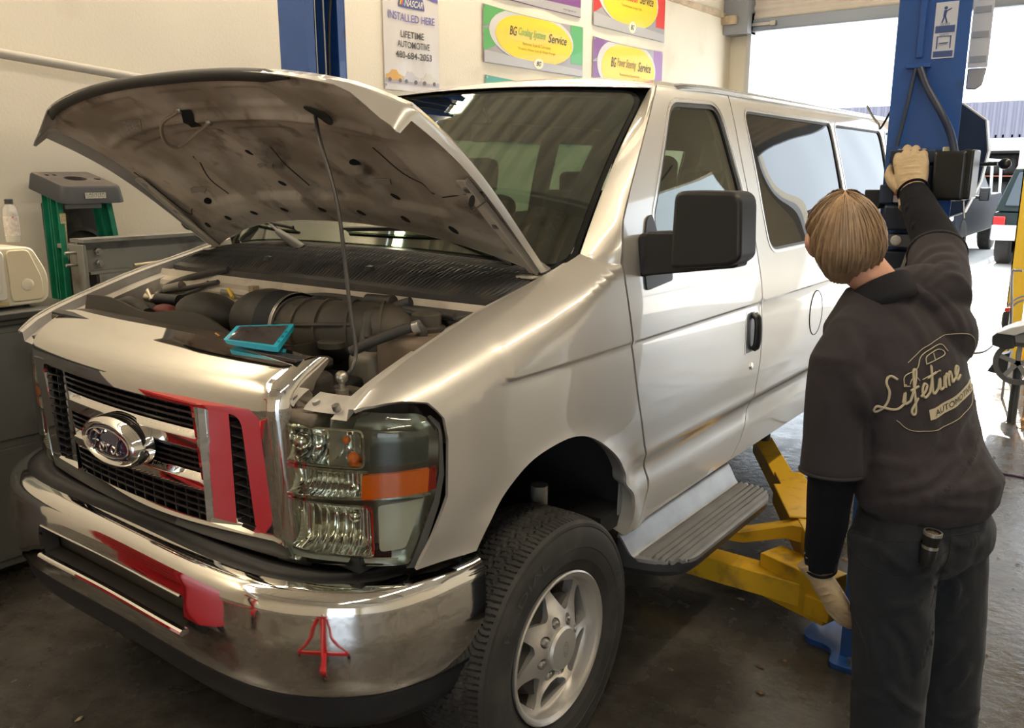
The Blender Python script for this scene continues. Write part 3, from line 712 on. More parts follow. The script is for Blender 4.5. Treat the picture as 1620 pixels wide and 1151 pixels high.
# ---- headlights
HP = [(.592, -.684), (.66, -.678), (.73, -.655), (.80, -.622), (.868, -.578), (.918, -.528), (.953, -.478), (.965, -.44)]
hf, HLN = planfn(HP)
def HS(off):
    def f(t, z):
        p, n_ = hf(t); tp = sstep(1.14, 1.20, z); o = off - .035 * tp - .012 * sstep(.86, .80, z)
        return (p.x + n_.x * o, p.y + n_.y * o, z)
    return f
hl_out = roundpoly([(.004, .805), (.345, .822), (.405, .985), (.418, 1.05), (.420, 1.16), (.385, 1.190), (.22, 1.196), (.004, 1.180)], [.01, .02, .03, .03, .03, .03, .02, .015], 4)
LENS = glass('lamp_lens', (.86, .88, .84), 1.42)
REFL = mat('lamp_reflector', (.78, .77, .73), .10, 1.0)
AMBER = mat('amber_lens', (.85, .16, .01), .18, 0, coat=.6, emit=None)
hlight = []
for s_ in (1, -1):
    h = empty('headlight'); h.parent = van; h.location = (s_ * .78, -.6 - 1.9, 1.0)
    mf = (lambda f: f) if s_ > 0 else mirror
    kw = dict(flip=s_ < 0)
    panel('lens', hl_out, mf(HS(.0)), LENS, h, step=.035, thick=.003, **kw)
    panel('housing', hl_out, mf(HS(-.085)), mat('lamp_housing', (.60, .58, .53), .28, .6), h, step=.05, thick=.003, **kw)
    # rim walls round the edge of the lamp
    g = MB(); lp = densify(hl_out, .02); k = len(lp); A, B_ = HS(-.001), HS(-.086)
    g.add([(s_ * A(*p)[0], *A(*p)[1:]) for p in lp] + [(s_ * B_(*p)[0], *B_(*p)[1:]) for p in lp], [(i, (i + 1) % k, k + (i + 1) % k, k + i) for i in range(k)])
    g.build('rim_wall', REFL, h)
    def bowl(name, t0, t1, z0, z1, depth, ribs, m_, tc=.5, zc=.5, parent=h, n1=64, n2=14, face=-.012, mf=mf):
        g = MB()
        def f(a, b):
            q = 1 - max(abs(a * 2 - 1) ** 3.2, abs(b * 2 - 1) ** 2.2); dep = depth * max(0, q) ** .55
            rb = ribs[1] * math.sin(ribs[0] * math.pi * a) if q > .03 else 0
            t = lerp(t0, t1, a); z = lerp(z0, z1, b); return mf(HS(face - dep + rb))(t, z)
        g.grid(f, n1, n2); g.build(name, m_, parent, angle=25)
    bowl('high_beam_reflector', .016, .235, 1.068, 1.152, .060, (9, .004), REFL)
    bowl('turn_reflector', .016, .235, .985, 1.058, .050, (26, .002), REFL)
    bowl('low_beam_reflector', .020, .250, .842, .968, .065, (17, .0075), REFL, n1=120)
    # bright frames round the three chambers
    for t0, t1, z0, z1, rr in ((.010, .243, 1.062, 1.158, .020), (.012, .258, .836, .972, .022)):
        o_ = roundpoly([(t0, z0), (t1, z0), (t1, z1), (t0, z1)], [.005, rr, rr, .005], 5)
        panel('chamber_frame', o_, mf(HS(-.009)), CHROME, h, holes=[inset(o_, .005)], step=.03, thick=.006, **kw)
    panel('divider', [(.005, 1.052), (.25, 1.052), (.25, 1.060), (.005, 1.060)], mf(HS(-.008)), CHROME, h, step=.03, thick=.006, **kw)
    panel('divider', [(.005, .974), (.40, .974 + .02), (.398, 1.001), (.005, .982)], mf(HS(-.008)), CHROME, h, step=.03, thick=.006, **kw)
    # clear side chambers and the amber marker
    panel('turn_signal', roundpoly([(.232, .988), (.392, 1.004), (.398, 1.062), (.236, 1.048)], .004, 2), mf(HS(-.004)), AMBER, h, step=.03, thick=.012, **kw)
    panel('marker_edge', roundpoly([(.392, 1.006), (.412, 1.012), (.414, 1.066), (.397, 1.062)], .003, 2), mf(HS(-.003)), mat('dark_red_lens', (.22, .015, .01), .2), h, step=.03, thick=.012, **kw)
    panel('side_panel', roundpoly([(.255, 1.070), (.396, 1.076), (.400, 1.150), (.258, 1.158)], [.006, .006, .02, .01], 3), mf(HS(-.012)), mat('lamp_panel_grey', (.09, .09, .088), .22, .3), h, step=.03, thick=.008, **kw)
    panel('side_panel', roundpoly([(.268, .850), (.335, .860), (.386, .985), (.268, .968)], [.012, .01, .006, .01], 3), mf(HS(-.020)), mat('lamp_panel_light', (.62, .60, .56), .25, .15), h, step=.03, thick=.008, **kw)
    panel('lower_reflector', [(.02, .815), (.31, .822), (.315, .834), (.02, .830)], mf(HS(-.010)), mat('pale_plastic', (.55, .54, .52), .3, .3), h, step=.03, thick=.006, **kw)
    for t, z, r_, m_ in ((.19, 1.125, .010, AMBER), (.205, 1.082, .014, AMBER), (.06, 1.112, .022, CHROME), (.205, .935, .016, CHROME)):
        c = mf(HS(-.035))(t, z); MB().ball(c, r_, 14, 8).build('bulb', m_, h)
    panel('lens_flange', roundpoly([(.0, .800), (.022, .800), (.022, 1.182), (.0, 1.182)], .004, 2), mf(HS(-.006)), mat('lens_flange', (.33, .33, .30), .25, .2), h, step=.03, thick=.02, **kw)
    # dark gasket along the fender side
    gk = [(.408, 1.185), (.428, 1.168), (.431, 1.045), (.418, .975), (.362, .812), (.335, .812), (.345, .823), (.405, .985), (.419, 1.05), (.421, 1.155), (.40, 1.183)]
    panel('gasket', gk, mf(HS(.001)), mat('gasket', (.06, .06, .055), .5), h, step=.03, thick=.02, **kw)
    # bright retaining tabs over the lamp
    MB().grid(lambda a, b, s_=s_: (s_ * lerp(.650, .775, a), lerp(-.640, -.585, b) + .03 * a ** 2, lerp(1.190, 1.222, b ** .7)), 12, 6).build('lamp_bracket', PAINTD, h)
    for a in (.675, .745): MB().cyl((s_ * a, -.618, 1.200), (s_ * a, -.622, 1.212), .010, 12).build('bolt', STEEL, h)
# ---- front bumper
bp_pts = [(-.955, -.33), (-.945, -.42), (-.928, -.52), (-.880, -.635), (-.775, -.735), (-.62, -.800), (-.4, -.822), (0, -.818), (.4, -.822), (.62, -.800), (.775, -.735), (.880, -.635), (.928, -.52), (.945, -.42), (.955, -.33)]
bf, BL = planfn(bp_pts)
def BS(s_, v):      # v: distance down the section; 0 is the crest
    p, n_ = bf(s_)
    d = interp(v, [-.16, -.10, -.055, -.03, -.012, 0, .02, .05, .12, .19, .245, .275, .30, .36, .42], [-.165, -.11, -.065, -.034, -.012, 0, .008, .012, .018, .014, .002, -.010, -.014, -.028, -.07])
    z = interp(v, [-.16, -.10, -.055, -.03, -.012, 0, .02, .05, .12, .19, .245, .275, .30, .36, .42], [.782, .784, .786, .784, .775, .762, .742, .712, .642, .572, .520, .505, .485, .430, .385])
    return (p.x + n_.x * d, p.y + n_.y * d, z)
bpr = empty('front_bumper'); bpr.parent = van; bpr.location = (0, -.8 - 1.9, .6)
sm = BL / 2
slot = roundpoly([(sm - .385, .062), (sm + .385, .062), (sm + .385, .158), (sm - .385, .158)], [.02, .008, .02, .02], 4)
bo = roundpoly([(.0, -.03), (BL, -.03), (BL, .02), (BL - .035, .245), (.035, .245), (.0, .02)], [.02, .045, .02, .02, .02, .045], 5)
bo = roundpoly([(.0, -.045), (BL, -.045), (BL - .035, .245), (.035, .245)], [.06, .06, .02, .02], 6)
panel('chrome_face', bo, BS, CHROMEW, bpr, holes=[slot], step=.022, thick=.010, flip=True)
panel('step_pad', [(.10, -.150), (BL - .10, -.150), (BL - .06, -.036), (.06, -.036)], lambda a, b: (lambda p: (p[0], p[1], p[2] - .004 - .002 * math.sin(b * 900)))(BS(a, b)), mat('pad_black', (.018, .018, .019), .55), bpr, step=.03, thick=.01, flip=True)
panel('lower_valance', roundpoly([(.05, .248), (BL - .05, .248), (BL - .12, .41), (.12, .41)], [.01, .01, .05, .05], 4), BS, mat('valance_grey', (.016, .017, .020), .4), bpr, step=.03, thick=.008, flip=True)
si = inset(slot, .004)
g = MB(); k = len(si); g.add([BS(*p) for p in inset(slot, -.001)] + [(lambda q: (q[0], q[1] + .055, q[2]))(BS(*p)) for p in si], [(i, (i + 1) % k, k + (i + 1) % k, k + i) for i in range(k)])
g.build('slot_return', mat('slot_dark', (.03, .028, .024), .5), bpr)
MB().box(-.40, .40, -.775, -.768, .58, .72).build('slot_backing', mat('slot_brown', (.05, .042, .028), .6), bpr)
MB().tube([BS(sm + x, .060 + .006) for x in [-.37 + .74 * i / 20 for i in range(21)]], .004, 6).build('slot_trim', CHROME, bpr)
MB().tube([(lambda q: (q[0], q[1] - .006, q[2] - .002))(BS(sm + x, .160)) for x in [-.38 + .76 * i / 20 for i in range(21)]], .0085, 8).build('slot_trim', CHROME, bpr)
for s_ in (1, -1): MB().box(min(s_ * .36, s_ * .46), max(s_ * .36, s_ * .46), -.74, -.60, .60, .74).build('bumper_bracket', DARK, bpr)
# ---- wheels
def wheel(name, x, y, z, s_, first=[None]):
    if first[0] is not None:
        o = first[0].copy(); col.objects.link(o); o.parent = van; o.location = (x, y - 1.9, z); o.rotation_euler = (0, 0, 0 if s_ > 0 else math.pi)
        for ch in list(first[0].children):
            c = ch.copy(); col.objects.link(c); c.parent = o
            for g_ in ch.children: d = g_.copy(); col.objects.link(d); d.parent = c
        return o
    wl = empty(name); wl.parent = van; wl.location = (x, y - 1.9, z); first[0] = wl
    # local frame: x outward, origin at the tyre's middle plane
    W_ = .122; NS = 1080; NX = 44
    g = MB(); v = []; zig = 66
    for i in range(NS):
        a = 2 * math.pi * i / NS
        for j in range(NX + 1):
            t = lerp(-1, 1, j / NX); xx = t * .105; r_ = .3865 - .010 * abs(t) ** 3.5
            zz = .0035 * (1 if int(i / NS * zig * 2) % 2 else -1); gd = 0
            for gx in (-.060, -.021, .021, .060):
                if abs(xx - gx - zz) < .0042: gd = .008
            ph = (i / NS * 132 + (.9 * t)) % 1.0
            if abs(t) > .78: gd = max(gd, .007 if ph < .22 else 0)
            elif (ph < .14): gd = max(gd, .0045)
            v.append((xx, (r_ - gd) * math.cos(a), (r_ - gd) * math.sin(a)))
    w_ = NX + 1
    g.add(v, [(i * w_ + j, i * w_ + j + 1, ((i + 1) % NS) * w_ + j + 1, ((i + 1) % NS) * w_ + j) for i in range(NS) for j in range(NX)])
    g.build('tread', RUBBER, wl, local=True, angle=30)
    g = MB()
    for q in (1, -1):
        pr_ = [(.3765, .105), (.368, .1135), (.360, .1155), (.357, .1140), (.345, .1195), (.325, .1240), (.300, .1255), (.2985, .1240), (.280, .1235), (.262, .1195), (.260, .1175), (.243, .112), (.232, .1035), (.224, .098)]
        g.lathe([(r_, q * h) for r_, h in pr_], axis='x', seg=120, caps=False)
    g.build('sidewall', RUBBER, wl, local=True, angle=30)
    # raised lettering on the sidewall
    for word, a0, span in (('RADIAL', 2.25, .8), ('LT245/75R16', .1, .9)):
        V, F = fittext(word, span * .318, .026 if len(word) < 10 else .014)
        MB().add([(.1256, (.318 + p.y) * math.cos(a0 - p.x / .318), (.318 + p.y) * math.sin(a0 - p.x / .318)) for p in V], F).build('tyre_lettering', mat('rubber_letter', (.05, .048, .045), .6), wl, local=True, smooth=False)
    # rim
    g = MB().lathe([(.2245, .100), (.2285, .108), (.2285, .113), (.224, .116), (.2165, .113), (.209, .106), (.2055, .085), (.203, .070), (.1945, .066), (.190, .03), (.186, -.10)], axis='x', seg=96, caps=False)
    g.build('rim', ALU, wl, local=True, angle=30)
    def face(yy, zz):
        r_ = math.hypot(yy, zz); return (interp(r_, [0, .055, .085, .12, .16, .195, .205], [.112, .112, .104, .086, .074, .0705, .0705]), yy, zz)
    cir = [(.2035 * math.cos(2 * math.pi * i / 72), .2035 * math.sin(2 * math.pi * i / 72)) for i in range(72)]
    holes = []
    for k in range(7):
        a = 2 * math.pi * k / 7 + .35; P_ = []
        for r_, da in ((.199, -.36), (.199, .37), (.172, .36), (.106, -.10), (.114, -.28), (.160, -.40)):
            P_.append((r_ * math.cos(a + da), r_ * math.sin(a + da)))
        holes.append(roundpoly(P_, [.012, .014, .02, .008, .008, .02], 4))
    nuts = [(.0826 * math.cos(math.pi / 4 * k + .2), .0826 * math.sin(math.pi / 4 * k + .2)) for k in range(8)]
    nh = [[(a + .0175 * math.cos(2 * math.pi * i / 16), b + .0175 * math.sin(2 * math.pi * i / 16)) for i in range(16)] for a, b in nuts]
    fc = panel('wheel_face', cir, face, ALU, wl, holes=holes + nh, step=.012, thick=.030, local=True)
    g = MB()
    g.lathe([(.0, .066), (.15, .066), (.165, .02), (.165, -.02)], axis='x', seg=40); g.build('brake_disc', mat('disc_dark', (.05, .045, .04), .5, .6), wl, local=True)
    for a, b in nuts:
        q = face(a, b)[0]; g = MB(); g.lathe([(.0135, q - .03), (.0135, q - .004), (.011, q + .002), (.004, q + .005), (0, q + .0055)], c=(0, a, b), axis='x', seg=6); g.build('lug_nut', STEEL, wl, local=True, angle=20)
    cp = MB().lathe([(.068, .098), (.066, .116), (.060, .124), (.030, .128), (0, .129)], axis='x', seg=48).build('center_cap', mat('cap_alloy', (.50, .49, .46), .38, .6), wl, local=True, angle=25)
    o_ = MB(); n = 28
    for rr in (1.0,):
        o_.tube([(.1285, .010 * math.cos(2 * math.pi * i / n) * rr, .024 * math.sin(2 * math.pi * i / n) * rr) for i in range(n)], .0009, 5, closed=True)
    for st in FORD: o_.tube([(.1285, -(z - .5) * .014, (x - .5) * .036) for x, z in st], .0008, 5)
    o_.build('cap_mark', mat('mark_grey', (.16, .15, .14), .5), cp, local=True)
    return wl
WX = .882
wheel('front_wheel', WX, AY, .390, 1); 
f2 = wheel('front_wheel', -WX, AY, .390, -1); r1 = wheel('rear_wheel', WX, 3.47, .390, 1); r2 = wheel('rear_wheel', -WX, 3.47, .390, -1)
r1.name = 'rear_wheel'; r2.name = 'rear_wheel.001'; f2.name = 'front_wheel.001'
MB().cyl((-.8, AY, .40), (.8, AY, .40), .04).cyl((-.8, 3.47, .40), (.8, 3.47, .40), .05).build('axle', DARK, van)
MB().cyl((.80, .13, .50), (.80, .13, .80), .028, 14).build('shock_absorber', mat('shock_steel', (.55, .52, .46), .25, .8), van)
MB().cyl((-.80, .13, .50), (-.80, .13, .80), .028, 14).build('shock_absorber', mat('shock_steel'), van)
# ================================================================ THE VAN: raised hood
hood = empty('hood'); hood.parent = van; hood.location = (0, .15 - 1.9, 1.47)
HW = .805
def HO(u, v):
    a = min(1.0, abs(u)); v_ = max(-.1, min(1, v))
    yr = .17 - .12 * (1 - a * a); yf = -.525 + .045 * a ** 3 + .045 * sstep(.75, 1.0, a)
    y = lerp(yr, yf, v_); zr = 1.462 + .138 * (1 - a ** 2.2); zf = 2.012 - .098 * a ** 2.6 - .02 * sstep(.8, 1, a)
    z = lerp(zr, zf, v_) + .040 * math.sin(math.pi * max(0, v_) ** 1.25) * (.55 + .45 * a)
    w_ = max(0, v - 1)                   # the nose: turned forward and down
    L_ = 1 + .0 * a
    y -= .75 * w_; z -= .66 * w_ - .25 * w_ * math.exp(-w_ * 40)
    x = u * HW * (1 + .055 * v_)
    if abs(u) > 1:                       # side flange, folded down
        q = abs(u) - 1; x = math.copysign(HW * (1 + .055 * v_) + .10 * q - 1.2 * q * q, u); f_ = (q * HW) * (1 - .55 * sstep(.0, .5, q * 20) * 0); y -= .45 * f_; z -= .80 * f_
    return Vector((x, y, z))
def nose(u): a = abs(u); return .026 + .012 * a + .050 * sstep(.80, 1.0, a)
UH = [(-1, .0), (1, .0), (1, 1.0)] 
hout = [(-1.055, .06), (-1.0, .0), (-.5, -.0), (0, 0), (.5, 0), (1.0, .0), (1.055, .06), (1.06, .5), (1.06, 1.0), (1.05, 1.055), (1.02, 1.08)] + [(u, 1 + nose(u)) for u in (.985, .95, .90, .85, .8, .7, .5, .25, 0, -.25, -.5, -.7, -.8, -.85, -.90, -.95, -.985)] + [(-1.02, 1.08), (-1.05, 1.055), (-1.06, 1.0), (-1.06, .5)]
panel('hood_skin', hout, HO, PAINT, hood, step=.05, thick=.004)
def hn(u, v):
    e = 1e-3; n_ = (HO(u + e, v) - HO(u - e, v)).cross(HO(u, v + e) - HO(u, v - e)).normalized()
    return n_ if n_.z > 0 else -n_
def pocket(u, v, u0, u1, v0, v1, s_=.035):
    return sstep(u0, u0 + s_, u) * (1 - sstep(u1 - s_, u1, u)) * sstep(v0, v0 + s_, v) * (1 - sstep(v1 - s_, v1, v))
def relief(u, v):
    d = .030
    # cross rail and its shadow groove
    d += .014 * math.exp(-((v - (.735 - .05 * u * u)) / .022) ** 2) * (1 - sstep(.72, .86, abs(u)))
    for u0, u1 in ((-.72, -.40), (-.34, .0), (.06, .38), (.44, .74)):
        d -= .016 * pocket(u + .10 * (v - .4), v, u0, u1, .17 + .05 * u * u, .66 - .05 * u * u)
    for u0, u1 in ((-.60, -.28), (-.12, .13), (.20, .46)):
        d -= .010 * pocket(u, v, u0, u1, .80, .93, .025)
    d -= .012 * sstep(.86, .93, abs(u)) * sstep(.05, .2, v) + .010 * sstep(.945, .985, v)
    d += .006 * math.exp(-((v - .12) / .04) ** 2)
    d += .012 * math.exp(-(((abs(u) - .80) / .05) ** 2 + ((v - .74) / .06) ** 2))
    return d
def HI(u, v): return HO(u, v) - hn(u, v) * relief(u, v)
def hood_dirt():
    M = mat('hood_underside', (.40, .355, .285), .55, .1)
    N = M.node_tree.nodes; L = M.node_tree.links; b = N['Principled BSDF']; tc = N.new('ShaderNodeTexCoord')
    def nz(s, d): t = N.new('ShaderNodeTexNoise'); t.inputs['Scale'].default_value = s; t.inputs['Detail'].default_value = d; L.new(tc.outputs['Object'], t.inputs['Vector']); return t.outputs[0]
    def mr(src, a, c): r = N.new('ShaderNodeMapRange'); r.inputs[1].default_value = a; r.inputs[2].default_value = c; L.new(src, r.inputs[0]); return r.outputs[0]
    x = N.new('ShaderNodeMix'); x.data_type = 'RGBA'; x.inputs[6].default_value = (.62, .55, .44, 1); x.inputs[7].default_value = (.30, .25, .19, 1); L.new(mr(nz(3.2, 9), .40, .62), x.inputs[0])
    y = N.new('ShaderNodeMix'); y.data_type = 'RGBA'; y.inputs[7].default_value = (.11, .082, .058, 1); L.new(mr(nz(9, 10), .58, .72), y.inputs[0]); L.new(x.outputs[2], y.inputs[6])
    L.new(y.outputs[2], b.inputs['Base Color']); return M
HUM = hood_dirt()
NU, NV = 150, 96
g = MB(); v = []
for j in range(NV + 1):
    for i in range(NU + 1): v.append(HI(lerp(-.975, .975, i / NU), lerp(.015, .992, j / NV)))
w_ = NU + 1; g.add(v, [(j * w_ + i, j * w_ + i + 1, (j + 1) * w_ + i + 1, (j + 1) * w_ + i) for j in range(NV) for i in range(NU)])
inner = g.build('inner_panel', HUM, hood, angle=60)
# rolled hem joining inner panel and skin
for nm, P_ in (('side_hem', [(-.985, .02 + .97 * i / 20) for i in range(21)]), ('side_hem', [(.985, .02 + .97 * i / 20) for i in range(21)]), ('rear_hem', [(lerp(-.98, .98, i / 30), .012) for i in range(31)])):
    g = MB(); a = [HO(*p) - hn(*p) * .004 for p in P_]; b = [HI(max(-.972, min(.972, p[0])), max(.02, p[1])) - hn(*p) * .001 for p in P_]; k = len(a)
    g.add(a + b, [(i, i + 1, k + i + 1, k + i) for i in range(k - 1)]); g.build(nm, HUM, hood)
def hpatch(name, poly, m_, lift=.002, th=.001, parent=inner):
    return panel(name, poly, lambda u, v: HI(u, v) - hn(u, v) * lift, m_, parent, step=.03, thick=th, flip=True)
def hoval(px, py, ru, rv, sk=0): 
    u, v = on_surf(px, py, HI, (px - 330) / 400, .5)
    return [(u + ru * math.cos(t) + sk * rv * math.sin(t), v + rv * math.sin(t)) for t in [2 * math.pi * i / 18 for i in range(18)]]
HOLE = mat('dark_opening', (.004, .004, .004), .9)
for px, py in ((329, 355), (361, 344), (402, 336), (450, 331), (510, 331), (572, 336), (642, 346), (718, 363), (330, 316), (395, 240), (447, 289), (563, 255), (626, 310), (746, 318)):
    hpatch('drain_hole', hoval(px, py, .016, .017, -.3), HOLE)
for P_ in ([(212, 272), (296, 336), (304, 330)], [(306, 247), (330, 280), (362, 306)], [(428, 232), (450, 258), (490, 293)], [(590, 233), (640, 275), (690, 316)], [(700, 312), (744, 336)]):
    q = [on_surf(a, b, HI, (a - 330) / 400, .4) for a, b in P_]
    MB().tube([HI(*p) - hn(*p) * .0005 for p in smoothpath([(a, b, 0) for a, b in q], 6) and [(p.x, p.y) for p in smoothpath([(a, b, 0) for a, b in q], 6)]], .0022, 6).build('panel_seam', mat('seam_dark', (.03, .022, .018), .8), inner)
for P_ in ([(302, 296), (328, 294), (325, 303), (304, 304)], [(408, 258), (432, 256), (432, 263), (412, 263)], [(590, 282), (618, 281), (620, 289), (594, 290)], [(685, 311), (700, 309), (704, 318), (690, 320)]):
    hpatch('bonding_tab', [on_surf(a, b, HI, (a - 330) / 400, .4) for a, b in P_], mat('tab_pale', (.34, .30, .24), .5), .004, .003)
hpatch('warning_label', [on_surf(a, b, HI, -.4, .8) for a, b in ((190, 190), (222, 188), (232, 212), (206, 216))], mat('faded_label', (.30, .27, .22), .6, nscale=160, namp=.45), .0015)
# latch opening with its striker loop
hpatch('latch_opening', [on_surf(a, b, HI, -.1, .8) for a, b in ((283, 173), (302, 172), (322, 190), (304, 200))], HOLE, .003)
q = [on_surf(a, b, HI, -.1, .8) for a, b in ((284, 174), (263, 182), (268, 204), (284, 216), (300, 212), (331, 193))]
offs = [.0, .025, .035, .035, .030, .0]
MB().tube([HI(*p) - hn(*p) * (o + .004) for p, o in zip(q, offs)], .0055, 8, sm=5).build('striker_loop', mat('striker_zinc', (.42, .38, .30), .4, .7), hood)
for p in (q[0], q[-1]): MB().ball(HI(*p), .011, 10, 6).build('striker_bolt', STEEL, hood)
# socket for the prop rod
hpatch('rod_socket', hoval(505, 178, .030, .045, -.5), mat('socket_dark', (.03, .028, .025), .7), .003, .002)
# rubber seal along the front edge
MB().tube([HO(u, .992) - hn(u, .98) * .022 + Vector((0, -.006, 0)) for u in [lerp(-.88, .62, i / 30) for i in range(31)]], [.004] + [.0165] * 14 + [.004], 10, sy=1.0).build('front_seal', mat('seal_rubber', (.018, .018, .018), .55), hood)
# hinges
for s_ in (1, -1):
    g = MB(); a = HI(s_ * .93, .52) + Vector((0, -.012, -.010)); b = Vector((s_ * .775, .13, 1.452))
    mid = a.lerp(b, .5) + Vector((0, 0, -.004))
    ex = Vector((s_ * -.030, 0, 0))
    g.bar(a, mid, .036, .006, (0, .6, .8)).bar(mid, b, .030, .006, (0, .6, .8)).bar(a + ex * -.5, b + ex * -.5, .005, .022, (0, .6, .8))
    g.box(b.x - .03, b.x + .03, b.y - .05, b.y + .03, b.z - .012, b.z - .004)
    g.build('hinge', mat('hinge_primer', (.50, .44, .36), .5), hood, bevel=.002)
    for t in (.08, .45): 
        c = a.lerp(b, t); MB().lathe([(.011, 0), (.011, .008), (0, .009)], c, seg=6, frame=(Vector((1, 0, 0)), Vector((0, .8, -.6)), Vector((0, -.6, -.8)))).build('hinge_bolt', STEEL, hood)
# prop rod
q = on_surf(500, 178, HI, .6, .9); tipp = HI(*q) - hn(*q) * .004
rod = MB().tube([at(545, 596, 'y', -.505), at(557, 582, 'y', -.50), at(563, 553, 'y', -.48), at(553, 480, 'y', -.475), at(535, 330, 'y', -.46), at(507, 225, 'y', -.445), tipp + Vector((0, .0, -.01)), tipp], .0052, 8, sm=6)
rod.build('prop_rod', mat('rod_dark', (.10, .095, .09), .4, .5), van)
# ================================================================ cowl, wipers
def CW(u, v):
    b = WBm(u) + Vector((0, -.004, -.004)); f = Vector((.80 * u, -.085 + .02 * u * u + .03 * sstep(.8, 1, abs(u)), 1.402 + .012 * (1 - u * u)))
    p = f.lerp(b, v); p.z += .012 * math.sin(math.pi * v); return p
g = MB(); nu, nv = 720, 6
v = []
for j in range(nv + 1):
    for i in range(nu + 1):
        u = lerp(-1, 1, i / nu); vv = j / nv; p = CW(u, vv)
        if 0 < j < nv: p = p + Vector((0, 0, .0035 * (1 if math.sin(2 * math.pi * (u * 50 + vv * 2)) > 0 else -1)))
        v.append(p)
w_ = nu + 1
g.add(v, [(j * w_ + i, j * w_ + i + 1, (j + 1) * w_ + i + 1, (j + 1) * w_ + i) for j in range(nv) for i in range(nu)])
cow = g.build('cowl_grille', mat('cowl_black', (.030, .030, .030), .5, dirt=(.07, .06, .05), dscale=8), van, angle=30)
g = MB(); K = 40
def lip(t, z0): p = CW(lerp(-1, 1, t), 0); return p
g.add([lip(i / K, 0) for i in range(K + 1)] + [lip(i / K, 0) + Vector((0, -.022, -.008)) for i in range(K + 1)] + [lip(i / K, 0) + Vector((0, -.026, -.030)) for i in range(K + 1)],
      [(r_ * (K + 1) + i, r_ * (K + 1) + i + 1, (r_ + 1) * (K + 1) + i + 1, (r_ + 1) * (K + 1) + i) for r_ in range(2) for i in range(K)])
g.build('cowl_lip', mat('cowl_black'), cow)
FWM = mat('firewall_primer', (.52, .46, .37), .5, dirt=(.25, .20, .15), dscale=6, damt=(.5, .75))
g = MB(); sec = [(-.106, 1.385), (-.120, 1.362), (-.150, 1.352), (-.156, 1.335), (-.150, 1.318), (-.185, 1.305), (-.192, 1.28), (-.16, 1.23), (-.16, .95)]
xs_ = [-.80 + .1 * i for i in range(17)]
g.add([(x, y - .01 * math.cos(x * 2) , z) for x in xs_ for y, z in sec], [(i * 9 + j, i * 9 + j + 1, (i + 1) * 9 + j + 1, (i + 1) * 9 + j) for i in range(16) for j in range(8)])
fwl = g.build('firewall', FWM, van)
for x0, x1 in ((-.30, -.05), (.05, .42)):
    MB().box(x0, x1, -.168, -.150, 1.322, 1.345).build('firewall_rib', FWM, fwl, bevel=.006)
MB().box(.47, .76, -.20, -.108, 1.350, 1.366).build('drip_shield', mat('shield_black', (.035, .033, .032), .6), van, bevel=.006)
def ws_pt(px, py, off=.012, u=0., v=.2):
    u, v = on_surf(px, py, WS, u, v); return Vector(WS(u, v)) + Vector((0, -.74, .67)) * off
def wiper(piv, elbow, mid, b0, b1, u0):
    wp = empty('wiper'); wp.parent = van; wp.location = (0, .1 - 1.9, 1.5)
    P0, P1, P2 = ws_pt(*piv, .022, u0, .0), ws_pt(*elbow, .030, u0, .05), ws_pt(*mid, .028, u0, .1)
    MB().tube([P0, P0.lerp(P1, .5), P1], [.020, .017, .011], 10, sx=1, sy=.7).build('wiper_arm', mat('wiper_arm_grey', (.16, .155, .15), .45, .3), wp)
    MB().bar(P1, P2, .010, .005).build('arm_rod', mat('arm_grey', (.20, .195, .19), .4, .4), wp)
    MB().cyl(P0 - Vector((0, -.01, .02)), P0 + Vector((0, -.006, .012)), .013).build('pivot_nut', BLACKP, wp)
    pts = [ws_pt(lerp(b0[0], b1[0], t), lerp(b0[1], b1[1], t), .005 + .010 * math.sin(math.pi * t), u0, .1) for t in [i / 14 for i in range(15)]]
    MB().tube([p + Vector((0, -.008, .008)) for p in pts], .006, 6).build('wiper_blade', BLACKP, wp)
    g = MB(); 
    for t in range(0, 14): g.bar(pts[t] + Vector((0, -.002, .002)), pts[t + 1] + Vector((0, -.002, .002)), .002, .014, (0, -.74, .67))
    g.build('wiper_rubber', RUBBER, wp)
wiper((484, 400), (447, 373), (421, 348), (391, 352), (468, 364), -.2)
wiper((818, 418), (772, 398), (690, 366), (549, 366), (745, 372), .7)
MB().lathe([(.018, 0), (.014, .012), (.004, .016), (0, .016)], CW(-.30, .25), seg=14).build('washer_nozzle', BLACKP, cow)
MB().lathe([(.018, 0), (.014, .012), (.004, .016), (0, .016)], CW(.32, .25), seg=14).build('washer_nozzle', BLACKP, cow)
# ================================================================ engine bay
eng = empty('engine_bay'); eng.parent = van; eng.location = (0, -.35 - 1.9, 1.2)
DUST = mat('dusty_black_plastic', (.026, .024, .021), .6, dirt=(.065, .055, .042), dscale=7, damt=(.45, .7))
DUSTL = mat('dusty_brown_plastic', (.045, .038, .030), .62, dirt=(.09, .073, .052), dscale=6, damt=(.45, .7))
HOSE = mat('hose_rubber', (.040, .037, .034), .6, dirt=(.09, .08, .06), dscale=8)
MET = mat('dirty_metal', (.26, .24, .21), .45, .6, dirt=(.12, .10, .08), dscale=10)
def ep(name, g, m_, **k): return g.build(name, m_, eng, **k)
ep('bay_floor', MB().box(-.80, .80, -.62, -.16, .80, .84), DARK)
ep('radiator', MB().box(-.52, .52, -.60, -.52, .80, 1.24), mat('radiator_black', (.02, .02, .02), .6), bevel=.006)
ep('radiator_support', MB().prism([(-.60, 1.268), (-.60, 1.285), (-.50, 1.292), (-.455, 1.285), (-.455, 1.20), (-.47, 1.20), (-.48, 1.268)], -.66, .40, 'x'), DUSTL, bevel=.003)
ep('support_lip', MB().prism([(-.615, 1.292), (-.615, 1.300), (-.588, 1.304), (-.588, 1.296)], -.62, .60, 'x'), mat('lip_black', (.03, .03, .032), .35), bevel=.001)
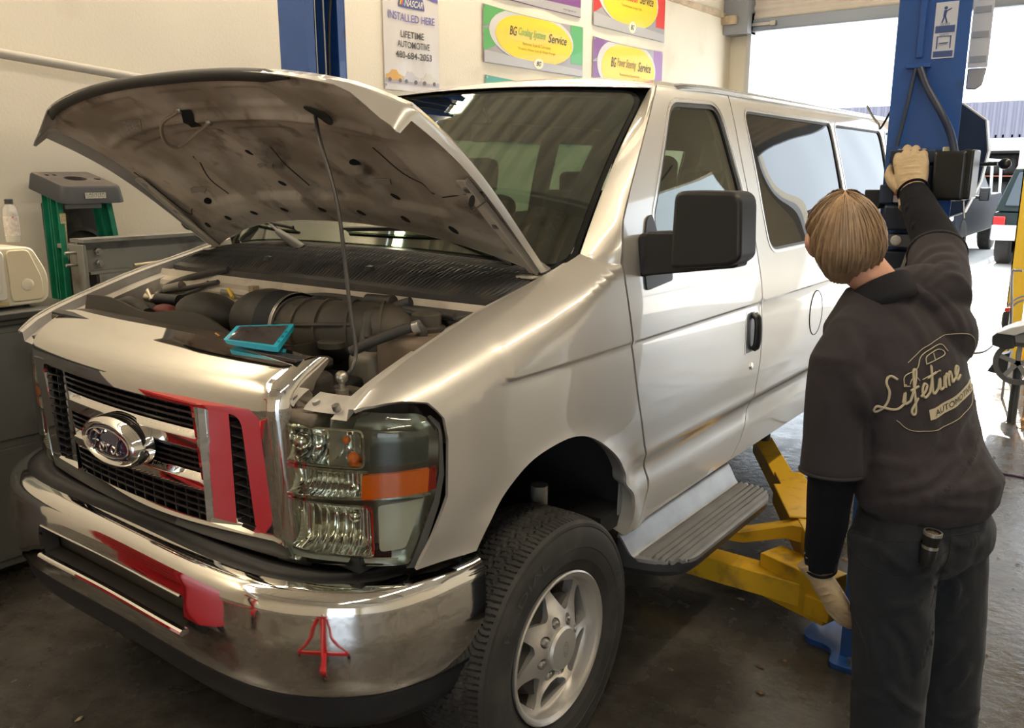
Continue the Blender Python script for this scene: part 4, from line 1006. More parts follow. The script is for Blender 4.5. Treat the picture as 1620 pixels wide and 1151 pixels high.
for x in (.10, -.28, .36): ep('push_clip', MB().lathe([(.012, 0), (.010, .005), (0, .007)], (x, -.56, 1.288), seg=12), BLACKP)
# flexible air dam that waves along the radiator
g = MB(); K = 40
def fl(t): x = lerp(-.70, .10, t); return (x, -.455 + .02 * math.sin(t * 7), 1.318 + .014 * math.sin(t * 9 + 1) - .028 * sstep(.85, 1, t))
g.add([fl(i / K) for i in range(K + 1)] + [(x, y - .012, z - .05) for x, y, z in [fl(i / K) for i in range(K + 1)]] + [(x, y + .008, z) for x, y, z in [fl(i / K) for i in range(K + 1)]],
      [(i, i + 1, K + 2 + i, K + 1 + i) for i in range(K)] + [(i, i + 1, 2 * K + 3 + i, 2 * K + 2 + i) for i in range(K)])
ep('air_dam', g, mat('dam_rubber', (.055, .048, .038), .6))
# intake: resonator, dome, corrugated neck, ribbed elbow
ep('resonator', MB().ball((-.29, -.26, 1.275), .075, 24, 14, (2.0, 1.15, 1.0)), DUST)
ep('intake_dome', MB().ball((.04, -.25, 1.285), .112, 28, 16, (1.45, 1.0, .92)), DUST)
g = MB(); pr_ = []
for i in range(25): pr_.append((.092 + .006 * math.sin(i * math.pi / 2 * 1.0) , .12 + .0065 * i))
g.lathe([(.098 + (.008 if i % 2 else 0), .095 + .008 * i) for i in range(12)], (0, -.27, 1.285), 'x', 32, caps=False); ep('bellows', g, mat('bellows_black', (.025, .024, .023), .6), angle=60)
pth = smoothpath([(.185, -.28, 1.285), (.30, -.29, 1.29), (.42, -.27, 1.30), (.52, -.21, 1.30), (.56, -.15, 1.27)], 8)
ep('intake_elbow', MB().tube(pth, [.092, .092, .085, .078, .07], 28), DUSTL)
for t in (2, 7, 12, 17, 22): 
    ep('elbow_rib', MB().tube([pth[t] + (pth[t + 1] - pth[t]).normalized() * d for d in (0, .008)], .006 + interp(t, [0, 8, 16, 24, 32], [.092, .092, .085, .078, .07]), 28), DUSTL)
ep('elbow_rib', MB().tube([p + Vector((0, -.088, .030)) for p in pth[2:22]], .006, 8), DUSTL)
ep('band_clamp', MB().lathe([(.105, .178), (.105, .192)], (0, -.27, 1.285), 'x', 36, caps=False), STEEL)
g = MB()
for i in range(6): g.prism([(-.38 + 0, 1.20), (-.20, 1.20), (-.22, 1.27), (-.35, 1.235)], .055 + .03 * i, .062 + .03 * i, 'x')
ep('cooling_fins', g, DUST)
g = MB()
for i in range(9): g.box(.13 + .02 * i, .142 + .02 * i, -.215, -.16, 1.27, 1.372)
g.box(.12, .32, -.21, -.165, 1.25, 1.36); ep('filter_cover', g, DUST, bevel=.004)
# filler tank with cap, small reservoir, battery cover
TANK = mat('tank_plastic', (.20, .15, .105), .5, dirt=(.11, .075, .05), dscale=6, damt=(.4, .7))
ep('coolant_tank', MB().box(.60, .80, -.36, -.15, 1.17, 1.330), TANK, bevel=.03, seg=4)
ep('coolant_cap', MB().lathe([(.050, .0), (.052, .012), (.040, .016), (.040, .046), (.034, .050), (0, .050)], (.700, -.255, 1.328), seg=20), DUST)
ep('washer_tank', MB().box(.49, .60, -.36, -.24, 1.14, 1.265), mat('tank_pale', (.19, .17, .13), .5, dirt=(.10, .08, .055), dscale=7), bevel=.025, seg=4)
ep('washer_cap', MB().lathe([(.030, 0), (.030, .03), (.034, .03), (.034, .044), (0, .046)], (.545, -.30, 1.262), seg=18), DUST)
ep('battery_cover', MB().box(.30, .585, -.60, -.47, 1.10, 1.245), DUSTL, bevel=.025, seg=3)
ep('battery_box', MB().box(.34, .56, -.47, -.33, 1.0, 1.20), mat('battery_black', (.02, .02, .02), .5), bevel=.012)
ep('shroud_fin', MB().prism([(-.47, 1.20), (-.33, 1.20), (-.30, 1.245), (-.36, 1.282), (-.46, 1.285)], .395, .402, 'x'), DUST)
ep('tray', MB().box(.55, .76, -.60, -.40, 1.165, 1.190).box(.60, .70, -.66, -.60, 1.15, 1.185), mat('tray_tan', (.17, .135, .10), .6, dirt=(.08, .065, .05), dscale=7), bevel=.012)
ep('filler_neck', MB().lathe([(.034, 0), (.034, .012), (.026, .018), (.020, .018), (0, .016)], (.46, -.42, 1.235), seg=20), DUST)
ep('oil_cap', MB().lathe([(.038, 0), (.040, .016), (.034, .02), (0, .021)], (.44, -.36, 1.27), seg=20), DUST)
# T-shaped hold-down bolt next to the rod's foot
ep('adjuster_knob', MB().cyl((.655, -.52, 1.188), (.655, -.52, 1.215), .016).cyl((.655, -.52, 1.21), (.655, -.52, 1.236), .008).add([], []).ball((.655, -.52, 1.246), .017, 12, 8), mat('knob_zinc', (.45, .42, .36), .35, .8))
ep('rod_bracket', MB().cyl((.59, -.50, 1.190), (.66, -.50, 1.196), .010).lathe([(.03, 0), (.03, .01), (0, .01)], (.64, -.49, 1.188), seg=14), DUST)
def hose(name, pts, r, m_=HOSE, rib=False):
    pts = smoothpath(pts, 7); g = MB()
    if rib: g.tube(pts, [r * (1 + .08 * (i % 2)) for i in range(len(pts))], 12)
    else: g.tube(pts, r, 12)
    return ep(name, g, m_)
hose('radiator_hose', [at(555, 556, 'y', -.42), at(600, 536, 'y', -.38), at(660, 517, 'y', -.33), (.74, -.31, 1.30)], .014)
ep('hose_clamp', MB().tube([at(655, 519, 'y', -.335), at(665, 516, 'y', -.328)], .018, 14), STEEL)
hose('breather_hose', [(.585, -.13, 1.345), at(593, 495, 'y', -.26), at(580, 520, 'y', -.30), at(578, 545, 'y', -.33)], .017, rib=True)
hose('heater_hose', [at(530, 478, 'y', -.18), at(560, 478, 'y', -.18), at(600, 490, 'y', -.2), at(650, 478, 'y', -.17)], .016)
hose('wiring_loom', [at(470, 470, 'y', -.17), at(520, 468, 'y', -.175), at(600, 480, 'y', -.18), at(660, 492, 'y', -.19), at(720, 500, 'y', -.2)], .010)
ep('vacuum_valve', MB().cyl(at(582, 475, 'y', -.19), at(622, 478, 'y', -.19), .020), DUST)
ep('ignition_box', MB().box(.50, .60, -.22, -.165, 1.27, 1.33).box(.63, .70, -.22, -.17, 1.28, 1.345), DUST, bevel=.006)
ep('radiator_overflow', MB().cyl((-.35, -.155, 1.335), (.42, -.165, 1.325), .012), MET)
hose('washer_hose', [at(362, 426, 'y', -.10), at(330, 432, 'y', -.12), at(290, 442, 'y', -.14), at(262, 455, 'y', -.18), at(250, 470, 'y', -.22)], .012)
hose('vacuum_hose', [at(255, 462, 'y', -.2), at(300, 455, 'y', -.18), at(345, 446, 'y', -.16)], .009)
hose('spark_cable', [at(280, 470, 'y', -.2), at(320, 455, 'y', -.17), at(330, 446, 'y', -.16)], .007)
ep('hose_coupling', MB().cyl(at(232, 470, 'y', -.28), at(252, 473, 'y', -.27), .016).cyl(at(236, 460, 'y', -.27), at(243, 475, 'y', -.28), .014), mat('coupling_silver', (.5, .45, .36), .35, .8))
ep('inlet_pipe', MB().cyl(at(250, 473, 'y', -.27), at(285, 476, 'y', -.26), .022), BLACKP)
ep('red_cover', MB().ball(at(262, 490, 'y', -.33), .040, 14, 8, (1.4, .8, .5)), mat('faded_red', (.20, .045, .035), .6))
ep('solenoid', MB().cyl(at(263, 458, 'y', -.19), at(288, 452, 'y', -.18), .018), MET)
ep('pulley_guard', MB().tube([at(180, 486, 'y', -.36), at(205, 478, 'y', -.34), at(225, 488, 'y', -.36), at(235, 497, 'y', -.38)], .022, 10, sm=5), DUST)
ep('hose_bracket', MB().box(-.19, -.165, -.165, -.14, 1.30, 1.37), mat('bracket_tan', (.36, .29, .18), .5, .3))
MB().cyl(at(361, 457, 'y', -.17), at(368, 470, 'y', -.19), .006).build('dipstick_handle', mat('yellow_handle', (.75, .50, .02), .4), eng)
MB().tube([at(341, 527, 'y', -.52), at(347, 531, 'y', -.52), at(345, 537, 'y', -.52)], .003, 6).build('hose_clip', mat('orange_clip', (.6, .28, .03), .5), eng)
# blue rimmed tablet leaning in the bay: a thing of its own
tb = empty('diagnostic_tablet', (.20, -.42, 1.28)); tag(tb, 'tablet in a bright blue rubber case resting in the open engine bay', 'tablet')
A_, B_, C_, D_ = at(353, 537, 'z', 1.321), at(374, 515, 'z', 1.351), at(466, 512, 'z', 1.351), at(438, 549, 'z', 1.321)
def quad(u, v): return A_.lerp(D_, u).lerp(B_.lerp(C_, u), v)
nq = (D_ - A_).cross(B_ - A_).normalized(); nq = nq if nq.z > 0 else -nq
panel('case', roundpoly([(0, 0), (1, 0), (1, 1), (0, 1)], .05, 4), quad, mat('case_blue', (.02, .42, .60), .45), tb, step=.1, thick=.014)
panel('screen', roundpoly([(.08, .07), (.92, .07), (.92, .92), (.08, .92)], .02, 3), lambda u, v: quad(u, v) + nq * .0015, mat('tablet_screen', (.06, .052, .056), .15, coat=1), tb, step=.1, thick=.001)
for i in range(3): 
    c = quad(.965, .62 - .2 * i) + nq * .001; MB().ball(c, .004, 8, 6).build('side_button', mat('case_dark', (.01, .2, .28), .5), tb)
# ================================================================ THE VAN: mirror, handles, step, cabin
FAB = mat('seat_fabric', (.055, .055, .058), .85)
for s_ in (1, -1):
    dr = doors[0] if s_ > 0 else doors[1]
    # black sail at the front corner of the window
    f = (lambda y, z, s_=s_: (s_ * (XS(y, z) + .006), y, z))
    panel('mirror_sail', roundpoly([(.425, 1.385), (.60, 1.40), (.60, 1.45), (.53, 1.545), (.505, 1.615), (.47, 1.60), (.42, 1.50)], .012, 3), f, BLACKP, dr, step=.04, thick=.012, flip=s_ < 0)
    mr = empty('side_mirror'); mr.parent = van; mr.location = (s_ * 1.15, .40 - 1.9, 1.5)
    # arm block against the door, then the tall head standing out from it
    def rb(poly, y0, y1, name, m_, r_=.02, sg=5):
        g = MB().prism([(s_ * x, z) for x, z in poly], y0, y1, 'y'); return g.build(name, m_, mr, bevel=r_, seg=sg, angle=60)
    rb(roundpoly([(.970, 1.425), (1.03, 1.440), (1.045, 1.565), (.965, 1.560)], .02, 4), .40, .56, 'mount', BLACKP, .012, 3)
    rb(roundpoly([(1.0, 1.435), (1.30, 1.480), (1.30, 1.530), (1.15, 1.572), (1.01, 1.568)], .012, 3), .37, .45, 'arm', BLACKP, .018, 4)
    rb(roundpoly([(1.118, 1.470), (1.300, 1.488), (1.330, 1.51), (1.322, 1.690), (1.125, 1.690)], [.02, .03, .02, .04, .03], 5), .315, .435, 'mirror_head', BLACKP, .035, 5)
    MB().box(min(s_ * 1.14, s_ * 1.31), max(s_ * 1.14, s_ * 1.31), .4345, .4375, 1.51, 1.67).build('mirror_glass', mat('mirror_face', (.9, .9, .9), .01, 1), mr)
    # recessed handle and lock
    hp = roundpoly([(1.245, 1.045), (1.335, 1.045), (1.335, 1.205), (1.245, 1.205)], .016, 4)
    fo_ = lambda y, z, s_=s_: (s_ * (XS(y, z) + .0012), y, z)
    panel('handle_recess', hp, fo_, mat('recess_black', (.008, .008, .009), .3), dr, step=.03, thick=.003, flip=s_ < 0)
    panel('handle_surround', inset(hp, -.006), fo_, PAINT, dr, holes=[inset(hp, .001)], step=.03, thick=.003, flip=s_ < 0)
    hh = MB().tube([(s_ * (XS(1.31, z) + o), 1.312, z) for z, o in ((1.055, .004), (1.07, .018), (1.12, .022), (1.175, .020), (1.195, .004))], .014, 12, sm=5, sx=.6, sy=1.2)
    hh.build('door_handle', mat('handle_black', (.02, .02, .021), .3), dr)
    MB().lathe([(.014, 0), (.014, .004), (.010, .006), (0, .006)], (s_ * (XS(1.31, .985) - .001), 1.318, .985), seg=20, frame=(Vector((0, 1, 0)), Vector((0, 0, 1)), Vector((s_, 0, 0)))).build('door_lock', CHROME, dr)
# fuel door outline
f = lambda y, z: (XS(y, z) + .0015, y, z)
cq = [(2.08 + .085 * math.cos(t), 1.10 + .10 * math.sin(t)) for t in [2 * math.pi * i / 28 for i in range(28)]]
panel('fuel_door', cq, f, PAINT, sides[0], step=.04, thick=.002)
MB().tube([Vector(f(*p)) for p in inset(cq, -.003)], .0018, 6, closed=True).build('fuel_door_gap', mat('gap_dark', (.02, .02, .02), .8), sides[0])
# running boards
for s_ in (1, -1):
    rbd = empty('running_board'); rbd.parent = van; rbd.location = (s_ * 1.02, .95 - 1.9, .52)
    ya, yb = .42, 1.26
    rp = roundpoly([(.925, ya - .02), (1.075, ya + .02), (1.145, ya + .10), (1.145, yb - .06), (1.10, yb + .02), (.925, yb + .03)], [.01, .05, .05, .06, .05, .01], 5)
    def RBF(x, y, s_=s_):
        rise = .075 * (1 - sstep(.925, .985, x))
        on = sstep(.985, .99, x) * (1 - sstep(1.125, 1.13, x)) * sstep(ya + .02, ya + .04, y)
        rib = .008 * on * (1 if (x - .985) % .0235 < .0125 else 0)
        return (s_ * x, y, .500 + rise + rib)
    g = MB()
    lp = densify(rp, .03); top = lp
    panel('step_plate', rp, lambda x, y: RBF(x, y), mat('step_grey', (.25, .255, .26), .40, .45, nscale=12, namp=.15), rbd, step=.0078, thick=.012, flip=s_ < 0)
    k = len(lp); r2_ = inset(lp, .03)
    g.add([Vector(RBF(*p)) - Vector((0, 0, .010)) for p in lp] + [(s_ * (x), y, .462) for x, y in [(p[0] - .004, p[1]) for p in lp]] + [(s_ * x, y, .435) for x, y in r2_],
          [(j * k + i, j * k + (i + 1) % k, (j + 1) * k + (i + 1) % k, (j + 1) * k + i) for j in range(2) for i in range(k)])
    g.add([(s_ * x, y, .435) for x, y in r2_], [tuple(range(k))])
    g.build('step_skirt', mat('skirt_black', (.035, .037, .04), .35), rbd)
# seats, dash, wheel
def seat(x, y, w_, name='front_seat', hr=True):
    st = empty(name); st.parent = van; st.location = (x, y - 1.9, 1.0)
    def cushion(nm, c, sx, sy, sz, rx=0, m_=FAB):
        M4 = Matrix.Translation(c) @ Matrix.Rotation(rx, 4, 'X'); g = MB(M4).box(-sx, sx, -sy, sy, -sz, sz); return g.build(nm, m_, st, bevel=min(sx, sy, sz) * .8, seg=4)
    cushion('seat_cushion', (x, y, 1.0), w_, .24, .07); cushion('seat_back', (x, y + .27, 1.32), w_, .07, .32, R(-12))
    if hr:
        cushion('headrest', (x, y + .35, 1.72), .13, .05, .085, R(-8)); MB().cyl((x - .06, y + .34, 1.58), (x - .06, y + .345, 1.66), .007).cyl((x + .06, y + .34, 1.58), (x + .06, y + .345, 1.66), .007).build('headrest_post', STEEL, st)
    MB().box(x - w_ * .8, x + w_ * .8, y - .2, y + .2, .66, .94).build('seat_base', DARK, st)
    return st
seat(.47, 1.02, .25); seat(-.47, 1.02, .25)
for y in (2.05, 2.95, 3.80):
    seat(-.12, y, .62, 'bench_seat', False)
    for x in (-.52, -.12, .28): MB().box(x - .13, x + .13, y + .30, y + .39, 1.60, 1.74).build('bench_headrest', FAB, van, bevel=.04, seg=4)
# clear plastic cover draped on the driver's seat back
PLAS = glass('clear_plastic', (.82, .82, .78), 1.35, .12)
MB().grid(lambda a, b: (.47 + .29 * math.sin((a - .5) * math.pi) , 1.22 + .06 * math.cos((a - .5) * math.pi * 2) + .12 * b + .012 * math.sin(a * 31 + b * 9), .92 + .84 * b), 40, 24).build('seat_cover', PLAS, van)
MB().tube([(.86, 1.34, 1.86), (.80, 1.30, 1.55), (.60, 1.22, 1.30)], .02, 6, sx=.15).build('seat_belt', FAB, van)
g = MB(); n = 12
g.prism([(.28, 1.30), (.34, 1.46), (.50, 1.475), (.62, 1.40), (.66, 1.20), (.55, .95), (.30, .95)], -.84, .84, 'x'); g.build('dashboard', mat('dash_grey', (.085, .085, .082), .6), van, bevel=.02, seg=3)
sw = empty('steering_wheel'); sw.parent = van; sw.location = (.47, .72 - 1.9, 1.42)
cw = Vector((.47, .74, 1.43)); ax = Vector((0, .80, .60)); ux = Vector((1, 0, 0)); uy = ax.cross(ux)
MB().tube([cw + ux * (.19 * math.cos(t)) + uy * (.19 * math.sin(t)) for t in [2 * math.pi * i / 40 for i in range(40)]], .013, 10, closed=True).build('wheel_rim', BLACKP, sw)
g = MB()
for t in (0, math.pi, -math.pi / 2, -.6): g.bar(cw, cw + ux * (.18 * math.cos(t)) + uy * (.18 * math.sin(t)), .03, .014, ax)
g.build('wheel_spoke', BLACKP, sw); MB().lathe([(.06, -.02), (.06, .02), (.04, .035), (0, .035)], cw, seg=24, frame=(ux, uy, -ax)).build('wheel_hub', BLACKP, sw)
MB().cyl(cw, cw - ax * -.0 + Vector((0, -.25, -.16)), .03).build('steering_column', BLACKP, sw)
MB().box(-.10, .10, .90, .93, 1.86, 1.93).cyl((0, .86, 1.99), (0, .91, 1.93), .008).build('rear_view_mirror', BLACKP, van, bevel=.008)
# ================================================================ TWO POST LIFT
LB = mat('lift_blue', (.018, .085, .32), .38, coat=.3, nscale=4, namp=.12, dirt=(.03, .045, .09), dscale=12, damt=(.62, .8))
LY = mat('lift_yellow', (.72, .42, .02), .42, dirt=(.34, .20, .03), dscale=10, damt=(.55, .75))
def post(name, x0, x1, y0, y1, s_, label):
    """x0 is the face towards the van, s_ the side the open channel faces"""
    p = empty(name, ((x0 + x1) / 2, (y0 + y1) / 2, 0)); tag(p, label, 'lift post', 'posts of the vehicle lift')
    H = 3.75; t = .008; xi = x0 if s_ < 0 else x1; xo = x1 if s_ < 0 else x0
    xq = xo + s_ * .055          # the closed side slants inwards towards the back
    g = MB().prism([(x0, y0), (x1, y0), (x1, y0 + t), (x0, y0 + t)], .02, H).prism([(min(xi, xq), y1 - t), (max(xi, xq), y1 - t), (max(xi, xq), y1), (min(xi, xq), y1)], .02, H)
    pp = [(xo, y0), (xo + s_ * t, y0), (xq + s_ * t, y1), (xq, y1)]
    g.prism(pp if s_ < 0 else pp[::-1], .02, H)
    g.box(min(xi, xi - s_ * t), max(xi, xi - s_ * t), y0, y0 + .055, .02, H).box(min(xi, xi - s_ * t), max(xi, xi - s_ * t), y1 - .055, y1, .02, H)
    g.build('column', LB, p, bevel=.004)
    cx = (x0 + x1) / 2
    g = MB().box(min(x0, x1) + .02, max(x0, x1) - .07, y0 + .02, y1 - .02, .30, .95); g.build('carriage', mat('carriage_blue', (.012, .045, .16), .5), p, bevel=.005)
    g = MB()
    for dy in (.085, .145): g.cyl((xi - s_ * .03, y0 + dy, .9), (xi - s_ * .03, y0 + dy, H), .005)
    g.build('lift_cable', mat('cable_grey', (.35, .34, .33), .4, .7), p)
    MB().tube([(xi - s_ * .03, y0 + .18, 3.7), (xi - s_ * .01, y0 + .20, 2.9), (xi - s_ * .03, y0 + .17, 2.3), (xi - s_ * .03, y0 + .19, 1.2)], .009, 8, sm=6).build('hydraulic_hose', mat('hose_black', (.012, .012, .012), .4), p)
    return p
pr_ = post('lift_post', 1.495, 1.70, 1.05, 1.31, -1, 'blue lift post behind the mechanic, carrying the power unit and safety stickers')
pl_ = post('lift_post', -1.66, -1.44, 1.20, 1.47, 1, 'blue lift post by the cream wall, seen above the raised hood, with open cable channel')
# base plates with a scalloped foot
for p, sx, x0, x1, y0, y1 in ((pr_, -1, 1.495, 1.70, 1.05, 1.31), (pl_, 1, -1.66, -1.44, 1.20, 1.47)):
    xi = x0 if sx < 0 else x1
    pl = [(xi + sx * .02, y0 - .07), (xi - sx * .28, y0 - .07), (xi - sx * .28, y1 + .07), (xi + sx * .02, y1 + .07), (xi + sx * .15, y1 + .02), (xi + sx * .165, y0 + .10), (xi + sx * .14, y0 + .05), (xi + sx * .07, y0 + .045), (xi + sx * .035, y0 + .02)]
    MB().prism(roundpoly(pl, .02, 4) if sx < 0 else list(reversed(roundpoly(pl, .02, 4))), .0, .022).build('base_plate', LB, p, bevel=.002)
    for k in range(3): MB().cyl((xi - sx * .05 * (k * 2 + 1), y0 - .04, .022), (xi - sx * .05 * (k * 2 + 1), y0 - .04, .045), .014, 6).build('anchor_bolt', STEEL, p)
# details on the near post
g = MB().box(1.560, 1.578, 1.038, 1.05, 2.08, 3.7).box(1.535, 1.605, 1.030, 1.05, 2.05, 2.062); g.build('cable_guard', LB, pr_, bevel=.002)
MB().tube([(1.565, 1.035, 2.05), (1.553, 1.030, 1.95), (1.533, 1.030, 1.82)], .0055, 8, sm=5).build('lock_cable', mat('cable_dark', (.02, .03, .06), .5), pr_)
MB().tube([at(1456, 108, 'y', 1.03), at(1468, 140, 'y', 1.01), at(1490, 180, 'y', .99), at(1505, 215, 'y', .99), at(1513, 258, 'y', .98)], .011, 10, sm=6).build('power_cable', mat('cable_navy', (.015, .025, .06), .45), pr_)
# safety sheet on the post face and a second one round the corner
sh = MB().box(1.602, 1.664, 1.0475, 1.0495, 2.075, 2.235).build('warning_sheet', mat('sheet_white', (.55, .58, .66), .4), pr_)
DB = mat('print_blue', (.05, .09, .25), .5)
def mark(g_, name='printed_mark', par=sh, m_=DB): return g_.build(name, m_, par, smooth=False)
Y0 = 1.0468
mark(MB().box(1.606, 1.660, Y0, Y0 + .001, 2.148, 2.168)); mark(MB().box(1.606, 1.660, Y0, Y0 + .001, 2.079, 2.096))
mark(MB().ball((1.630, Y0 + .0005, 2.218), .005, 12, 8, (1, .1, 1)).bar((1.630, Y0, 2.212), (1.628, Y0, 2.194), .008, .001, (0, 1, 0)).bar((1.628, Y0, 2.195), (1.622, Y0, 2.176), .004, .001, (0, 1, 0)).bar((1.630, Y0, 2.195), (1.636, Y0, 2.176), .004, .001, (0, 1, 0)).bar((1.631, Y0, 2.209), (1.646, Y0, 2.216), .003, .001, (0, 1, 0)))
mark(MB().bar((1.614, Y0, 2.103), (1.614, Y0, 2.138), .003, .001, (0, 1, 0)).bar((1.651, Y0, 2.103), (1.651, Y0, 2.138), .003, .001, (0, 1, 0)).bar((1.612, Y0, 2.138), (1.653, Y0, 2.138), .001, .003, (0, 1, 0)).bar((1.620, Y0, 2.118), (1.645, Y0, 2.120), .001, .010, (0, 1, 0)))
for zz, ww in ((2.172, 'NOTICE'), (2.144, 'SAFETY')):
    V, F = fittext(ww, .026, .0065); mark(MB().add([(1.640 - .008 + v.x, Y0, zz + v.y - (.0 if zz > 2.15 else .002)) for v in V], F), 'printed_word')
sb = MB().box(1.698, 1.752, 1.082, 1.086, 2.045, 2.46).build('label_sheet', mat('sheet_white'), pr_)
for z in (2.06, 2.13, 2.20, 2.28): mark(MB().box(1.703, 1.747, 1.0805, 1.082, z, z + .018), par=sb, m_=mat('print_pale', (.30, .33, .40), .5))
MB().prism([(1.698, 2.045), (1.750, 2.045), (1.742, 1.995), (1.725, 1.982), (1.698, 1.985)], 1.090, 1.098, 'y').build('plate_flap', mat('switch_grey', (.42, .44, .5), .35, .4), pr_, bevel=.006)
# power unit: dark guard plate, tank, capacitor box, lever
cv = [at(a, b, 'y', 1.33) for a, b in ((1497, 168), (1503, 161), (1522, 163), (1560, 190), (1563, 238), (1550, 287), (1524, 336), (1497, 345))]
MB().prism([(p.x, p.z) for p in cv], 1.33, 1.37, 'y').build('guard_plate', mat('guard_navy', (.010, .022, .05), .35), pr_, bevel=.003)
for a, b in zip(cv[1:-1], cv[2:]): 
    MB().bar(Vector((a.x, 1.352, a.z)), Vector((b.x, 1.352, b.z)), .004, .045, (0, 1, 0)).build('plate_edge', mat('edge_grey', (.5, .52, .54), .4, .3), pr_)
def bx(name, a, b, y0, y1, m_, bev=.004, seg=2):
    p, q = at(a[0], a[1], 'y', y0), at(b[0], b[1], 'y', y0); return MB().box(p.x, q.x, y0, y1, q.z, p.z).build(name, m_, pr_, bevel=bev, seg=seg)
GB = mat('gloss_black', (.008, .009, .010), .32)
bx('capacitor_box', (1478, 239), (1522, 318), .93, 1.05, GB, .010, 4); bx('capacitor_lid', (1524, 236), (1533, 316), .94, 1.05, GB, .006, 3)
bx('valve_block', (1408, 237), (1478, 258), .97, 1.05, mat('valve_navy', (.012, .025, .055), .4)); bx('pump_body', (1404, 258), (1476, 322), .985, 1.05, mat('pump_blue', (.012, .03, .075), .45), .01)
bx('valve_cylinder', (1491, 232), (1502, 258), 1.0, 1.04, mat('zinc_yellow', (.50, .48, .36), .35, .6), .004)
bx('release_box', (1392, 292), (1412, 322), .98, 1.05, mat('box_navy', (.015, .03, .07), .5)); bx('fill_cap', (1368, 300), (1392, 330), 1.0, 1.05, GB)
bx('rating_label_red', (1408, 297), (1432, 309), .983, .985, mat('label_red', (.55, .06, .02), .4), 0); bx('rating_label_white', (1408, 309), (1432, 320), .983, .985, mat('label_pale', (.55, .58, .62), .4), 0)
bx('tank_body', (1398, 324), (1444, 366), .97, 1.05, mat('tank_navy', (.010, .02, .045), .4), .008)
bx('bracket_plate', (1396, 370), (1440, 392), .965, 1.05, mat('bracket_grey', (.11, .12, .15), .45, .4), .003)
c = at(1417, 380, 'y', .965); MB().lathe([(.016, .010), (.016, .0), (.012, -.004), (0, -.005)], (c.x, .965, c.z), 'y', 20).build('bracket_cap', mat('cap_white', (.62, .62, .58), .4), pr_)
bx('lower_housing', (1392, 396), (1436, 440), .97, 1.05, mat('tank_navy'), .006); 
MB().cyl(at(1437, 396, 'y', .965), at(1424, 432, 'y', .965), .005).build('chrome_rod', STEEL, pr_)
a, b = at(1548, 260, 'y', 1.2), at(1578, 259, 'y', 1.2); MB().cyl(a, b, .006).build('lever_rod', GB, pr_)
MB().ball(at(1590, 259, 'y', 1.2), .017, 16, 10, (1.1, 1, 1)).build('lever_knob', GB, pr_)
MB().cyl(at(1524, 318, 'y', .98), at(1525, 345, 'y', .98), .003).build('drain_stem', STEEL, pr_)
# loose wire and cable end over the roof, belonging to the far side
tag(MB().tube([at(1372, 168, 'y', 1.6), at(1380, 183, 'y', 1.55), at(1390, 196, 'y', 1.5), at(1396, 199, 'y', 1.45), (1.485, 1.28, 2.04)], .004, 6, sm=5).build('loose_cable', mat('hose_black'), None), 'short black cable end curling out beside the blue post over the van roof', 'cable')
# yellow arms: each one a part of its post
def seg_arm(root, nm, P, Q, w_, z0, z1): 
    d = (Q - P).normalized(); n_ = Vector((-d.y, d.x, 0)) * (w_ / 2)
    v = [P - n_, P + n_, Q + n_, Q - n_]
    g = MB(); g.add([(p.x, p.y, z0) for p in v] + [(p.x, p.y, z1) for p in v], [(0, 3, 2, 1), (4, 5, 6, 7), (0, 1, 5, 4), (1, 2, 6, 5), (2, 3, 7, 6), (3, 0, 4, 7)])
    return g.build(nm, LY, root, bevel=.004)
V3 = Vector
a1 = seg_arm(pr_, 'swing_arm', V3((1.43, 1.17, 0)), V3((1.14, 1.27, 0)), .13, .08, .26)
seg_arm(a1, 'inner_beam', V3((1.32, 1.20, 0)), V3((.62, 1.20, 0)), .11, .11, .205)
MB().prism([(1.32, .205), (1.32, .36), (1.20, .355), (.98, .265), (.86, .255), (.86, .205), (.90, .215), (1.0, .225), (1.17, .29), (1.25, .29), (1.25, .205)], 1.33, 1.345, 'y').build('gusset', LY, a1, bevel=.002)
MB().prism([(1.32, .345), (1.32, .36), (1.20, .355), (.98, .265), (.86, .255), (.86, .245), (.98, .252), (1.2, .340)], 1.345, 1.43, 'y').build('toe_guard', LY, a1, bevel=.002)
seg_arm(a1, 'stop_block', V3((1.44, 1.16, 0)), V3((1.34, 1.18, 0)), .12, .10, .18)
PADM = mat('pad_rubber', (.03, .03, .03), .7)
MB().cyl((.66, 1.20, .205), (.66, 1.20, .34), .035).lathe([(.06, .34), (.06, .36), (0, .36)], (.66, 1.20, 0), seg=20).build('lift_pad', PADM, a1)
a2 = seg_arm(pr_, 'swing_arm', V3((1.33, 1.30, 0)), V3((.97, 1.93, 0)), .13, .20, .36)
seg_arm(a2, 'inner_beam', V3((1.02, 1.84, 0)), V3((.62, 2.52, 0)), .10, .225, .315)
MB().cyl((.64, 2.48, .31), (.64, 2.48, .40), .035).lathe([(.06, .40), (.06, .42), (0, .42)], (.64, 2.48, 0), seg=20).build('lift_pad', PADM, a2)
seg_arm(a2, 'toe_guard', V3((1.23, 1.42, 0)), V3((1.04, 1.75, 0)), .145, .360, .368)
for (x, y, ex, ey) in ((-1.44, 1.25, -.66, .62), (-1.44, 1.42, -.64, 2.2)):
    a_ = seg_arm(pl_, 'swing_arm', V3((x, y, 0)), V3((x, y, 0)).lerp(V3((ex, ey, 0)), .55), .13, .10, .26); seg_arm(a_, 'inner_beam', V3((x, y, 0)).lerp(V3((ex, ey, 0)), .5), V3((ex, ey, 0)), .10, .12, .22)
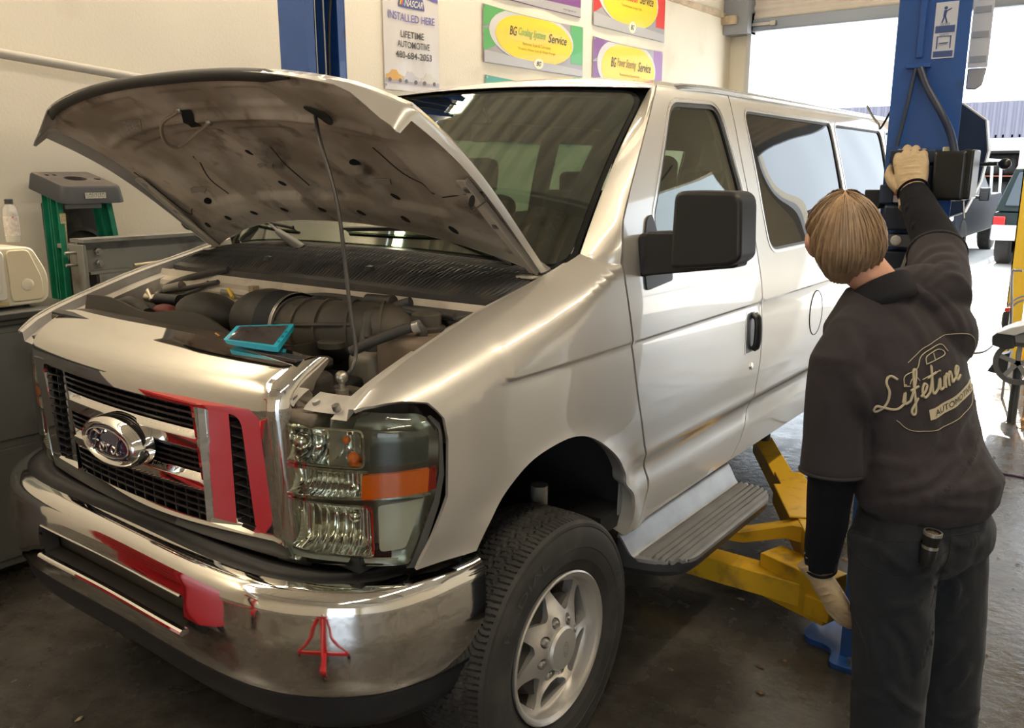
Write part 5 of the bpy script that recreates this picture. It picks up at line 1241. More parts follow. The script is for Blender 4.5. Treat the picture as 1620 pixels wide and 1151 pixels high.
# ================================================================ LEFT SIDE CLUTTER AND WALL BANNERS
# grey tool cabinet
tc_ = empty('tool_cabinet', (-1.92, -.75, 0)); tag(tc_, 'long grey metal tool cabinet standing left of the grille, microwave on top', 'cabinet')
CG = mat('cabinet_grey', (.13, .135, .125), .45, dirt=(.08, .08, .07), dscale=5)
MB().box(-2.22, -1.62, -1.5, -.06, .05, 1.11).build('body', CG, tc_, bevel=.008)
MB().box(-2.25, -1.585, -1.55, -.02, 1.135, 1.165).box(-2.24, -1.60, -1.54, -.03, 1.11, 1.135).build('worktop', mat('top_dark', (.06, .06, .055), .35, coat=.3), tc_, bevel=.006)
MB().box(-1.62, -1.605, -1.46, -.10, .62, 1.08).build('door', CG, tc_, bevel=.004); MB().box(-1.62, -1.605, -1.46, -.10, .09, .585).build('door', CG, tc_, bevel=.004)
MB().box(-1.605, -1.59, -.9, -.7, .96, .98).build('door_handle', STEEL, tc_, bevel=.003)
# microwave
mw = empty('microwave_oven', (-1.88, -.42, 1.165)); tag(mw, 'old cream microwave oven sitting on the grey tool cabinet', 'microwave')
MC = mat('microwave_cream', (.72, .66, .50), .4)
p = roundpoly([(-.66, 1.175), (-.125, 1.175), (-.115, 1.30), (-.175, 1.425), (-.66, 1.435)], [.01, .05, .05, .03, .01], 5)
MB().prism(p, -2.12, -1.70, 'x').build('body', MC, mw, bevel=.008)
MB().prism(roundpoly([(-.65, 1.205), (-.30, 1.205), (-.30, 1.415), (-.65, 1.415)], .02, 4), -1.70, -1.682, 'x').build('door', mat('door_cream', (.66, .64, .56), .35), mw, bevel=.006)
MB().prism(roundpoly([(-.62, 1.235), (-.385, 1.235), (-.385, 1.385), (-.62, 1.385)], .015, 4), -1.682, -1.678, 'x').build('door_window', mat('window_grey', (.36, .36, .32), .25), mw)
MB().prism(roundpoly([(-.365, 1.24), (-.325, 1.24), (-.325, 1.38), (-.365, 1.38)], .012, 3), -1.69, -1.672, 'x').build('door_handle', mat('door_cream'), mw, bevel=.004)
MB().prism(roundpoly([(-.285, 1.195), (-.15, 1.195), (-.15, 1.29), (-.195, 1.415), (-.285, 1.415)], .02, 4), -1.70, -1.690, 'x').build('control_panel', mat('panel_cream', (.68, .60, .42), .45), mw, bevel=.004)
MB().lathe([(.026, 0), (.026, .006), (.018, .010), (0, .010)], (-1.690, -.215, 1.265), 'x', 22).build('dial', MC, mw)
MB().box(-1.70, -1.688, -.64, -.30, 1.185, 1.197).build('door_trim', mat('brass_trim', (.70, .55, .25), .3, .5), mw)
for y in (-.6, -.2):
    for x in (-2.05, -1.76): MB().cyl((x, y, 1.165), (x, y, 1.178), .012).build('foot', BLACKP, mw)
# spray bottle on the microwave
c = at(22, 384, 'x', -1.90); bz = 1.435
bt = empty('bottle', (-1.90, c.y, bz)); tag(bt, 'clear and white plastic bottle with dark cap standing on the cream microwave', 'bottle')
hh = (at(24, 314, 'x', -1.90).z - bz)
MB().lathe([(.028, 0), (.031, .006), (.031, hh * .62), (.026, hh * .78), (.016, hh * .86), (.016, hh * .90)], (-1.90, c.y, bz), seg=24).build('bottle_body', mat('bottle_plastic', (.55, .53, .48), .25, coat=.3), bt)
MB().lathe([(.0175, hh * .88), (.0175, hh * .985), (.014, hh), (0, hh)], (-1.90, c.y, bz), seg=20).build('cap', mat('cap_grey', (.05, .05, .05), .5), bt)
MB().lathe([(.0315, hh * .15), (.0315, hh * .60)], (-1.90, c.y, bz), seg=24, caps=False).build('label', mat('bottle_label', (.62, .56, .52), .5, nscale=60, namp=.25, dirt=(.55, .14, .08), dscale=22, damt=(.62, .66)), bt)
# green fibreglass stepladder
ld = empty('stepladder', (-2.5, .5, 0)); tag(ld, 'green fibreglass stepladder with grey plastic top leaning against the cream wall', 'ladder')
GRN = mat('ladder_green', (.008, .20, .11), .45, nscale=14, namp=.2)
def chan(g, a, b, w_, d, up): g.bar(a, b, w_, .004, up); 
for y0, y1, nm in ((.318, .24, 'rail'), (.575, .69, 'rail')):
    for (xa, xb) in ((-2.44, -2.30), (-2.53, -2.40)):
        g = MB(); a, b = Vector((xa, y0, 1.66)), Vector((xb, y1, .0)); g.bar(a, b, .07, .004, (0, 1, 0)); 
        g.bar(a + Vector((-.034, -.013, 0)), b + Vector((-.034, -.013, 0)), .005, .028, (0, 1, 0)); g.bar(a + Vector((.034, -.013, 0)), b + Vector((.034, -.013, 0)), .005, .028, (0, 1, 0))
        g.build(nm, GRN, ld)
tp = roundpoly([(-2.68, .300), (-2.36, .300), (-2.34, .32), (-2.34, .590), (-2.36, .61), (-2.68, .61)], .02, 3)
hl = [(-2.52 + .05 * math.cos(t), .46 + .06 * math.sin(t)) for t in [2 * math.pi * i / 20 for i in range(20)]]
TZ = lambda x: lerp(1.742, 1.668, (x + 2.68) / .34)
panel('top_cap', tp, lambda x, y: (x, y, TZ(x)), mat('cap_plastic', (.075, .065, .06), .6, dirt=(.16, .13, .11), dscale=8), ld, holes=[hl, [(-2.62, .34), (-2.59, .34), (-2.59, .36), (-2.62, .36)], [(-2.62, .38), (-2.59, .38), (-2.59, .40), (-2.62, .40)], [(-2.5 + .018 * math.cos(t), .57 + .02 * math.sin(t)) for t in [2 * math.pi * i / 12 for i in range(12)]]], step=.04, thick=.02)
g = MB(); k = len(tp); t2 = inset(tp, -.022); g.add([(x, y, TZ(x) - .001) for x, y in tp] + [(x, y, TZ(x) - .010) for x, y in inset(tp, -.008)] + [(x, y, TZ(x) - .085) for x, y in t2], [(j * k + i, j * k + (i + 1) % k, (j + 1) * k + (i + 1) % k, (j + 1) * k + i) for j in range(2) for i in range(k)])
g.build('top_cap_skirt', mat('cap_side', (.035, .038, .045), .5), ld)
lab = MB().box(-2.3175, -2.3135, .40, .51, 1.605, 1.635).build('cap_label', mat('label_cream', (.6, .58, .5), .5), ld)
V, F = fittext('LADDER', .10, .014); MB().add([(-2.313, .455 + v.x, 1.627 + v.y) for v in V], F).build('label_word', mat('ink', (.03, .03, .03), .6), lab, smooth=False)
V, F = fittext('SAFETY FIRST', .10, .007); MB().add([(-2.313, .455 + v.x, 1.613 + v.y) for v in V], F).build('label_word', mat('ink'), lab, smooth=False)
for z in (1.36, 1.06, .76, .46, .16):
    t = (1.66 - z) / 1.66; x = lerp(-2.44, -2.30, t); MB().box(x - .06, x + .02, lerp(.300, .22, t), lerp(.56, .68, t), z - .012, z + .012).build('step', mat('tread_alu', (.45, .44, .42), .4, .7), ld, bevel=.003)
MB().box(-2.415, -2.405, .33, .53, 1.55, 1.575).build('cross_brace', mat('brace_grey', (.28, .28, .28), .5), ld, bevel=.004)
MB().prism(roundpoly([(.282, 1.28), (.312, 1.28), (.322, 1.53), (.292, 1.53)], .006, 2), -2.392, -2.388, 'x').build('rail_label', mat('label_tan', (.50, .42, .26), .6, nscale=90, namp=.35), ld)
# a dark fan-shaped machine seen between the rails
fn = empty('floor_fan', (-2.6, .5, 0)); tag(fn, 'dark dusty fan housing behind the green ladder', 'fan')
MB().box(-2.70, -2.66, .34, .70, .98, 1.58).build('housing', mat('fan_dark', (.04, .038, .032), .7, dirt=(.12, .10, .08), dscale=10), fn, bevel=.01)
MB().lathe([(.13, 0), (.14, .02), (.12, .022), (.115, .005)], (-2.66, .52, 1.30), 'x', 30, caps=False).build('guard_ring', mat('fan_ring', (.05, .045, .04), .6), fn)
MB().cyl((-2.68, .52, 0), (-2.68, .52, 1.0), .03).build('stand', DARK, fn)
# grey steel press frame with H beam on top
pf = empty('press_frame', (-2.15, .75, 0)); tag(pf, 'grey steel beam bench with bolts and a jack below, behind the left fender', 'bench')
PG = mat('press_grey', (.235, .235, .215), .5, .2, dirt=(.12, .10, .08), dscale=7, damt=(.55, .75))
g = MB(); y0, y1 = .235, 1.75
g.box(-2.20, -2.06, y0, y1, 1.395, 1.412).box(-2.20, -2.06, y0 + .02, y1, 1.235, 1.250).box(-2.135, -2.125, y0, y1, 1.25, 1.395)
g.build('beam', PG, pf)
MB().box(-2.20, -2.06, .225, .245, .0, 1.385).box(-2.20, -2.19, .245, .35, 0, 1.235).box(-2.07, -2.06, .30, .62, 0, 1.24).build('upright', PG, pf, bevel=.003)
MB().box(-2.20, -2.06, 1.60, 1.70, .0, 1.24).build('upright', PG, pf, bevel=.003)
for z in (1.345, 1.285):
    MB().cyl((-2.12, .33, z), (-2.10, .33, z), .020, 6).cyl((-2.10, .33, z), (-2.085, .33, z), .012).build('bolt', STEEL, pf); MB().cyl((-2.13, .17, z), (-2.13, .235, z), .008).build('bolt_shank', STEEL, pf)
for a in ((.19, 1.30), (.19, 1.25)): pass
MB().lathe([(.075, .96), (.075, 1.03), (.045, 1.05), (.045, 1.10), (.055, 1.11), (.055, 1.16), (.03, 1.18), (.03, 1.235)], (-2.13, .98, 0), seg=24).build('ram', mat('ram_brown', (.13, .10, .07), .5, .4), pf)
MB().box(-2.2, -2.06, .235, 1.65, .90, .96).build('lower_beam', PG, pf)
tag(MB().cyl((-2.045, .48, 1.262), (-2.045, 1.05, 1.285), .013, 12).cyl((-2.045, 1.05, 1.285), (-2.045, 1.22, 1.292), .020, 12).build('jack_handle', mat('handle_brass', (.42, .35, .24), .35, .6), None), 'brown metal jack handle with black grip resting on the lower flange of the steel beam', 'bar')
tag(MB().lathe([(.022, 0), (.022, .075), (.019, .08), (0, .08)], (-2.10, 1.155, 1.412), seg=18).build('socket_piece', mat('socket_dark_steel', (.16, .15, .14), .4, .7), None), 'small dark steel socket standing on top of the grey beam', 'socket')
# red parts bins beyond the fender, seen under the hood's left edge
pb = empty('parts_bin_rack', (-2.5, 2.1, 0)); tag(pb, 'dark red small parts drawer rack with white labels against the wall', 'parts rack')
MB().box(-2.74, -2.36, 1.72, 2.75, 1.28, 1.72).build('cabinet', mat('bin_red', (.16, .035, .025), .5), pb, bevel=.004)
MB().box(-2.72, -2.38, 1.76, 1.80, 0, 1.28).box(-2.72, -2.38, 2.66, 2.70, 0, 1.28).build('stand', DARK, pb)
for i in range(7):
    for j in range(4):
        y, z = 1.745 + .142 * i, 1.295 + .105 * j
        d = MB().box(-2.36, -2.345, y, y + .132, z, z + .095).build('drawer', mat('drawer_red', (.22, .05, .035), .45), pb, bevel=.003)
        MB().box(-2.345, -2.343, y + .03, y + .10, z + .03, z + .07).build('drawer_label', mat('label_white', (.68, .64, .58), .6), d)
tag(MB().box(-2.6, -2.3, 1.25, 1.60, 0, .9).box(-2.58, -2.32, 1.28, 1.45, .9, 1.25).box(-2.56, -2.34, 1.47, 1.58, .9, 1.18).build('storage_bin', mat('crate_dark', (.05, .05, .055), .6), None, bevel=.01), 'dark storage crate stack on the floor behind the steel bench', 'crate')
# banners
def banner(name, x, y0, y1, z0, z1, m_, label, wave=.012, group='vinyl banners on the cream wall'):
    b = empty(name, (x, (y0 + y1) / 2, z0)); tag(b, label, 'banner', group)
    Wd, Ht = y1 - y0, z1 - z0
    def f(u, v, o=0): 
        return Vector((x + .012 + o + wave * (math.sin(u * 9 + v * 3) * .5 + math.sin(v * 13 - u * 4) * .3) * math.sin(math.pi * u) , y0 + u * Wd, z0 + v * Ht - .018 * math.sin(math.pi * u) * (v)))
    panel('sheet', [(0, 0), (1, 0), (1, 1), (0, 1)], f, m_, b, step=.045, thick=.0012)
    for u in (.015, .985):
        for v in (.03, .97): MB().lathe([(.012, 0), (.012, .003), (.006, .003), (.006, 0)], f(u, v, .001), 'x', 12).build('grommet', STEEL, b)
    return b, f, Wd, Ht
def bshape(b, f, name, poly, color, o=.003): return panel(name, poly, lambda u, v: f(u, v, o), mat('print_%02d%02d%02d' % tuple(int(c * 99) for c in color), color, .45, coat=.15), b, step=.04, thick=.0006)
def btext(b, f, Wd, Ht, s_, u, v, w_, h_, color, o=.0052, **k):
    V, F = fittext(s_, w_, h_, **k)
    MB().add([f(u + p.x, v + p.y, o) for p in V], F).build('printed_words', mat('ink_%02d%02d%02d' % tuple(int(c * 99) for c in color), color, .5), b, smooth=False)
def ell(cx, cy, rx, ry, n=36, a0=0, a1=2 * math.pi): return [(cx + rx * math.cos(a0 + (a1 - a0) * i / n), cy + ry * math.sin(a0 + (a1 - a0) * i / n)) for i in range(n)]
YEL, PUR, GRNB, REDB, GRYB, INK = (.88, .62, .03), (.22, .08, .28), (.10, .40, .10), (.70, .04, .03), (.42, .41, .42), (.06, .05, .05)
def service(y0, y1, z0, z1, corner, corner2, w1, w2, wc, sub, label, grouptag=True):
    b, f, Wd, Ht = banner('service_banner', XW, y0, y1, z0, z1, mat('banner_%02d%02d' % (int(corner[0] * 99), int(corner[1] * 99)), (.36, .34, .36), .45, coat=.15), label)
    bshape(b, f, 'corner_print', [(.005, .62), (.30, .995), (.005, .995)], corner, .002); bshape(b, f, 'corner_print', [(.005, .20), (.16, .40), (.08, .62), (.005, .60)], corner, .002)
    bshape(b, f, 'corner_print', [(.86, .24), (.995, .24), (.995, .995), (.86, .995)], corner2, .002)
    bshape(b, f, 'white_arc', ell(.47, .60, .44, .52) if 0 else [(max(.01, min(.99, p)), max(.15, min(.985, q))) for p, q in ell(.47, .60, .42, .50)], (.62, .60, .58), .0035)
    bshape(b, f, 'yellow_oval', [(max(.01, min(.99, p)), max(.13, min(.985, q))) for p, q in ell(.49, .56, .385, .46)], YEL, .005)
    bshape(b, f, 'foot_print', [(.005, .01), (.995, .01), (.995, .14), (.66, .17), (.4, .16), (.005, .22)], (.46, .45, .45), .007)
    btext(b, f, Wd, Ht, 'BG', .27, .66, .07, .17, INK, .0075, shear=.25, bold=.01); btext(b, f, Wd, Ht, w1, .335 + .115, .66, .26, .19, wc, .0075, shear=.25, bold=.012)
    btext(b, f, Wd, Ht, w2, .71, .66, .20, .17, INK, .0075, shear=.25, bold=.01)
    for k, t_ in enumerate(sub): btext(b, f, Wd, Ht, t_, .50, .47 - .11 * k, .27 if k == 0 else .36, .06, (.30, .22, .03), .0075)
    bshape(b, f, 'round_logo', ell(.52, .13, .048, .10, 24), (.85, .80, .55), .009); btext(b, f, Wd, Ht, 'BG', .52, .13, .045, .09, INK, .0105, shear=.3, bold=.02)
    return b
pz = lambda px, py: at(px, py, 'x', XW)
a, b_ = pz(762, 5), pz(762, 98); a2, b2 = pz(921, 48), pz(921, 115)
service(a.y, a2.y, b_.z + .0, a.z, GRNB, (.10, .42, .14), 'Cooling System', 'Service', (.22, .50, .12), ['Removes Scale & Corrosion', 'Protects Water Cars & Water Pumps'], 'yellow oval banner with green corners reading Cooling System Service')
a, b_ = pz(936, 0), pz(936, 40); a2 = pz(1049, 70)
z1 = b_.z + .62
service(b_.y, a2.y, b_.z, z1, REDB, REDB, 'Transmission', 'Service', (.75, .06, .03), ['Transmission Longer Life'], 'yellow oval banner with red corners reading Transmission Service')
a = pz(937, 57); a2 = pz(1047, 88)
service(a.y, a2.y, a.z - .62, a.z, PUR, (.30, .12, .36), 'Power Steering', 'Service', (.36, .26, .10), ['Restores Steering'], 'faded yellow banner with purple corners reading Power Steering Service, just above the van roof')
a = pz(766, 118); a2 = pz(800, 122)
b, f, Wd, Ht = banner('service_banner', XW, a.y, a.y + 1.5, a.z - .6, a.z, mat('banner_teal', (.05, .32, .24), .45, coat=.15), 'teal banner mostly hidden behind the van roof, only its top corner showing')
a2 = pz(917, 32)
b, f, Wd, Ht = banner('service_banner', XW, pz(780, 0).y, a2.y, a2.z + .02, a2.z + .60, mat('banner_purple', (.20, .06, .24), .45, coat=.15), 'purple and grey banner cut off at the top edge of the photo')
bshape(b, f, 'foot_print', [(.005, .01), (.995, .01), (.995, .16), (.5, .14), (.005, .30)], GRYB, .004); bshape(b, f, 'round_logo', ell(.30, .16, .05, .10, 24), (.85, .75, .30), .006); btext(b, f, Wd, Ht, 'BG', .30, .16, .045, .08, INK, .0075, shear=.3, bold=.02)
btext(b, f, Wd, Ht, 'www.bgprod.com', .85, .07, .16, .04, INK, .0075)
# tall white banner
a, a2, c = pz(603, 0), pz(691, 0), pz(603, 140)
Hz = 1.15
b, f, Wd, Ht = banner('tall_banner', XW, a.y, a2.y, c.z, c.z + Hz, mat('banner_white', (.66, .62, .60), .4, coat=.2), 'tall white banner with the shop phone number and a row of race cars', group='vinyl banners on the cream wall')
zt_ = lambda px, py: (pz(px, py).z - c.z) / Hz
NV_ = (.12, .10, .30)
btext(b, f, Wd, Ht, 'INSTALLED HERE', .50, zt_(648, 28), .84, .052, (.16, .14, .42), bold=.01); btext(b, f, Wd, Ht, 'LIFETIME', .50, zt_(650, 55), .40, .045, INK, bold=.01)
btext(b, f, Wd, Ht, 'AUTOMOTIVE', .52, zt_(650, 71), .58, .045, INK, bold=.01); btext(b, f, Wd, Ht, '480-684-2053', .52, zt_(650, 88), .66, .046, INK, bold=.01)
zc = zt_(648, 4); bshape(b, f, 'logo_panel', roundpoly([(.26, zc - .035), (.74, zc - .035), (.70, zc + .045), (.30, zc + .045)], .02, 3), (.10, .10, .28)); 
btext(b, f, Wd, Ht, 'NASCAR', .54, zc, .32, .045, (.75, .72, .70), .0065, shear=.3, bold=.02)
for k, cc in enumerate(((.80, .55, .04), (.75, .12, .04), (.12, .25, .6))): bshape(b, f, 'colour_bar', [(.29 + .03 * k, zc - .02), (.31 + .03 * k, zc - .02), (.34 + .03 * k, zc + .03), (.32 + .03 * k, zc + .03)], cc, .006)
bshape(b, f, 'colour_band', [(.72, zc + .055), (.99, zc + .03), (.99, zc + .11), (.70, zc + .13)], (.16, .12, .40))
for cx_, cc in ((.17, (.70, .38, .06)), (.47, (.55, .52, .55)), (.80, (.60, .58, .52))):
    zb = zt_(648, 124); bshape(b, f, 'race_car', [(cx_ - .14, zb - .02), (cx_ + .13, zb - .025), (cx_ + .15, zb + .01), (cx_ + .07, zb + .02), (cx_ + .03, zb + .045), (cx_ - .05, zb + .045), (cx_ - .10, zb + .015), (cx_ - .15, zb + .01)], cc)
    for dx in (-.09, .09): bshape(b, f, 'car_wheel', ell(cx_ + dx, zb - .022, .028, .014, 14), (.10, .09, .09), .005)
bshape(b, f, 'colour_band', [(.01, zt_(648, 134) - .0), (.99, zt_(648, 134) - .0), (.99, zt_(648, 134) + .03), (.01, zt_(648, 134) + .03)], (.42, .36, .40), .0025)
# ================================================================ THE MECHANIC
F_ = Vector((-.843, .538, 0)); L_ = Vector((-.538, -.843, 0)); Z_ = Vector((0, 0, 1))      # facing, his left, up
man = empty('person', (1.84, .38, 0)); tag(man, 'person seen from behind in charcoal work clothes, gloved hand raised to the blue post', 'person')
def remeshed(name, g, material, parent, voxel=.007, it=4, fn=None, sub=0):
    me = bpy.data.meshes.new('t'); me.from_pydata([tuple(v) for v in g.v], [], g.f); me.update()
    bm = bmesh.new(); bm.from_mesh(me); bmesh.ops.recalc_face_normals(bm, faces=bm.faces); bm.to_mesh(me); bm.free()
    o = bpy.data.objects.new('t', me); col.objects.link(o)
    r_ = o.modifiers.new('r', 'REMESH'); r_.mode = 'VOXEL'; r_.voxel_size = voxel
    s_ = o.modifiers.new('s', 'SMOOTH'); s_.iterations = it; s_.factor = .5
    m2 = bpy.data.meshes.new_from_object(o.evaluated_get(bpy.context.evaluated_depsgraph_get()))
    bpy.data.objects.remove(o); bpy.data.meshes.remove(me)
    if fn: fn(m2)
    V = [v.co.copy() for v in m2.vertices]; Fc = [tuple(p.vertices) for p in m2.polygons]; bpy.data.meshes.remove(m2)
    return mkobj(name, V, Fc, material, parent, angle=80)
def rings(g, secs, n=28):
    """loft of ellipses: (centre, half width, half depth, wide axis, deep axis)"""
    v = []
    for c, a, b, A, B in secs:
        c = Vector(c)
        for j in range(n):
            t = 2 * math.pi * j / n; ct, st = math.cos(t), math.sin(t)
            k = (abs(ct) ** 2.4 + abs(st) ** 2.4) ** (-1 / 2.4); v.append(c + A * (a * ct * k) + B * (b * st * k))
    m_ = len(secs); f = [(i * n + j, i * n + (j + 1) % n, (i + 1) * n + (j + 1) % n, (i + 1) * n + j) for i in range(m_ - 1) for j in range(n)]
    f += [tuple(reversed(range(n))), tuple(range((m_ - 1) * n, m_ * n))]
    return g.add(v, f)
PEL = Vector((1.835, .385, .93))
NECK = Vector((1.665, .425, 1.445)); HEAD = Vector((1.572, .40, 1.565))
LSH, LEL, LWR = Vector((1.632, .250, 1.275)), Vector((1.640, .235, .985)), Vector((1.612, .315, .695))
RSH, REL, RWR = Vector((1.785, .555, 1.425)), Vector((1.730, .745, 1.54)), Vector((1.625, .895, 1.675))
LHP, LKN, LAN = Vector((1.785, .30, .86)), Vector((1.82, .275, .47)), Vector((1.825, .30, .09))
RHP, RKN, RAN = Vector((1.870, .465, .86)), Vector((1.915, .47, .47)), Vector((1.915, .50, .09))
WA = L_
def mixax(t): return (L_, F_)
# ---- body: head, neck, trunk and limbs in one skin
Fh = Vector((-.60, .78, .18)).normalized(); Lh = Z_.cross(Fh).normalized(); Uh = Fh.cross(Lh) * -1
Uh = (Uh if Uh.z > 0 else -Uh); tl_ = R(-7); Lh, Uh = (Lh * math.cos(tl_) + Uh * math.sin(tl_)), (Uh * math.cos(tl_) - Lh * math.sin(tl_))
HM = Matrix((Lh, Fh, Uh)).transposed().to_4x4(); HM.translation = HEAD
def headshape(g, grow=0.0, seg=48, rg=36):
    v = []
    for i in range(rg + 1):
        th = math.pi * i / rg
        for j in range(seg):
            a = 2 * math.pi * j / seg
            x, y, z = math.sin(th) * math.cos(a), math.sin(th) * math.sin(a), math.cos(th)     # x his left, y forward, z up
            sx, sy, sz = .079, .098, .114
            px, py, pz_ = x * sx, y * sy, z * sz
            if z < 0:       # jaw narrows and reaches forward
                k = -z; px *= 1 - (.30 if y > 0 else .30 - .16 * min(1, -y * 2)) * k; py = py * (1 - .25 * k) + .020 * k * (1 if y > 0 else -.2)
                if y < 0: py *= 1 - .25 * k
            if y > 0: py *= .96 - .05 * abs(x)
            py += -.006 + .014 * math.exp(-((z + .78) / .22) ** 2) * max(0, y) * (1 - abs(x))
            q = Vector((px, py, pz_)); q += q.normalized() * grow; v.append(HM @ q)
    f = [(i * seg + j, (i + 1) * seg + j, (i + 1) * seg + (j + 1) % seg, i * seg + (j + 1) % seg) for i in range(rg) for j in range(seg)]
    return g.add(v, f)
g = headshape(MB())
hp_ = lambda x, y, z: HM @ Vector((x, y, z))
g.tube([hp_(0, .088, .012), hp_(0, .104, -.018), hp_(0, .108, -.032)], [.008, .011, .013], 10)           # nose
for s_ in (1, -1):
    g.ball(hp_(s_ * .012, .098, -.034), .008, 10, 6); g.tube([hp_(s_ * .015, .090, .030), hp_(s_ * .045, .078, .028)], .008, 8)
    g.ball(hp_(s_ * .030, .076, -.022), .022, 12, 8)
    # ears
    g.tube([hp_(s_ * .072, -.002, -.030), hp_(s_ * .088, -.016, -.012), hp_(s_ * .099, -.024, .012), hp_(s_ * .094, -.012, .030), hp_(s_ * .076, .004, .022)], [.008, .009, .009, .008, .007], 8, sm=4)
    g.ball(hp_(s_ * .076, -.004, .0), .016, 10, 8, (.45, .8, 1.4))
g.tube([hp_(-.020, .094, -.058), hp_(0, .100, -.056), hp_(.020, .094, -.058)], .0055, 8, sm=4); g.tube([hp_(-.016, .092, -.067), hp_(0, .097, -.069), hp_(.016, .092, -.067)], .006, 8, sm=4)
g.tube([hp_(0, -.012, -.045), NECK.lerp(HEAD, .45), NECK + Vector((.01, -.005, 0)), NECK + Vector((.03, -.01, -.06))], [.060, .056, .054, .060], 20)
g.tube([NECK + Vector((.03, -.01, -.07)), NECK.lerp(PEL, .35), PEL + Vector((0, 0, .12)), PEL], [.06, .068, .068, .068], 20)
g.tube([LSH.lerp(NECK, .4), LSH, LEL, LWR, LWR + Vector((0, .015, -.05))], [.05, .046, .038, .026, .026], 14)
g.tube([RSH.lerp(NECK, .4), RSH, REL, RWR, RWR.lerp(Vector((1.595, .945, 1.735)), .8)], [.05, .046, .038, .027, .026], 14)
for a, b, c in ((LHP, LKN, LAN), (RHP, RKN, RAN)): g.tube([a.lerp(PEL, .4) + Vector((0, 0, .02)), a, b, c, c - Vector((0, 0, .05))], [.055, .062, .055, .038, .04], 14); g.tube([c - Vector((0, 0, .05)) - F_ * .03, c - Vector((0, 0, .055)) + F_ * .16], [.036, .030], 12)
SKIN = mat('skin', (.52, .27, .18), .5, sss=.12, nscale=30, namp=.06)
body = remeshed('body', g, SKIN, man, .0055, 3)
for s_ in (1, -1):
    MB().ball(hp_(s_ * .031, .0835, .010), .0125, 14, 10).build('eye', mat('eye_white', (.7, .68, .64), .2), man); MB().ball(hp_(s_ * .031, .0925, .010), .0055, 10, 8).build('iris', mat('iris', (.06, .09, .12), .2), man)
    MB().tube([hp_(s_ * .016, .098, .030), hp_(s_ * .032, .096, .036), hp_(s_ * .050, .084, .030)], .0035, 6, sm=4).build('eyebrow', mat('brow', (.20, .11, .05), .8), man)
# ---- hair: a cap with combed locks
def hair_edge(a):   # lowest latitude (fraction of pi) reached by the hair at azimuth a; forward is pi/2
    f_ = (math.cos(a - math.pi / 2) + 1) / 2           # 1 at forehead, 0 at nape
    s_ = abs(math.cos(a)) 
    return lerp(.745, .30, sstep(.35, .8, f_)) - .20 * math.exp(-((math.sin(a) + .12) / .26) ** 2)
def hair_pt(a, t, lift):
    th = math.pi * hair_edge(a) * t; x, y, z = math.sin(th) * math.cos(a), math.sin(th) * math.sin(a), math.cos(th)
    sx, sy, sz = .080, .100, .114; px, py, pz_ = x * sx, y * sy, z * sz
    if z < 0:
        k = -z; px *= 1 - (.30 if y > 0 else .30 - .20 * min(1, -y * 2)) * k; py = py * (1 - .25 * k) + .020 * k * (1 if y > 0 else -.2)
        if y < 0: py *= 1 - .16 * k
    py += -.006; q = Vector((px, py, pz_)); n_ = Vector((px / sx, py / sy, pz_ / sz)).normalized()
    return q + n_ * lift
g = MB(); seg, rg = 220, 34
def lf(a, t):
    clump = .0035 * math.sin(a * 34 + 3 * math.sin(t * 5)) * sstep(.15, .6, t) + .0016 * math.sin(a * 83 + 5 * t)
    return (.015 + .004 * math.sin(a * 5 + 1) + clump) * (1 - .75 * sstep(.80, 1.0, t)) 
v = []
for i in range(rg + 1):
    for j in range(seg):
        a = 2 * math.pi * j / seg; t = i / rg; ed = 1 + .020 * math.sin(a * 19) + .016 * math.sin(a * 43 + 1) + .014 * math.sin(a * 83)
        v.append(HM @ hair_pt(a, t * ed, lf(a, t)))
g.add(v, [(i * seg + j, (i + 1) * seg + j, (i + 1) * seg + (j + 1) % seg, i * seg + (j + 1) % seg) for i in range(rg) for j in range(seg)])
HAIR = mat('hair_brown', (.17, .10, .055), .6, nscale=18, namp=.15, sheen=.2)
g.build('hair', HAIR, man, angle=70)
rnd = random.Random(5); g = MB()
for k in range(6500):
    a = rnd.uniform(0, 2 * math.pi); t0 = rnd.uniform(.0, .93) ** .8; ln = rnd.uniform(.30, .55); sw_ = rnd.uniform(-.05, .05) + .22 * math.cos(a * 2 + 1); w_ = rnd.uniform(.0006, .0012)
    pts = []
    for i in range(5):
        q = i / 4; t = min(1.05, t0 + ln * q); aa = a + sw_ * q * .5
        pts.append(HM @ hair_pt(aa, t, lf(aa, t) + .0016 + .002 * math.sin(q * 3.1) * rnd.random() + (.004 * q if t > .97 else 0)))
    d = (pts[-1] - pts[0]); n_ = (pts[2] - HEAD).normalized(); s1 = d.cross(n_).normalized() * w_ if d.length > 1e-6 else Vector((w_, 0, 0))
    vv = []
    for i, p in enumerate(pts): kk = 1 - .8 * i / 4; vv += [p - s1 * kk, p + s1 * kk]
    g.add(vv, [(2 * i, 2 * i + 1, 2 * i + 3, 2 * i + 2) for i in range(4)])
HS_ = mat('hair_strand', (.34, .22, .125), .5, nscale=16, namp=.35)
o = mkobj('hair_strands', g.v, g.f, HS_, man, smooth=True, angle=180); o['kind'] = 'stuff'
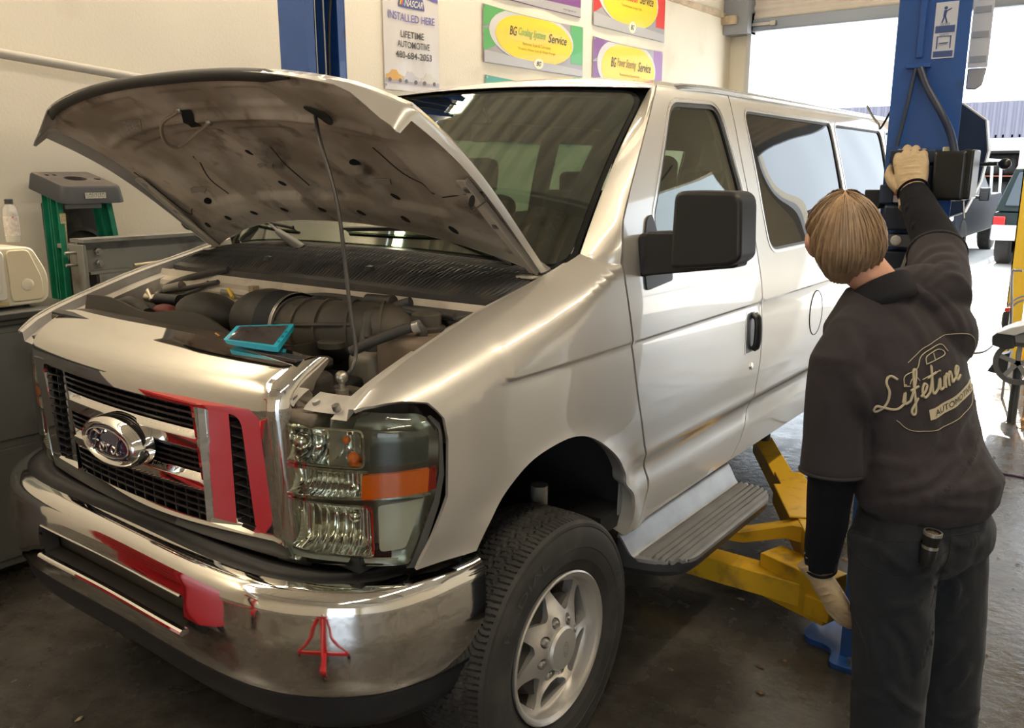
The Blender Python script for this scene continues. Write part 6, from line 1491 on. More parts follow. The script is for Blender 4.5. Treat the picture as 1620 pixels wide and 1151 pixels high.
# ---- work shirt
def creases(lines, fine=.0, folds=()):
    paths = []
    for pts, wpx, amp in folds:
        q = smoothpath([(a, b, 0) for a, b in pts], 5); paths.append(([(p.x, p.y) for p in q], wpx, amp, min(p.x for p in q) - 40, max(p.x for p in q) + 40, min(p.y for p in q) - 40, max(p.y for p in q) + 40))
    def fn(me):
        for i, v in enumerate(me.vertices):
            co = v.co; n_ = v.normal; d = 0
            if paths and n_.dot(CAMP - co) > 0:
                X, Y = px_of(co); fw_ = sstep(.0, .30, n_.dot((CAMP - co).normalized()))
                for q, wpx, amp, xa_, xb_, ya_, yb_ in paths:
                    if xa_ < X < xb_ and ya_ < Y < yb_:
                        best = 1e9; bt = 0; m_ = len(q) - 1
                        for k in range(m_):
                            ax_, ay_ = q[k]; bx_, by2 = q[k + 1]; dx, dy = bx_ - ax_, by2 - ay_; t = max(0, min(1, ((X - ax_) * dx + (Y - ay_) * dy) / (dx * dx + dy * dy + 1e-9)))
                            r_ = math.hypot(X - ax_ - t * dx, Y - ay_ - t * dy)
                            if r_ < best: best = r_; bt = (k + t) / m_
                        d += fw_ * amp * (math.exp(-(best / wpx) ** 2) - .45 * math.exp(-(best / (2.1 * wpx)) ** 2)) * math.sin(math.pi * (.12 + .76 * bt)) ** .6
            for A, B, w_, amp in lines:
                AB = B - A; t = max(0, min(1, (co - A).dot(AB) / AB.length_squared)); r_ = (co - A - AB * t).length
                if r_ < w_ * 3: d += 1.9 * amp * (math.exp(-(r_ / w_) ** 2) - .35 * math.exp(-(r_ / (1.9 * w_)) ** 2)) * math.sin(math.pi * (.15 + .85 * t)) ** .5
            if fine:
                q = co * 11; d += fine * (noise.noise(Vector((q.x, q.y, q.z * .55))) + .5 * noise.noise(Vector((q.x * 2.3, q.y * 2.3, q.z * 1.4))))
            v.co = co + n_ * d
    return fn
g = MB(); sp = lambda t: PEL.lerp(NECK, t)
secs = [(PEL + Vector((.005, -.005, -.040)), .160, .120, L_, F_), (PEL + Vector((0, 0, .0)), .184, .142, L_, F_), (PEL + Vector((0, 0, .06)), .188, .148, L_, F_), (sp(.28), .176, .134, L_, F_), (sp(.5) + F_ * -.0, .180, .132, L_, F_),
        (sp(.68), .188, .130, L_, F_), (sp(.82), .172, .115, L_, F_), (sp(.92), .120, .092, L_, F_), (sp(1.0), .075, .070, L_, F_)]
rings(g, secs)
g.tube([LSH.lerp(NECK, .75) + Vector((0, 0, -.02)), LSH.lerp(NECK, .35), LSH, LSH.lerp(LEL, .5), LSH.lerp(LEL, .97)], [.060, .068, .072, .076, .080], 24)
g.tube([RSH.lerp(NECK, .75) + Vector((0, 0, -.03)), RSH.lerp(NECK, .35) + Vector((0, 0, -.015)), RSH, RSH.lerp(REL, .45), RSH.lerp(REL, .82)], [.085, .092, .088, .078, .074], 24)
g.ball(RSH + Vector((.0, -.03, -.10)), .11, 20, 14); g.ball(LSH.lerp(PEL, .2), .095, 20, 14)
def sil(a, b, y): return at(a, b, 'y', y)
S = []
bk = lambda px, py: sil(px, py, .30)
for k in range(7): S.append((sil(1400 + 15 * k, 470 + 4 * k, .33), sil(1500 + 5 * k, 455 + 22 * k, .48), .010, .0045 * (1 if k % 2 else -.8)))
for k in range(7): S.append((sil(1440 + 9 * k, 398 + 4 * k, .60), sil(1452 + 11 * k, 440 + 4 * k, .56), .008, .0055))
for a, b, c, d, w_, am in ((1345, 600, 1375, 700, .014, .006), (1370, 560, 1385, 640, .012, -.005), (1400, 790, 1520, 700, .014, .007), (1430, 780, 1550, 640, .012, .006), (1380, 750, 1480, 690, .013, -.005), (1500, 740, 1555, 690, .012, .007),
                           (1290, 600, 1340, 660, .012, .004), (1400, 700, 1430, 640, .014, .005), (1460, 790, 1540, 760, .012, .008), (1380, 800, 1450, 785, .012, .008), (1480, 720, 1530, 620, .015, -.006), (1290, 690, 1350, 650, .010, .004)):
    S.append((sil(a, b, .26), sil(c, d, .30), w_, am))
SHIRT = mat('charcoal_cloth', (.030, .0255, .029), .9, spec=.2, sheen=.06, nscale=5, namp=.12, bump=.25, bscale=420)
SFOLD = [([(1489, 776), (1533, 729), (1545, 682)], 9, .014), ([(1444, 741), (1474, 702), (1477, 637)], 11, .011), ([(1495, 705), (1533, 650), (1540, 610)], 9, .009), ([(1368, 801), (1456, 794), (1560, 753)], 11, .012),
         ([(1362, 744), (1385, 729), (1430, 735)], 9, .009), ([(1382, 640), (1374, 700), (1380, 760)], 12, -.012), ([(1338, 590), (1368, 629), (1378, 680)], 10, .009), ([(1471, 794), (1510, 800), (1550, 800)], 8, .008),
         ([(1400, 700), (1420, 655), (1415, 600)], 10, .007), ([(1290, 600), (1310, 640), (1305, 700)], 10, .005), ([(1410, 775), (1470, 760), (1515, 715)], 9, .009), ([(1340, 520), (1350, 560), (1340, 610)], 10, .006),
         ([(1442, 422), (1470, 395), (1505, 388)], 6, .008), ([(1447, 437), (1480, 407), (1512, 405)], 6, .009), ([(1455, 448), (1490, 420), (1516, 420)], 6, .008), ([(1470, 455), (1500, 434), (1522, 440)], 6, .008),
         ([(1425, 445), (1470, 475), (1500, 520)], 8, .009), ([(1440, 448), (1490, 488), (1515, 530)], 7, .008), ([(1470, 456), (1510, 490), (1526, 525)], 7, .008), ([(1400, 470), (1440, 500), (1470, 545)], 9, .007)]
shirt = remeshed('work_shirt', g, SHIRT, man, .006, 6, creases([], .0045, SFOLD))
# sleeve and waist hems, collar
def hem(name, c, ax, r_, rr, m_, parent=shirt, sq=1.0, A=None):
    ax = ax.normalized(); u = ax.orthogonal().normalized() if A is None else A; w_ = ax.cross(u)
    return MB().tube([Vector(c) + u * (r_ * math.cos(t)) + w_ * (r_ * sq * math.sin(t)) for t in [2 * math.pi * i / 40 for i in range(40)]], rr, 8, closed=True).build(name, m_, parent)
hem('sleeve_hem', LSH.lerp(LEL, .965), LEL - LSH, .0785, .0045, SHIRT); hem('sleeve_hem', RSH.lerp(REL, .81), REL - RSH, .0745, .0045, SHIRT)
g = MB(); cs = []
up_ = (HEAD - NECK).normalized(); CU = (Z_ * .8 + up_ * .5).normalized(); CF = (F_ - CU * F_.dot(CU)).normalized(); CL = CU.cross(CF) * -1
if CL.dot(L_) < 0: CL = -CL
for j in range(30):
    t = math.pi * 2 * j / 30 + math.pi / 2; gap = .0
    cs.append((t, 1.0))
def colp(t, h, r_): 
    back = (1 - math.sin(t)) / 2; c = NECK + Vector((.004, -.004, .0)) + CU * (h * (.6 + .5 * back)); return c + CL * (math.cos(t) * r_) + CF * (math.sin(t) * r_ * .95) + CU * (-.030 * (1 - back))
prof_ = [(-.012, .080), (.030, .070), (.040, .069), (.036, .076), (-.004, .094), (-.022, .100)]
K = 44; v = []
for j in range(K + 1):
    t = math.pi / 2 + .10 + (2 * math.pi - .20) * j / K
    for h, r_ in prof_: v.append(colp(t, h, r_))
n = len(prof_); g.add(v, [(j * n + i, j * n + i + 1, (j + 1) * n + i + 1, (j + 1) * n + i) for j in range(K) for i in range(n - 1)])
co_ = g.build('collar', mat('collar_cloth', (.015, .015, .019), .9, spec=.2, bump=.2, bscale=400), shirt, angle=60); sdm_ = co_.modifiers.new('solid', 'SOLIDIFY'); sdm_.thickness = .003
# ---- dark undershirt sleeves
NAVY = mat('undersleeve', (.0045, .0055, .009), .9, spec=.2, sheen=.02, bump=.2, bscale=300)
def sleeve(pts, rad, extra=()):
    g = MB().tube(pts, rad, 24, sm=4); return remeshed('undersleeve', g, NAVY, man, .0055, 4, creases([(pts[0].lerp(pts[-1], t) + a * .05, pts[0].lerp(pts[-1], t + .03) - a * .05 + Z_ * .01, .008, .004 * (1 if k % 2 else -.7)) for k, (t, a) in enumerate([(.1 + .13 * i, L_ if i % 2 else Vector((.9, -.4, 0))) for i in range(7)])], .0025))
sleeve([LSH.lerp(LEL, .80), LEL, LEL.lerp(LWR, .5), LWR + Vector((-.002, 0, .03)), LWR + Vector((-.002, .005, -.012))], [.064, .060, .053, .046, .042])
sleeve([RSH.lerp(REL, .6), REL, REL.lerp(RWR, .5), RWR.lerp(REL, .05), RWR + Vector((-.006, .008, .010))], [.066, .062, .054, .043, .041])
hem('cuff', LWR + Vector((-.002, .004, -.010)), Vector((0, -.3, 1)), .0385, .004, NAVY, man); hem('cuff', RWR + Vector((-.005, .007, .009)), RWR - REL, .0425, .004, NAVY, man)
# small cuff badge
cbp = at(1274, 868, 'y', .27)
MB().tube([LWR + Vector((-.030, -.032, .035)) + L_ * .004 + F_ * (.008 * math.cos(t)) + Z_ * (.008 * math.sin(t)) for t in [i * .5 for i in range(11)]], .0012, 6).build('cuff_mark', mat('mark_white', (.45, .46, .5), .6), man)
# ---- trousers
TR = mat('trouser_cloth', (.011, .0135, .018), .85, spec=.25, sheen=.08, bump=.25, bscale=380)
g = MB()
rings(g, [(PEL + Vector((0, 0, .035)), .158, .112, L_, F_), (PEL + Vector((0, 0, -.02)), .164, .124, L_, F_), (PEL + Vector((0, 0, -.09)), .172, .134, L_, F_), (PEL + Vector((.0, 0, -.15)), .150, .118, L_, F_), (PEL + Vector((.0, 0, -.20)), .09, .08, L_, F_)])
for a, b, c, s_ in ((LHP, LKN, LAN, 1), (RHP, RKN, RAN, -1)):
    g.tube([a + Vector((0, 0, -.02)), a.lerp(b, .3), a.lerp(b, .65), b, b.lerp(c, .5), c + Vector((0, 0, .02)), c - Vector((0, 0, .02))], [.104, .104, .099, .094, .091, .088, .086], 26)
g.ball(LHP - F_ * .045 + Vector((0, 0, -.03)), .095, 18, 12); g.ball(RHP - F_ * .045 + Vector((0, 0, -.03)), .095, 18, 12)
T = []
for a, b, c, d, w_, am in ((1400, 960, 1460, 1010, .013, .008), (1395, 985, 1440, 1060, .012, .008), (1470, 960, 1500, 930, .012, .007), (1340, 900, 1400, 990, .016, .006), (1410, 945, 1520, 905, .014, .008), (1420, 1090, 1460, 1060, .013, .009), (1425, 1130, 1450, 1100, .012, .008),
                           (1350, 1000, 1370, 1080, .014, -.006), (1500, 980, 1525, 950, .012, .008), (1490, 1040, 1520, 1000, .012, .007), (1500, 900, 1545, 870, .010, .008), (1390, 860, 1440, 930, .010, .004)):
    T.append((sil(a, b, .22), sil(c, d, .24), w_, am))
for A, B in ((LKN, LAN), (RKN, RAN)):
    for k in range(5): T.append((A.lerp(B, .35 + .14 * k) - F_ * .09 - L_ * .06, A.lerp(B, .40 + .14 * k) - F_ * .08 + L_ * .07, .012, .008))
TFOLD = [([(1413, 962), (1450, 952), (1486, 915)], 10, 0.0180), ([(1455, 968), (1471, 999), (1455, 1051)], 12, 0.0120), ([(1481, 1051), (1497, 1040), (1515, 1018)], 9, 0.0165), ([(1405, 1090), (1430, 1112), (1455, 1128)], 9, 0.0180),
         ([(1500, 905), (1512, 930), (1508, 955)], 8, 0.0150), ([(1380, 858), (1405, 880), (1432, 900)], 9, 0.0120), ([(1350, 960), (1375, 1010), (1385, 1060)], 11, 0.0150), ([(1400, 985), (1430, 1020), (1440, 1070)], 9, -0.0150),
         ([(1348, 1080), (1370, 1100), (1400, 1105)], 9, 0.0135), ([(1480, 985), (1500, 975), (1525, 950)], 8, 0.0135), ([(1505, 1090), (1520, 1075), (1530, 1055)], 8, 0.0135), ([(1500, 850), (1525, 862), (1548, 850)], 7, 0.0105)]
trs = remeshed('trousers', g, TR, man, .007, 5, creases([t for t in T[12:]], .006, TFOLD))
bvs = BVHTree.FromObject(shirt, bpy.context.evaluated_depsgraph_get()) if 0 else None
def bvh_of(o):
    M4 = Matrix.Translation(man.location); me = o.data
    return BVHTree.FromPolygons([M4 @ v.co for v in me.vertices], [tuple(p.vertices) for p in me.polygons])
SB, TB = bvh_of(shirt), bvh_of(trs)
def cast(bv, p, d, off=.002):
    h = bv.ray_cast(Vector(p) - d * 1.0, d)
    return (h[0] + h[1] * off, h[1]) if h[0] else (None, None)
def pxcast(bv, px, py, off=.002):
    d = ray(px, py).normalized(); h = bv.ray_cast(CAMP, d)
    return (h[0] + h[1] * off) if h[0] else None
def seam(bv, pix, name, parent, m_, r_=.0012):
    pts = [p for p in (pxcast(bv, a, b, .0004) for a, b in [(q.x, q.y) for q in smoothpath([(x, y, 0) for x, y in pix], 10)]) if p]
    if len(pts) > 3: return MB().tube(pts, r_, 6).build(name, m_, parent)
SM = mat('seam_cloth', (.014, .013, .016), .9)
seam(TB, [(1338, 860), (1380, 900), (1440, 912), (1500, 868)], 'pocket_seam', trs, SM); seam(TB, [(1505, 830), (1500, 880), (1480, 930), (1472, 960)], 'seat_seam', trs, SM)
seam(TB, [(1338, 862), (1345, 960), (1360, 1000)], 'pocket_seam', trs, SM); seam(TB, [(1345, 842), (1420, 856), (1500, 848), (1552, 838)], 'waist_seam', trs, SM)
# belt and loop
g = MB(); bc = PEL + Vector((0, 0, -.018)); v = []
for k in range(49):
    t = 2 * math.pi * k / 48; d = L_ * math.cos(t) + F_ * math.sin(t) * .74
    h = TB.ray_cast(bc + d * .6, -d); p = h[0] if h[0] else bc + d * .15
    v += [p + d.normalized() * .004 + Z_ * .018, p + d.normalized() * .006 - Z_ * .018]
g.add(v, [(2 * i, 2 * i + 1, 2 * i + 3, 2 * i + 2) for i in range(48)]); be = g.build('belt', mat('belt_black', (.020, .022, .026), .5), man); so_ = be.modifiers.new('solid', 'SOLIDIFY'); so_.thickness = .004
# ---- lettering on the back: script, ribbon, ring and a small car outline
PR = mat('shirt_print', (.40, .35, .24), .75)
O_ = PEL.lerp(NECK, .52); O_.z = 0; RX = -L_
def bpt(u, z, off=.0018):   # u metres to the right of the spine, z height: falls on the cloth along his facing direction
    p, n_ = cast(SB, O_ + RX * u + Z_ * (z + .28 * u), F_, off); return p
def bstroke(pts, r_, name='printed_script', n=7):
    P_ = [bpt(p.x, p.y) for p in smoothpath([(a, b, 0) for a, b in pts], n)]; P_ = [p for p in P_ if p]
    if len(P_) > 2: MB().tube(P_, r_, 6, sx=1, sy=1).build(name, PR, shirt)
LIFE = {'L': ([[(.75, .95), (.55, 1.1), (.35, .95), (.45, .6), (.35, .25), (.10, .05), (-.05, .12), (.02, .25), (.30, .12), (.60, .0), (.95, .12)]], .85),
        'i': ([[(.0, .15), (.12, .45), (.10, .1), (.28, .12)], [(.16, .66), (.18, .70)]], .28), 'f': ([[(.0, .12), (.25, .6), (.38, 1.0), (.26, 1.0), (.20, .5), (.16, -.25), (.05, -.32), (.05, -.15), (.30, .15)], [(.05, .45), (.38, .50)]], .40),
        'e': ([[(.0, .15), (.22, .28), (.32, .42), (.20, .50), (.08, .3), (.16, .08), (.40, .15)]], .40), 't': ([[(.0, .15), (.18, .5), (.25, .95), (.20, .5), (.16, .12), (.24, .05), (.40, .15)], [(.0, .62), (.42, .68)]], .40),
        'm': ([[(.0, .15), (.08, .45), (.08, .06)], [(.08, .3), (.20, .48), (.26, .35), (.26, .06)], [(.26, .3), (.38, .48), (.46, .35), (.46, .12), (.60, .15)]], .60)}
ux_, z0_, hh_ = -.165, 1.215, .072
for ch in 'Lifetime':
    st, adv = LIFE[ch]
    for s1 in st: bstroke([(ux_ + a * hh_ * .92, z0_ + b * hh_) for a, b in s1], .0032)
    ux_ += adv * hh_ * .92 * 1.02
V, F = fittext('AUTOMOTIVE', .155, .014)
vv = [bpt(.045 + p.x, 1.178 + p.y - .03 * ((.045 + p.x) ** 2), .0035) for p in V]
if all(vv): MB().add(vv, F).build('printed_word', mat('shirt_dark', (.03, .028, .03), .8), shirt, smooth=False)
g = MB(); K = 16; rr_ = []
for k in range(K + 1):
    u = lerp(-.045, .135, k / K); rr_ += [bpt(u, 1.190 - .03 * u * u, .0022), bpt(u, 1.166 - .03 * u * u, .0022)]
if all(rr_): g.add(rr_, [(2 * i, 2 * i + 1, 2 * i + 3, 2 * i + 2) for i in range(K)]); g.build('printed_ribbon', PR, shirt)
bstroke([(-.125 + 0, 1.19), (-.09, 1.155), (-.02, 1.138), (.06, 1.138), (.13, 1.155), (.165, 1.20), (.165, 1.26), (.13, 1.305), (.06, 1.325), (-.02, 1.325), (-.08, 1.31)], .0009, 'printed_ring')
for s1 in ([(-.10, 1.262), (-.095, 1.285), (-.06, 1.290), (-.035, 1.312), (.03, 1.315), (.05, 1.292)], [(-.10, 1.262), (-.085, 1.258)], [(-.05, 1.262), (.0, 1.264)], [(-.085, 1.262), (-.078, 1.272), (-.065, 1.272), (-.058, 1.262)], [(-.030, 1.290), (-.022, 1.305), (.022, 1.306), (.034, 1.290), (-.030, 1.290)], [(.0, 1.290), (.002, 1.305)]):
    bstroke(s1, .0013, 'printed_car')
# ---- gloves with five fingers
GL = mat('glove_tan', (.50, .375, .22), .7, nscale=30, namp=.1, bump=.3, bscale=240)
def glove(name, wrist, palm_dir, back_n, thumb_side, curls, scale=1.0):
    """wrist point, direction from wrist to knuckles, normal of the back of the hand, thumb side, curl angle per finger"""
    d = palm_dir.normalized(); n_ = (back_n - d * back_n.dot(d)).normalized(); s_ = d.cross(n_).normalized()
    if s_.dot(thumb_side) < 0: s_ = -s_
    g = MB(); q = lambda a, b, c: wrist + d * (a * scale) + s_ * (b * scale) + n_ * (c * scale)
    n0 = 16; secs = []
    for a, hw, hd in ((-.045, .036, .032), (-.01, .033, .025), (.03, .041, .022), (.065, .044, .019), (.09, .042, .016)): secs.append((q(a, -.002, 0), hw * scale, hd * scale, s_, n_))
    rings(g, secs, 20)
    base = [(.088, .031), (.094, .0105), (.090, -.0105), (.080, -.031)]; lens = [(.042, .026, .021), (.046, .029, .022), (.043, .027, .021), (.034, .021, .019)]
    for (a, b), ln, cu in zip(base, lens, curls):
        p = q(a - .015, b, .002); ang = 0; pts = [p, q(a, b, .003)]; dd = d
        for k, l_ in enumerate(ln):
            ang += cu[k]; dd = d * math.cos(ang) - n_ * math.sin(ang); pts.append(pts[-1] + (dd + s_ * (b * .9)).normalized() * (l_ * scale))
        g.tube(pts, [.0125 * scale, .0125 * scale, .0115 * scale, .0105 * scale, .0090 * scale], 12); g.ball(pts[-1], .0095 * scale, 10, 8)
    t = [q(.005, .026, -.006), q(.035, .048, -.014), q(.065, .060, -.022), q(.088, .058, -.032)]
    g.tube(t, [.018 * scale, .0165 * scale, .0135 * scale, .0115 * scale], 12, sm=2); g.ball(t[-1], .0118 * scale, 10, 8)
    g.tube([q(-.050, -.001, 0), q(-.056, -.001, 0)], .036 * scale, 20)
    return remeshed(name, g, GL, man, .0034, 2, creases([(q(.01 + .02 * k, -.03, .02), q(.018 + .02 * k, .03, .022), .004, .0022) for k in range(4)], .0012))
# raised right hand: wrist below, palm laid against the box, fingers hooked over its top edge, thumb to the left
rw = Vector((1.612, .915, 1.692)); rd_ = (Vector((1.592, .955, 1.775)) - rw)
glove('glove', rw, rd_, Vector((-.05, -.99, .30)), Vector((-1, -.1, 0)), [(.55, .9, .7), (.55, .9, .7), (.6, .9, .7), (.65, .9, .7)], 1.12)
# hanging left hand: fingers loosely curled towards his front
glove('glove', LWR + Vector((-.002, .012, -.045)), Vector((.50, .10, -.74)), Vector((-.45, -.85, -.15)), F_, [(.25, .35, .3), (.30, .4, .3), (.35, .45, .35), (.4, .5, .4)], 1.08)
# ---- boots
for c in (LAN, RAN):
    g = MB(); g.tube([c + Vector((0, 0, .06)), c, c - Vector((0, 0, .03))], [.052, .054, .056], 18)
    g.tube([c - Vector((0, 0, .045)) - F_ * .05, c - Vector((0, 0, .045)) + F_ * .05, c - Vector((0, 0, .055)) + F_ * .155, c - Vector((0, 0, .06)) + F_ * .195], [.046, .045, .040, .028], 18, sm=3)
    bt_ = remeshed('boot', g, mat('boot_black', (.015, .014, .013), .5), man, .008, 4)
    MB().prism([(c.x + F_.x * a + L_.x * b, c.y + F_.y * a + L_.y * b) for a, b in ((-.10, -.035), (-.10, .035), (.05, .045), (.16, .042), (.22, .0), (.16, -.042), (.05, -.045))], .0, .03).build('boot_sole', mat('sole_black', (.02, .02, .02), .7), man, bevel=.006)
# ---- torch in the back pocket: a thing of its own
tp_ = pxcast(TB, 1462, 872, .004); 
if tp_:
    ax = (at(1471, 832, 'y', tp_.y - .02) - at(1460, 880, 'y', tp_.y - .02)).normalized(); b0 = tp_ + ax * -.01 - F_ * .010
    fr = (ax.orthogonal().normalized(), ax.cross(ax.orthogonal().normalized()), ax)
    tr_ = empty('flashlight', tuple(b0)); tag(tr_, 'short black flashlight with metal rings sticking out of the back trouser pocket', 'flashlight')
    MB().lathe([(.015, -.02), (.0185, 0), (.0185, .030), (.0175, .034), (.0175, .040), (.021, .046), (.021, .066), (.017, .067), (.016, .060), (0, .059)], b0, seg=24, frame=fr).build('torch_body', GB, tr_)
    MB().lathe([(.0192, .026), (.0192, .034)], b0, seg=24, frame=fr, caps=False).build('torch_ring', STEEL, tr_); MB().lathe([(.0215, .060), (.0215, .068), (.0175, .0685)], b0, seg=24, frame=fr, caps=False).build('bezel_ring', STEEL, tr_)
    MB().lathe([(.0165, .062), (0, .0625)], b0, seg=24, frame=fr).build('torch_lens', mat('torch_lens', (.25, .2, .12), .1, .6), tr_)
# ================================================================ OUTSIDE THE BACK DOOR
struct('trim_7', MB().box(-60, 60, YB + .1, 90, -.13, -.02), mat('yard_concrete', (.62, .60, .57), .8, nscale=1.2, namp=.08, dirt=(.30, .29, .28), dscale=.6))
struct('trim_8', MB().box(-60, 60, -40, YF - .2, -.13, -.02), mat('yard_concrete'))
def bay_line(x0, y0, x1, y1): 
    return tag(MB().bar((x0, y0, -.018), (x1, y1, -.018), .10, .004).build('parking_line', mat('line_white', (.75, .75, .74), .7), None), 'white painted parking line on the yard behind the parked trucks', 'line', 'painted parking lines')
for x in (-6.3, -3.4, -.56, 2.4): bay_line(x, 15.2, x, 21)
tag(MB().bar((-9, 15.1, -.018), (3.5, 15.1, -.018), .10, .004).build('parking_line', mat('line_white'), None), 'long white painted line crossing in front of the parked vehicles', 'line')
# workshop building across the yard
ob = empty('workshop_building', (-2, 30, 0)); tag(ob, 'long white building with purple-grey corrugated fascia across the yard', 'building')
by_ = 30.0; p0, p1 = at(1340, 176, 'y', by_), at(1620, 152, 'y', by_); zb_ = at(1590, 218, 'y', by_).z; ztop = (p0.z + p1.z) / 2
g = MB(); v = []; n = 700
for i in range(n + 1):
    x = lerp(-22, 14, i / n); ph = (x / .22) % 1; y = by_ - (.05 if ph < .5 else 0); v += [(x, y, zb_), (x, y, ztop)]
g.add(v, [(2 * i, 2 * i + 2, 2 * i + 3, 2 * i + 1) for i in range(n)]); g.build('corrugated_fascia', mat('fascia_purple', (.15, .145, .185), .6), ob, angle=10)
zo = at(1590, 238, 'y', by_).z
OW = mat('building_white', (.62, .60, .58), .8)
MB().box(-22, 14, by_, by_ + .3, zo, zb_ + .1).box(-22, at(1530, 300, 'y', by_).x, by_, by_ + .3, 0, zo).box(at(1606, 300, 'y', by_).x, 14, by_, by_ + .3, 0, zo).box(-22, 14, by_ + .3, by_ + 10, ztop - .3, ztop).box(-22, 14, by_ + 9.7, by_ + 10, 0, ztop).build('wall', OW, ob)
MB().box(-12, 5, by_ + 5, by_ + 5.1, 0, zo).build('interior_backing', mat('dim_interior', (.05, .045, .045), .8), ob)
rk = empty('tyre_rack', (-.8, by_ + 1.2, 0)); tag(rk, 'rack of dark tyres and parts inside the opening across the yard', 'rack', )
rr2 = random.Random(3); x0r, x1r = at(1560, 250, 'y', by_ + 1).x, at(1604, 250, 'y', by_ + 1).x
for k in range(9):
    x = lerp(x0r - .5, x1r, k / 8); MB().lathe([(.14, -.10), (.30, -.10), (.33, -.05), (.33, .05), (.30, .10), (.14, .10)], (x, by_ + 1.2, zo - .45), 'x', 20).build('tyre', RUBBER, rk)
for k in range(8):
    x = lerp(x0r - .5, x1r, k / 7); MB().lathe([(.14, -.10), (.30, -.10), (.33, -.05), (.33, .05), (.30, .10), (.14, .10)], (x, by_ + 1.2, zo - 1.3), 'x', 20).build('tyre', RUBBER, rk)
MB().box(x0r - .8, x1r + .2, by_ + .9, by_ + 1.5, zo - .82, zo - .78).box(x0r - .8, x1r + .2, by_ + .9, by_ + 1.5, zo - 1.68, zo - 1.64).box(x0r - .8, x0r - .75, by_ + .9, by_ + .95, 0, zo).box(x1r + .15, x1r + .2, by_ + .9, by_ + .95, 0, zo).build('rack_frame', mat('rack_orange', (.35, .10, .04), .5), rk)
# a generic vehicle body from a side profile, narrowing at the glass
def carbody(root, secs, wheels, paint, wr=.38, tw=.26, track=.82):
    """secs: (name, material, [(y, z) profile], half width) prisms along the vehicle; local axes, nose towards -y"""
    for nm, m_, poly, hw, hw2, zs in secs:
        g = MB(); n = len(poly); v = []
        for s_ in (-1, 1):
            for y, z in poly: 
                k = sstep(zs[0], zs[1], z); v.append((s_ * lerp(hw, hw2, k), y, z))
        g.add(v, [tuple(range(n)), tuple(range(2 * n - 1, n - 1, -1))] + [(i, n + i, n + (i + 1) % n, (i + 1) % n) for i in range(n)]); g.build(nm, m_, root, local=True, bevel=.02, seg=2, angle=30)
    for s_ in (-1, 1):
        for y in wheels:
            w = MB().lathe([(.20, -tw / 2), (wr - .04, -tw / 2), (wr, -tw / 2 + .03), (wr, tw / 2 - .03), (wr - .04, tw / 2), (.20, tw / 2)], (s_ * track, y, wr), 'x', 28, caps=False).build('tyre', RUBBER, root, local=True)
            g = MB().lathe([(.205, s_ * .10), (.18, s_ * .08), (.05, s_ * .06), (0, s_ * .06)], (s_ * track, y, wr), 'x', 20, caps=False)
            for k in range(6):
                a = k * math.pi / 3; g.bar((s_ * (track + .09), y + .03 * math.cos(a), wr + .03 * math.sin(a)), (s_ * (track + .10), y + .19 * math.cos(a), wr + .19 * math.sin(a)), .05, .02, (1, 0, 0))
            g.build('wheel_rim', ALU, root, local=True)
TP = mat('truck_paint', (.010, .013, .024), .45, spec=.08); WG = mat('car_glass_dark', (.03, .045, .06), .3, spec=.4)
tk = empty('pickup_truck', (-1.86, 18.6, -.02), R(0)); tag(tk, 'dark blue pickup truck parked facing the shop, white cargo rack over its bed', 'truck')
carbody(tk, [('truck_body', TP, [(-2.75, .55), (-2.78, .95), (-2.70, 1.12), (-1.35, 1.22), (2.75, 1.25), (2.78, .60), (2.2, .50), (-2.3, .48)], .98, .93, (.9, 1.25)),
             ('cab', TP, [(-1.40, 1.20), (-.60, 1.82), (-.45, 1.86), (1.0, 1.86), (1.25, 1.24)], .93, .72, (1.22, 1.85)),
             ('cab_glass', WG, [(-1.30, 1.25), (-.62, 1.78), (.90, 1.79), (1.15, 1.28)], .940, .745, (1.22, 1.85))], (-1.85, 1.85), TP, .42, .28, .84)
MB().box(-.93, .93, -2.88, -2.74, .50, .75).build('front_bumper', CHROME, tk, local=True, bevel=.03)
for s_ in (1, -1):
    MB().box(s_ * .62, s_ * .95, -2.80, -2.70, .84, 1.08).build('headlight', mat('lamp_white', (.75, .75, .72), .2), tk, local=True, bevel=.03)
    MB().box(s_ * 1.02, s_ * 1.20, -.85, -.72, 1.16, 1.42).box(s_ * .93, s_ * 1.03, -.80, -.76, 1.20, 1.26).build('door_mirror', BLACKP, tk, local=True, bevel=.02)
MB().box(-.60, .60, -2.80, -2.76, .80, 1.05).build('grille', CHROME, tk, local=True, bevel=.01)
g = MB()
for s_ in (1, -1):
    for y in (1.35, 2.6): g.bar((s_ * .90, y, 1.22), (s_ * .86, y, 1.98), .05, .05)
    g.bar((s_ * .86, .2, 1.98), (s_ * .86, 2.75, 1.98), .05, .05)
for y in (1.35, 2.0, 2.6): g.bar((-.86, y, 1.98), (.86, y, 1.98), .05, .05)
g.build('cargo_rack', mat('rack_white', (.72, .72, .70), .4), tk, local=True, smooth=False)
SP = mat('suv_paint', (.018, .026, .026), .45, spec=.08)
sv = empty('sport_utility_vehicle', (.60, 18.6, -.02), R(0)); tag(sv, 'dark green sport utility vehicle seen from its tail with red lamps, right of the pickup', 'car')
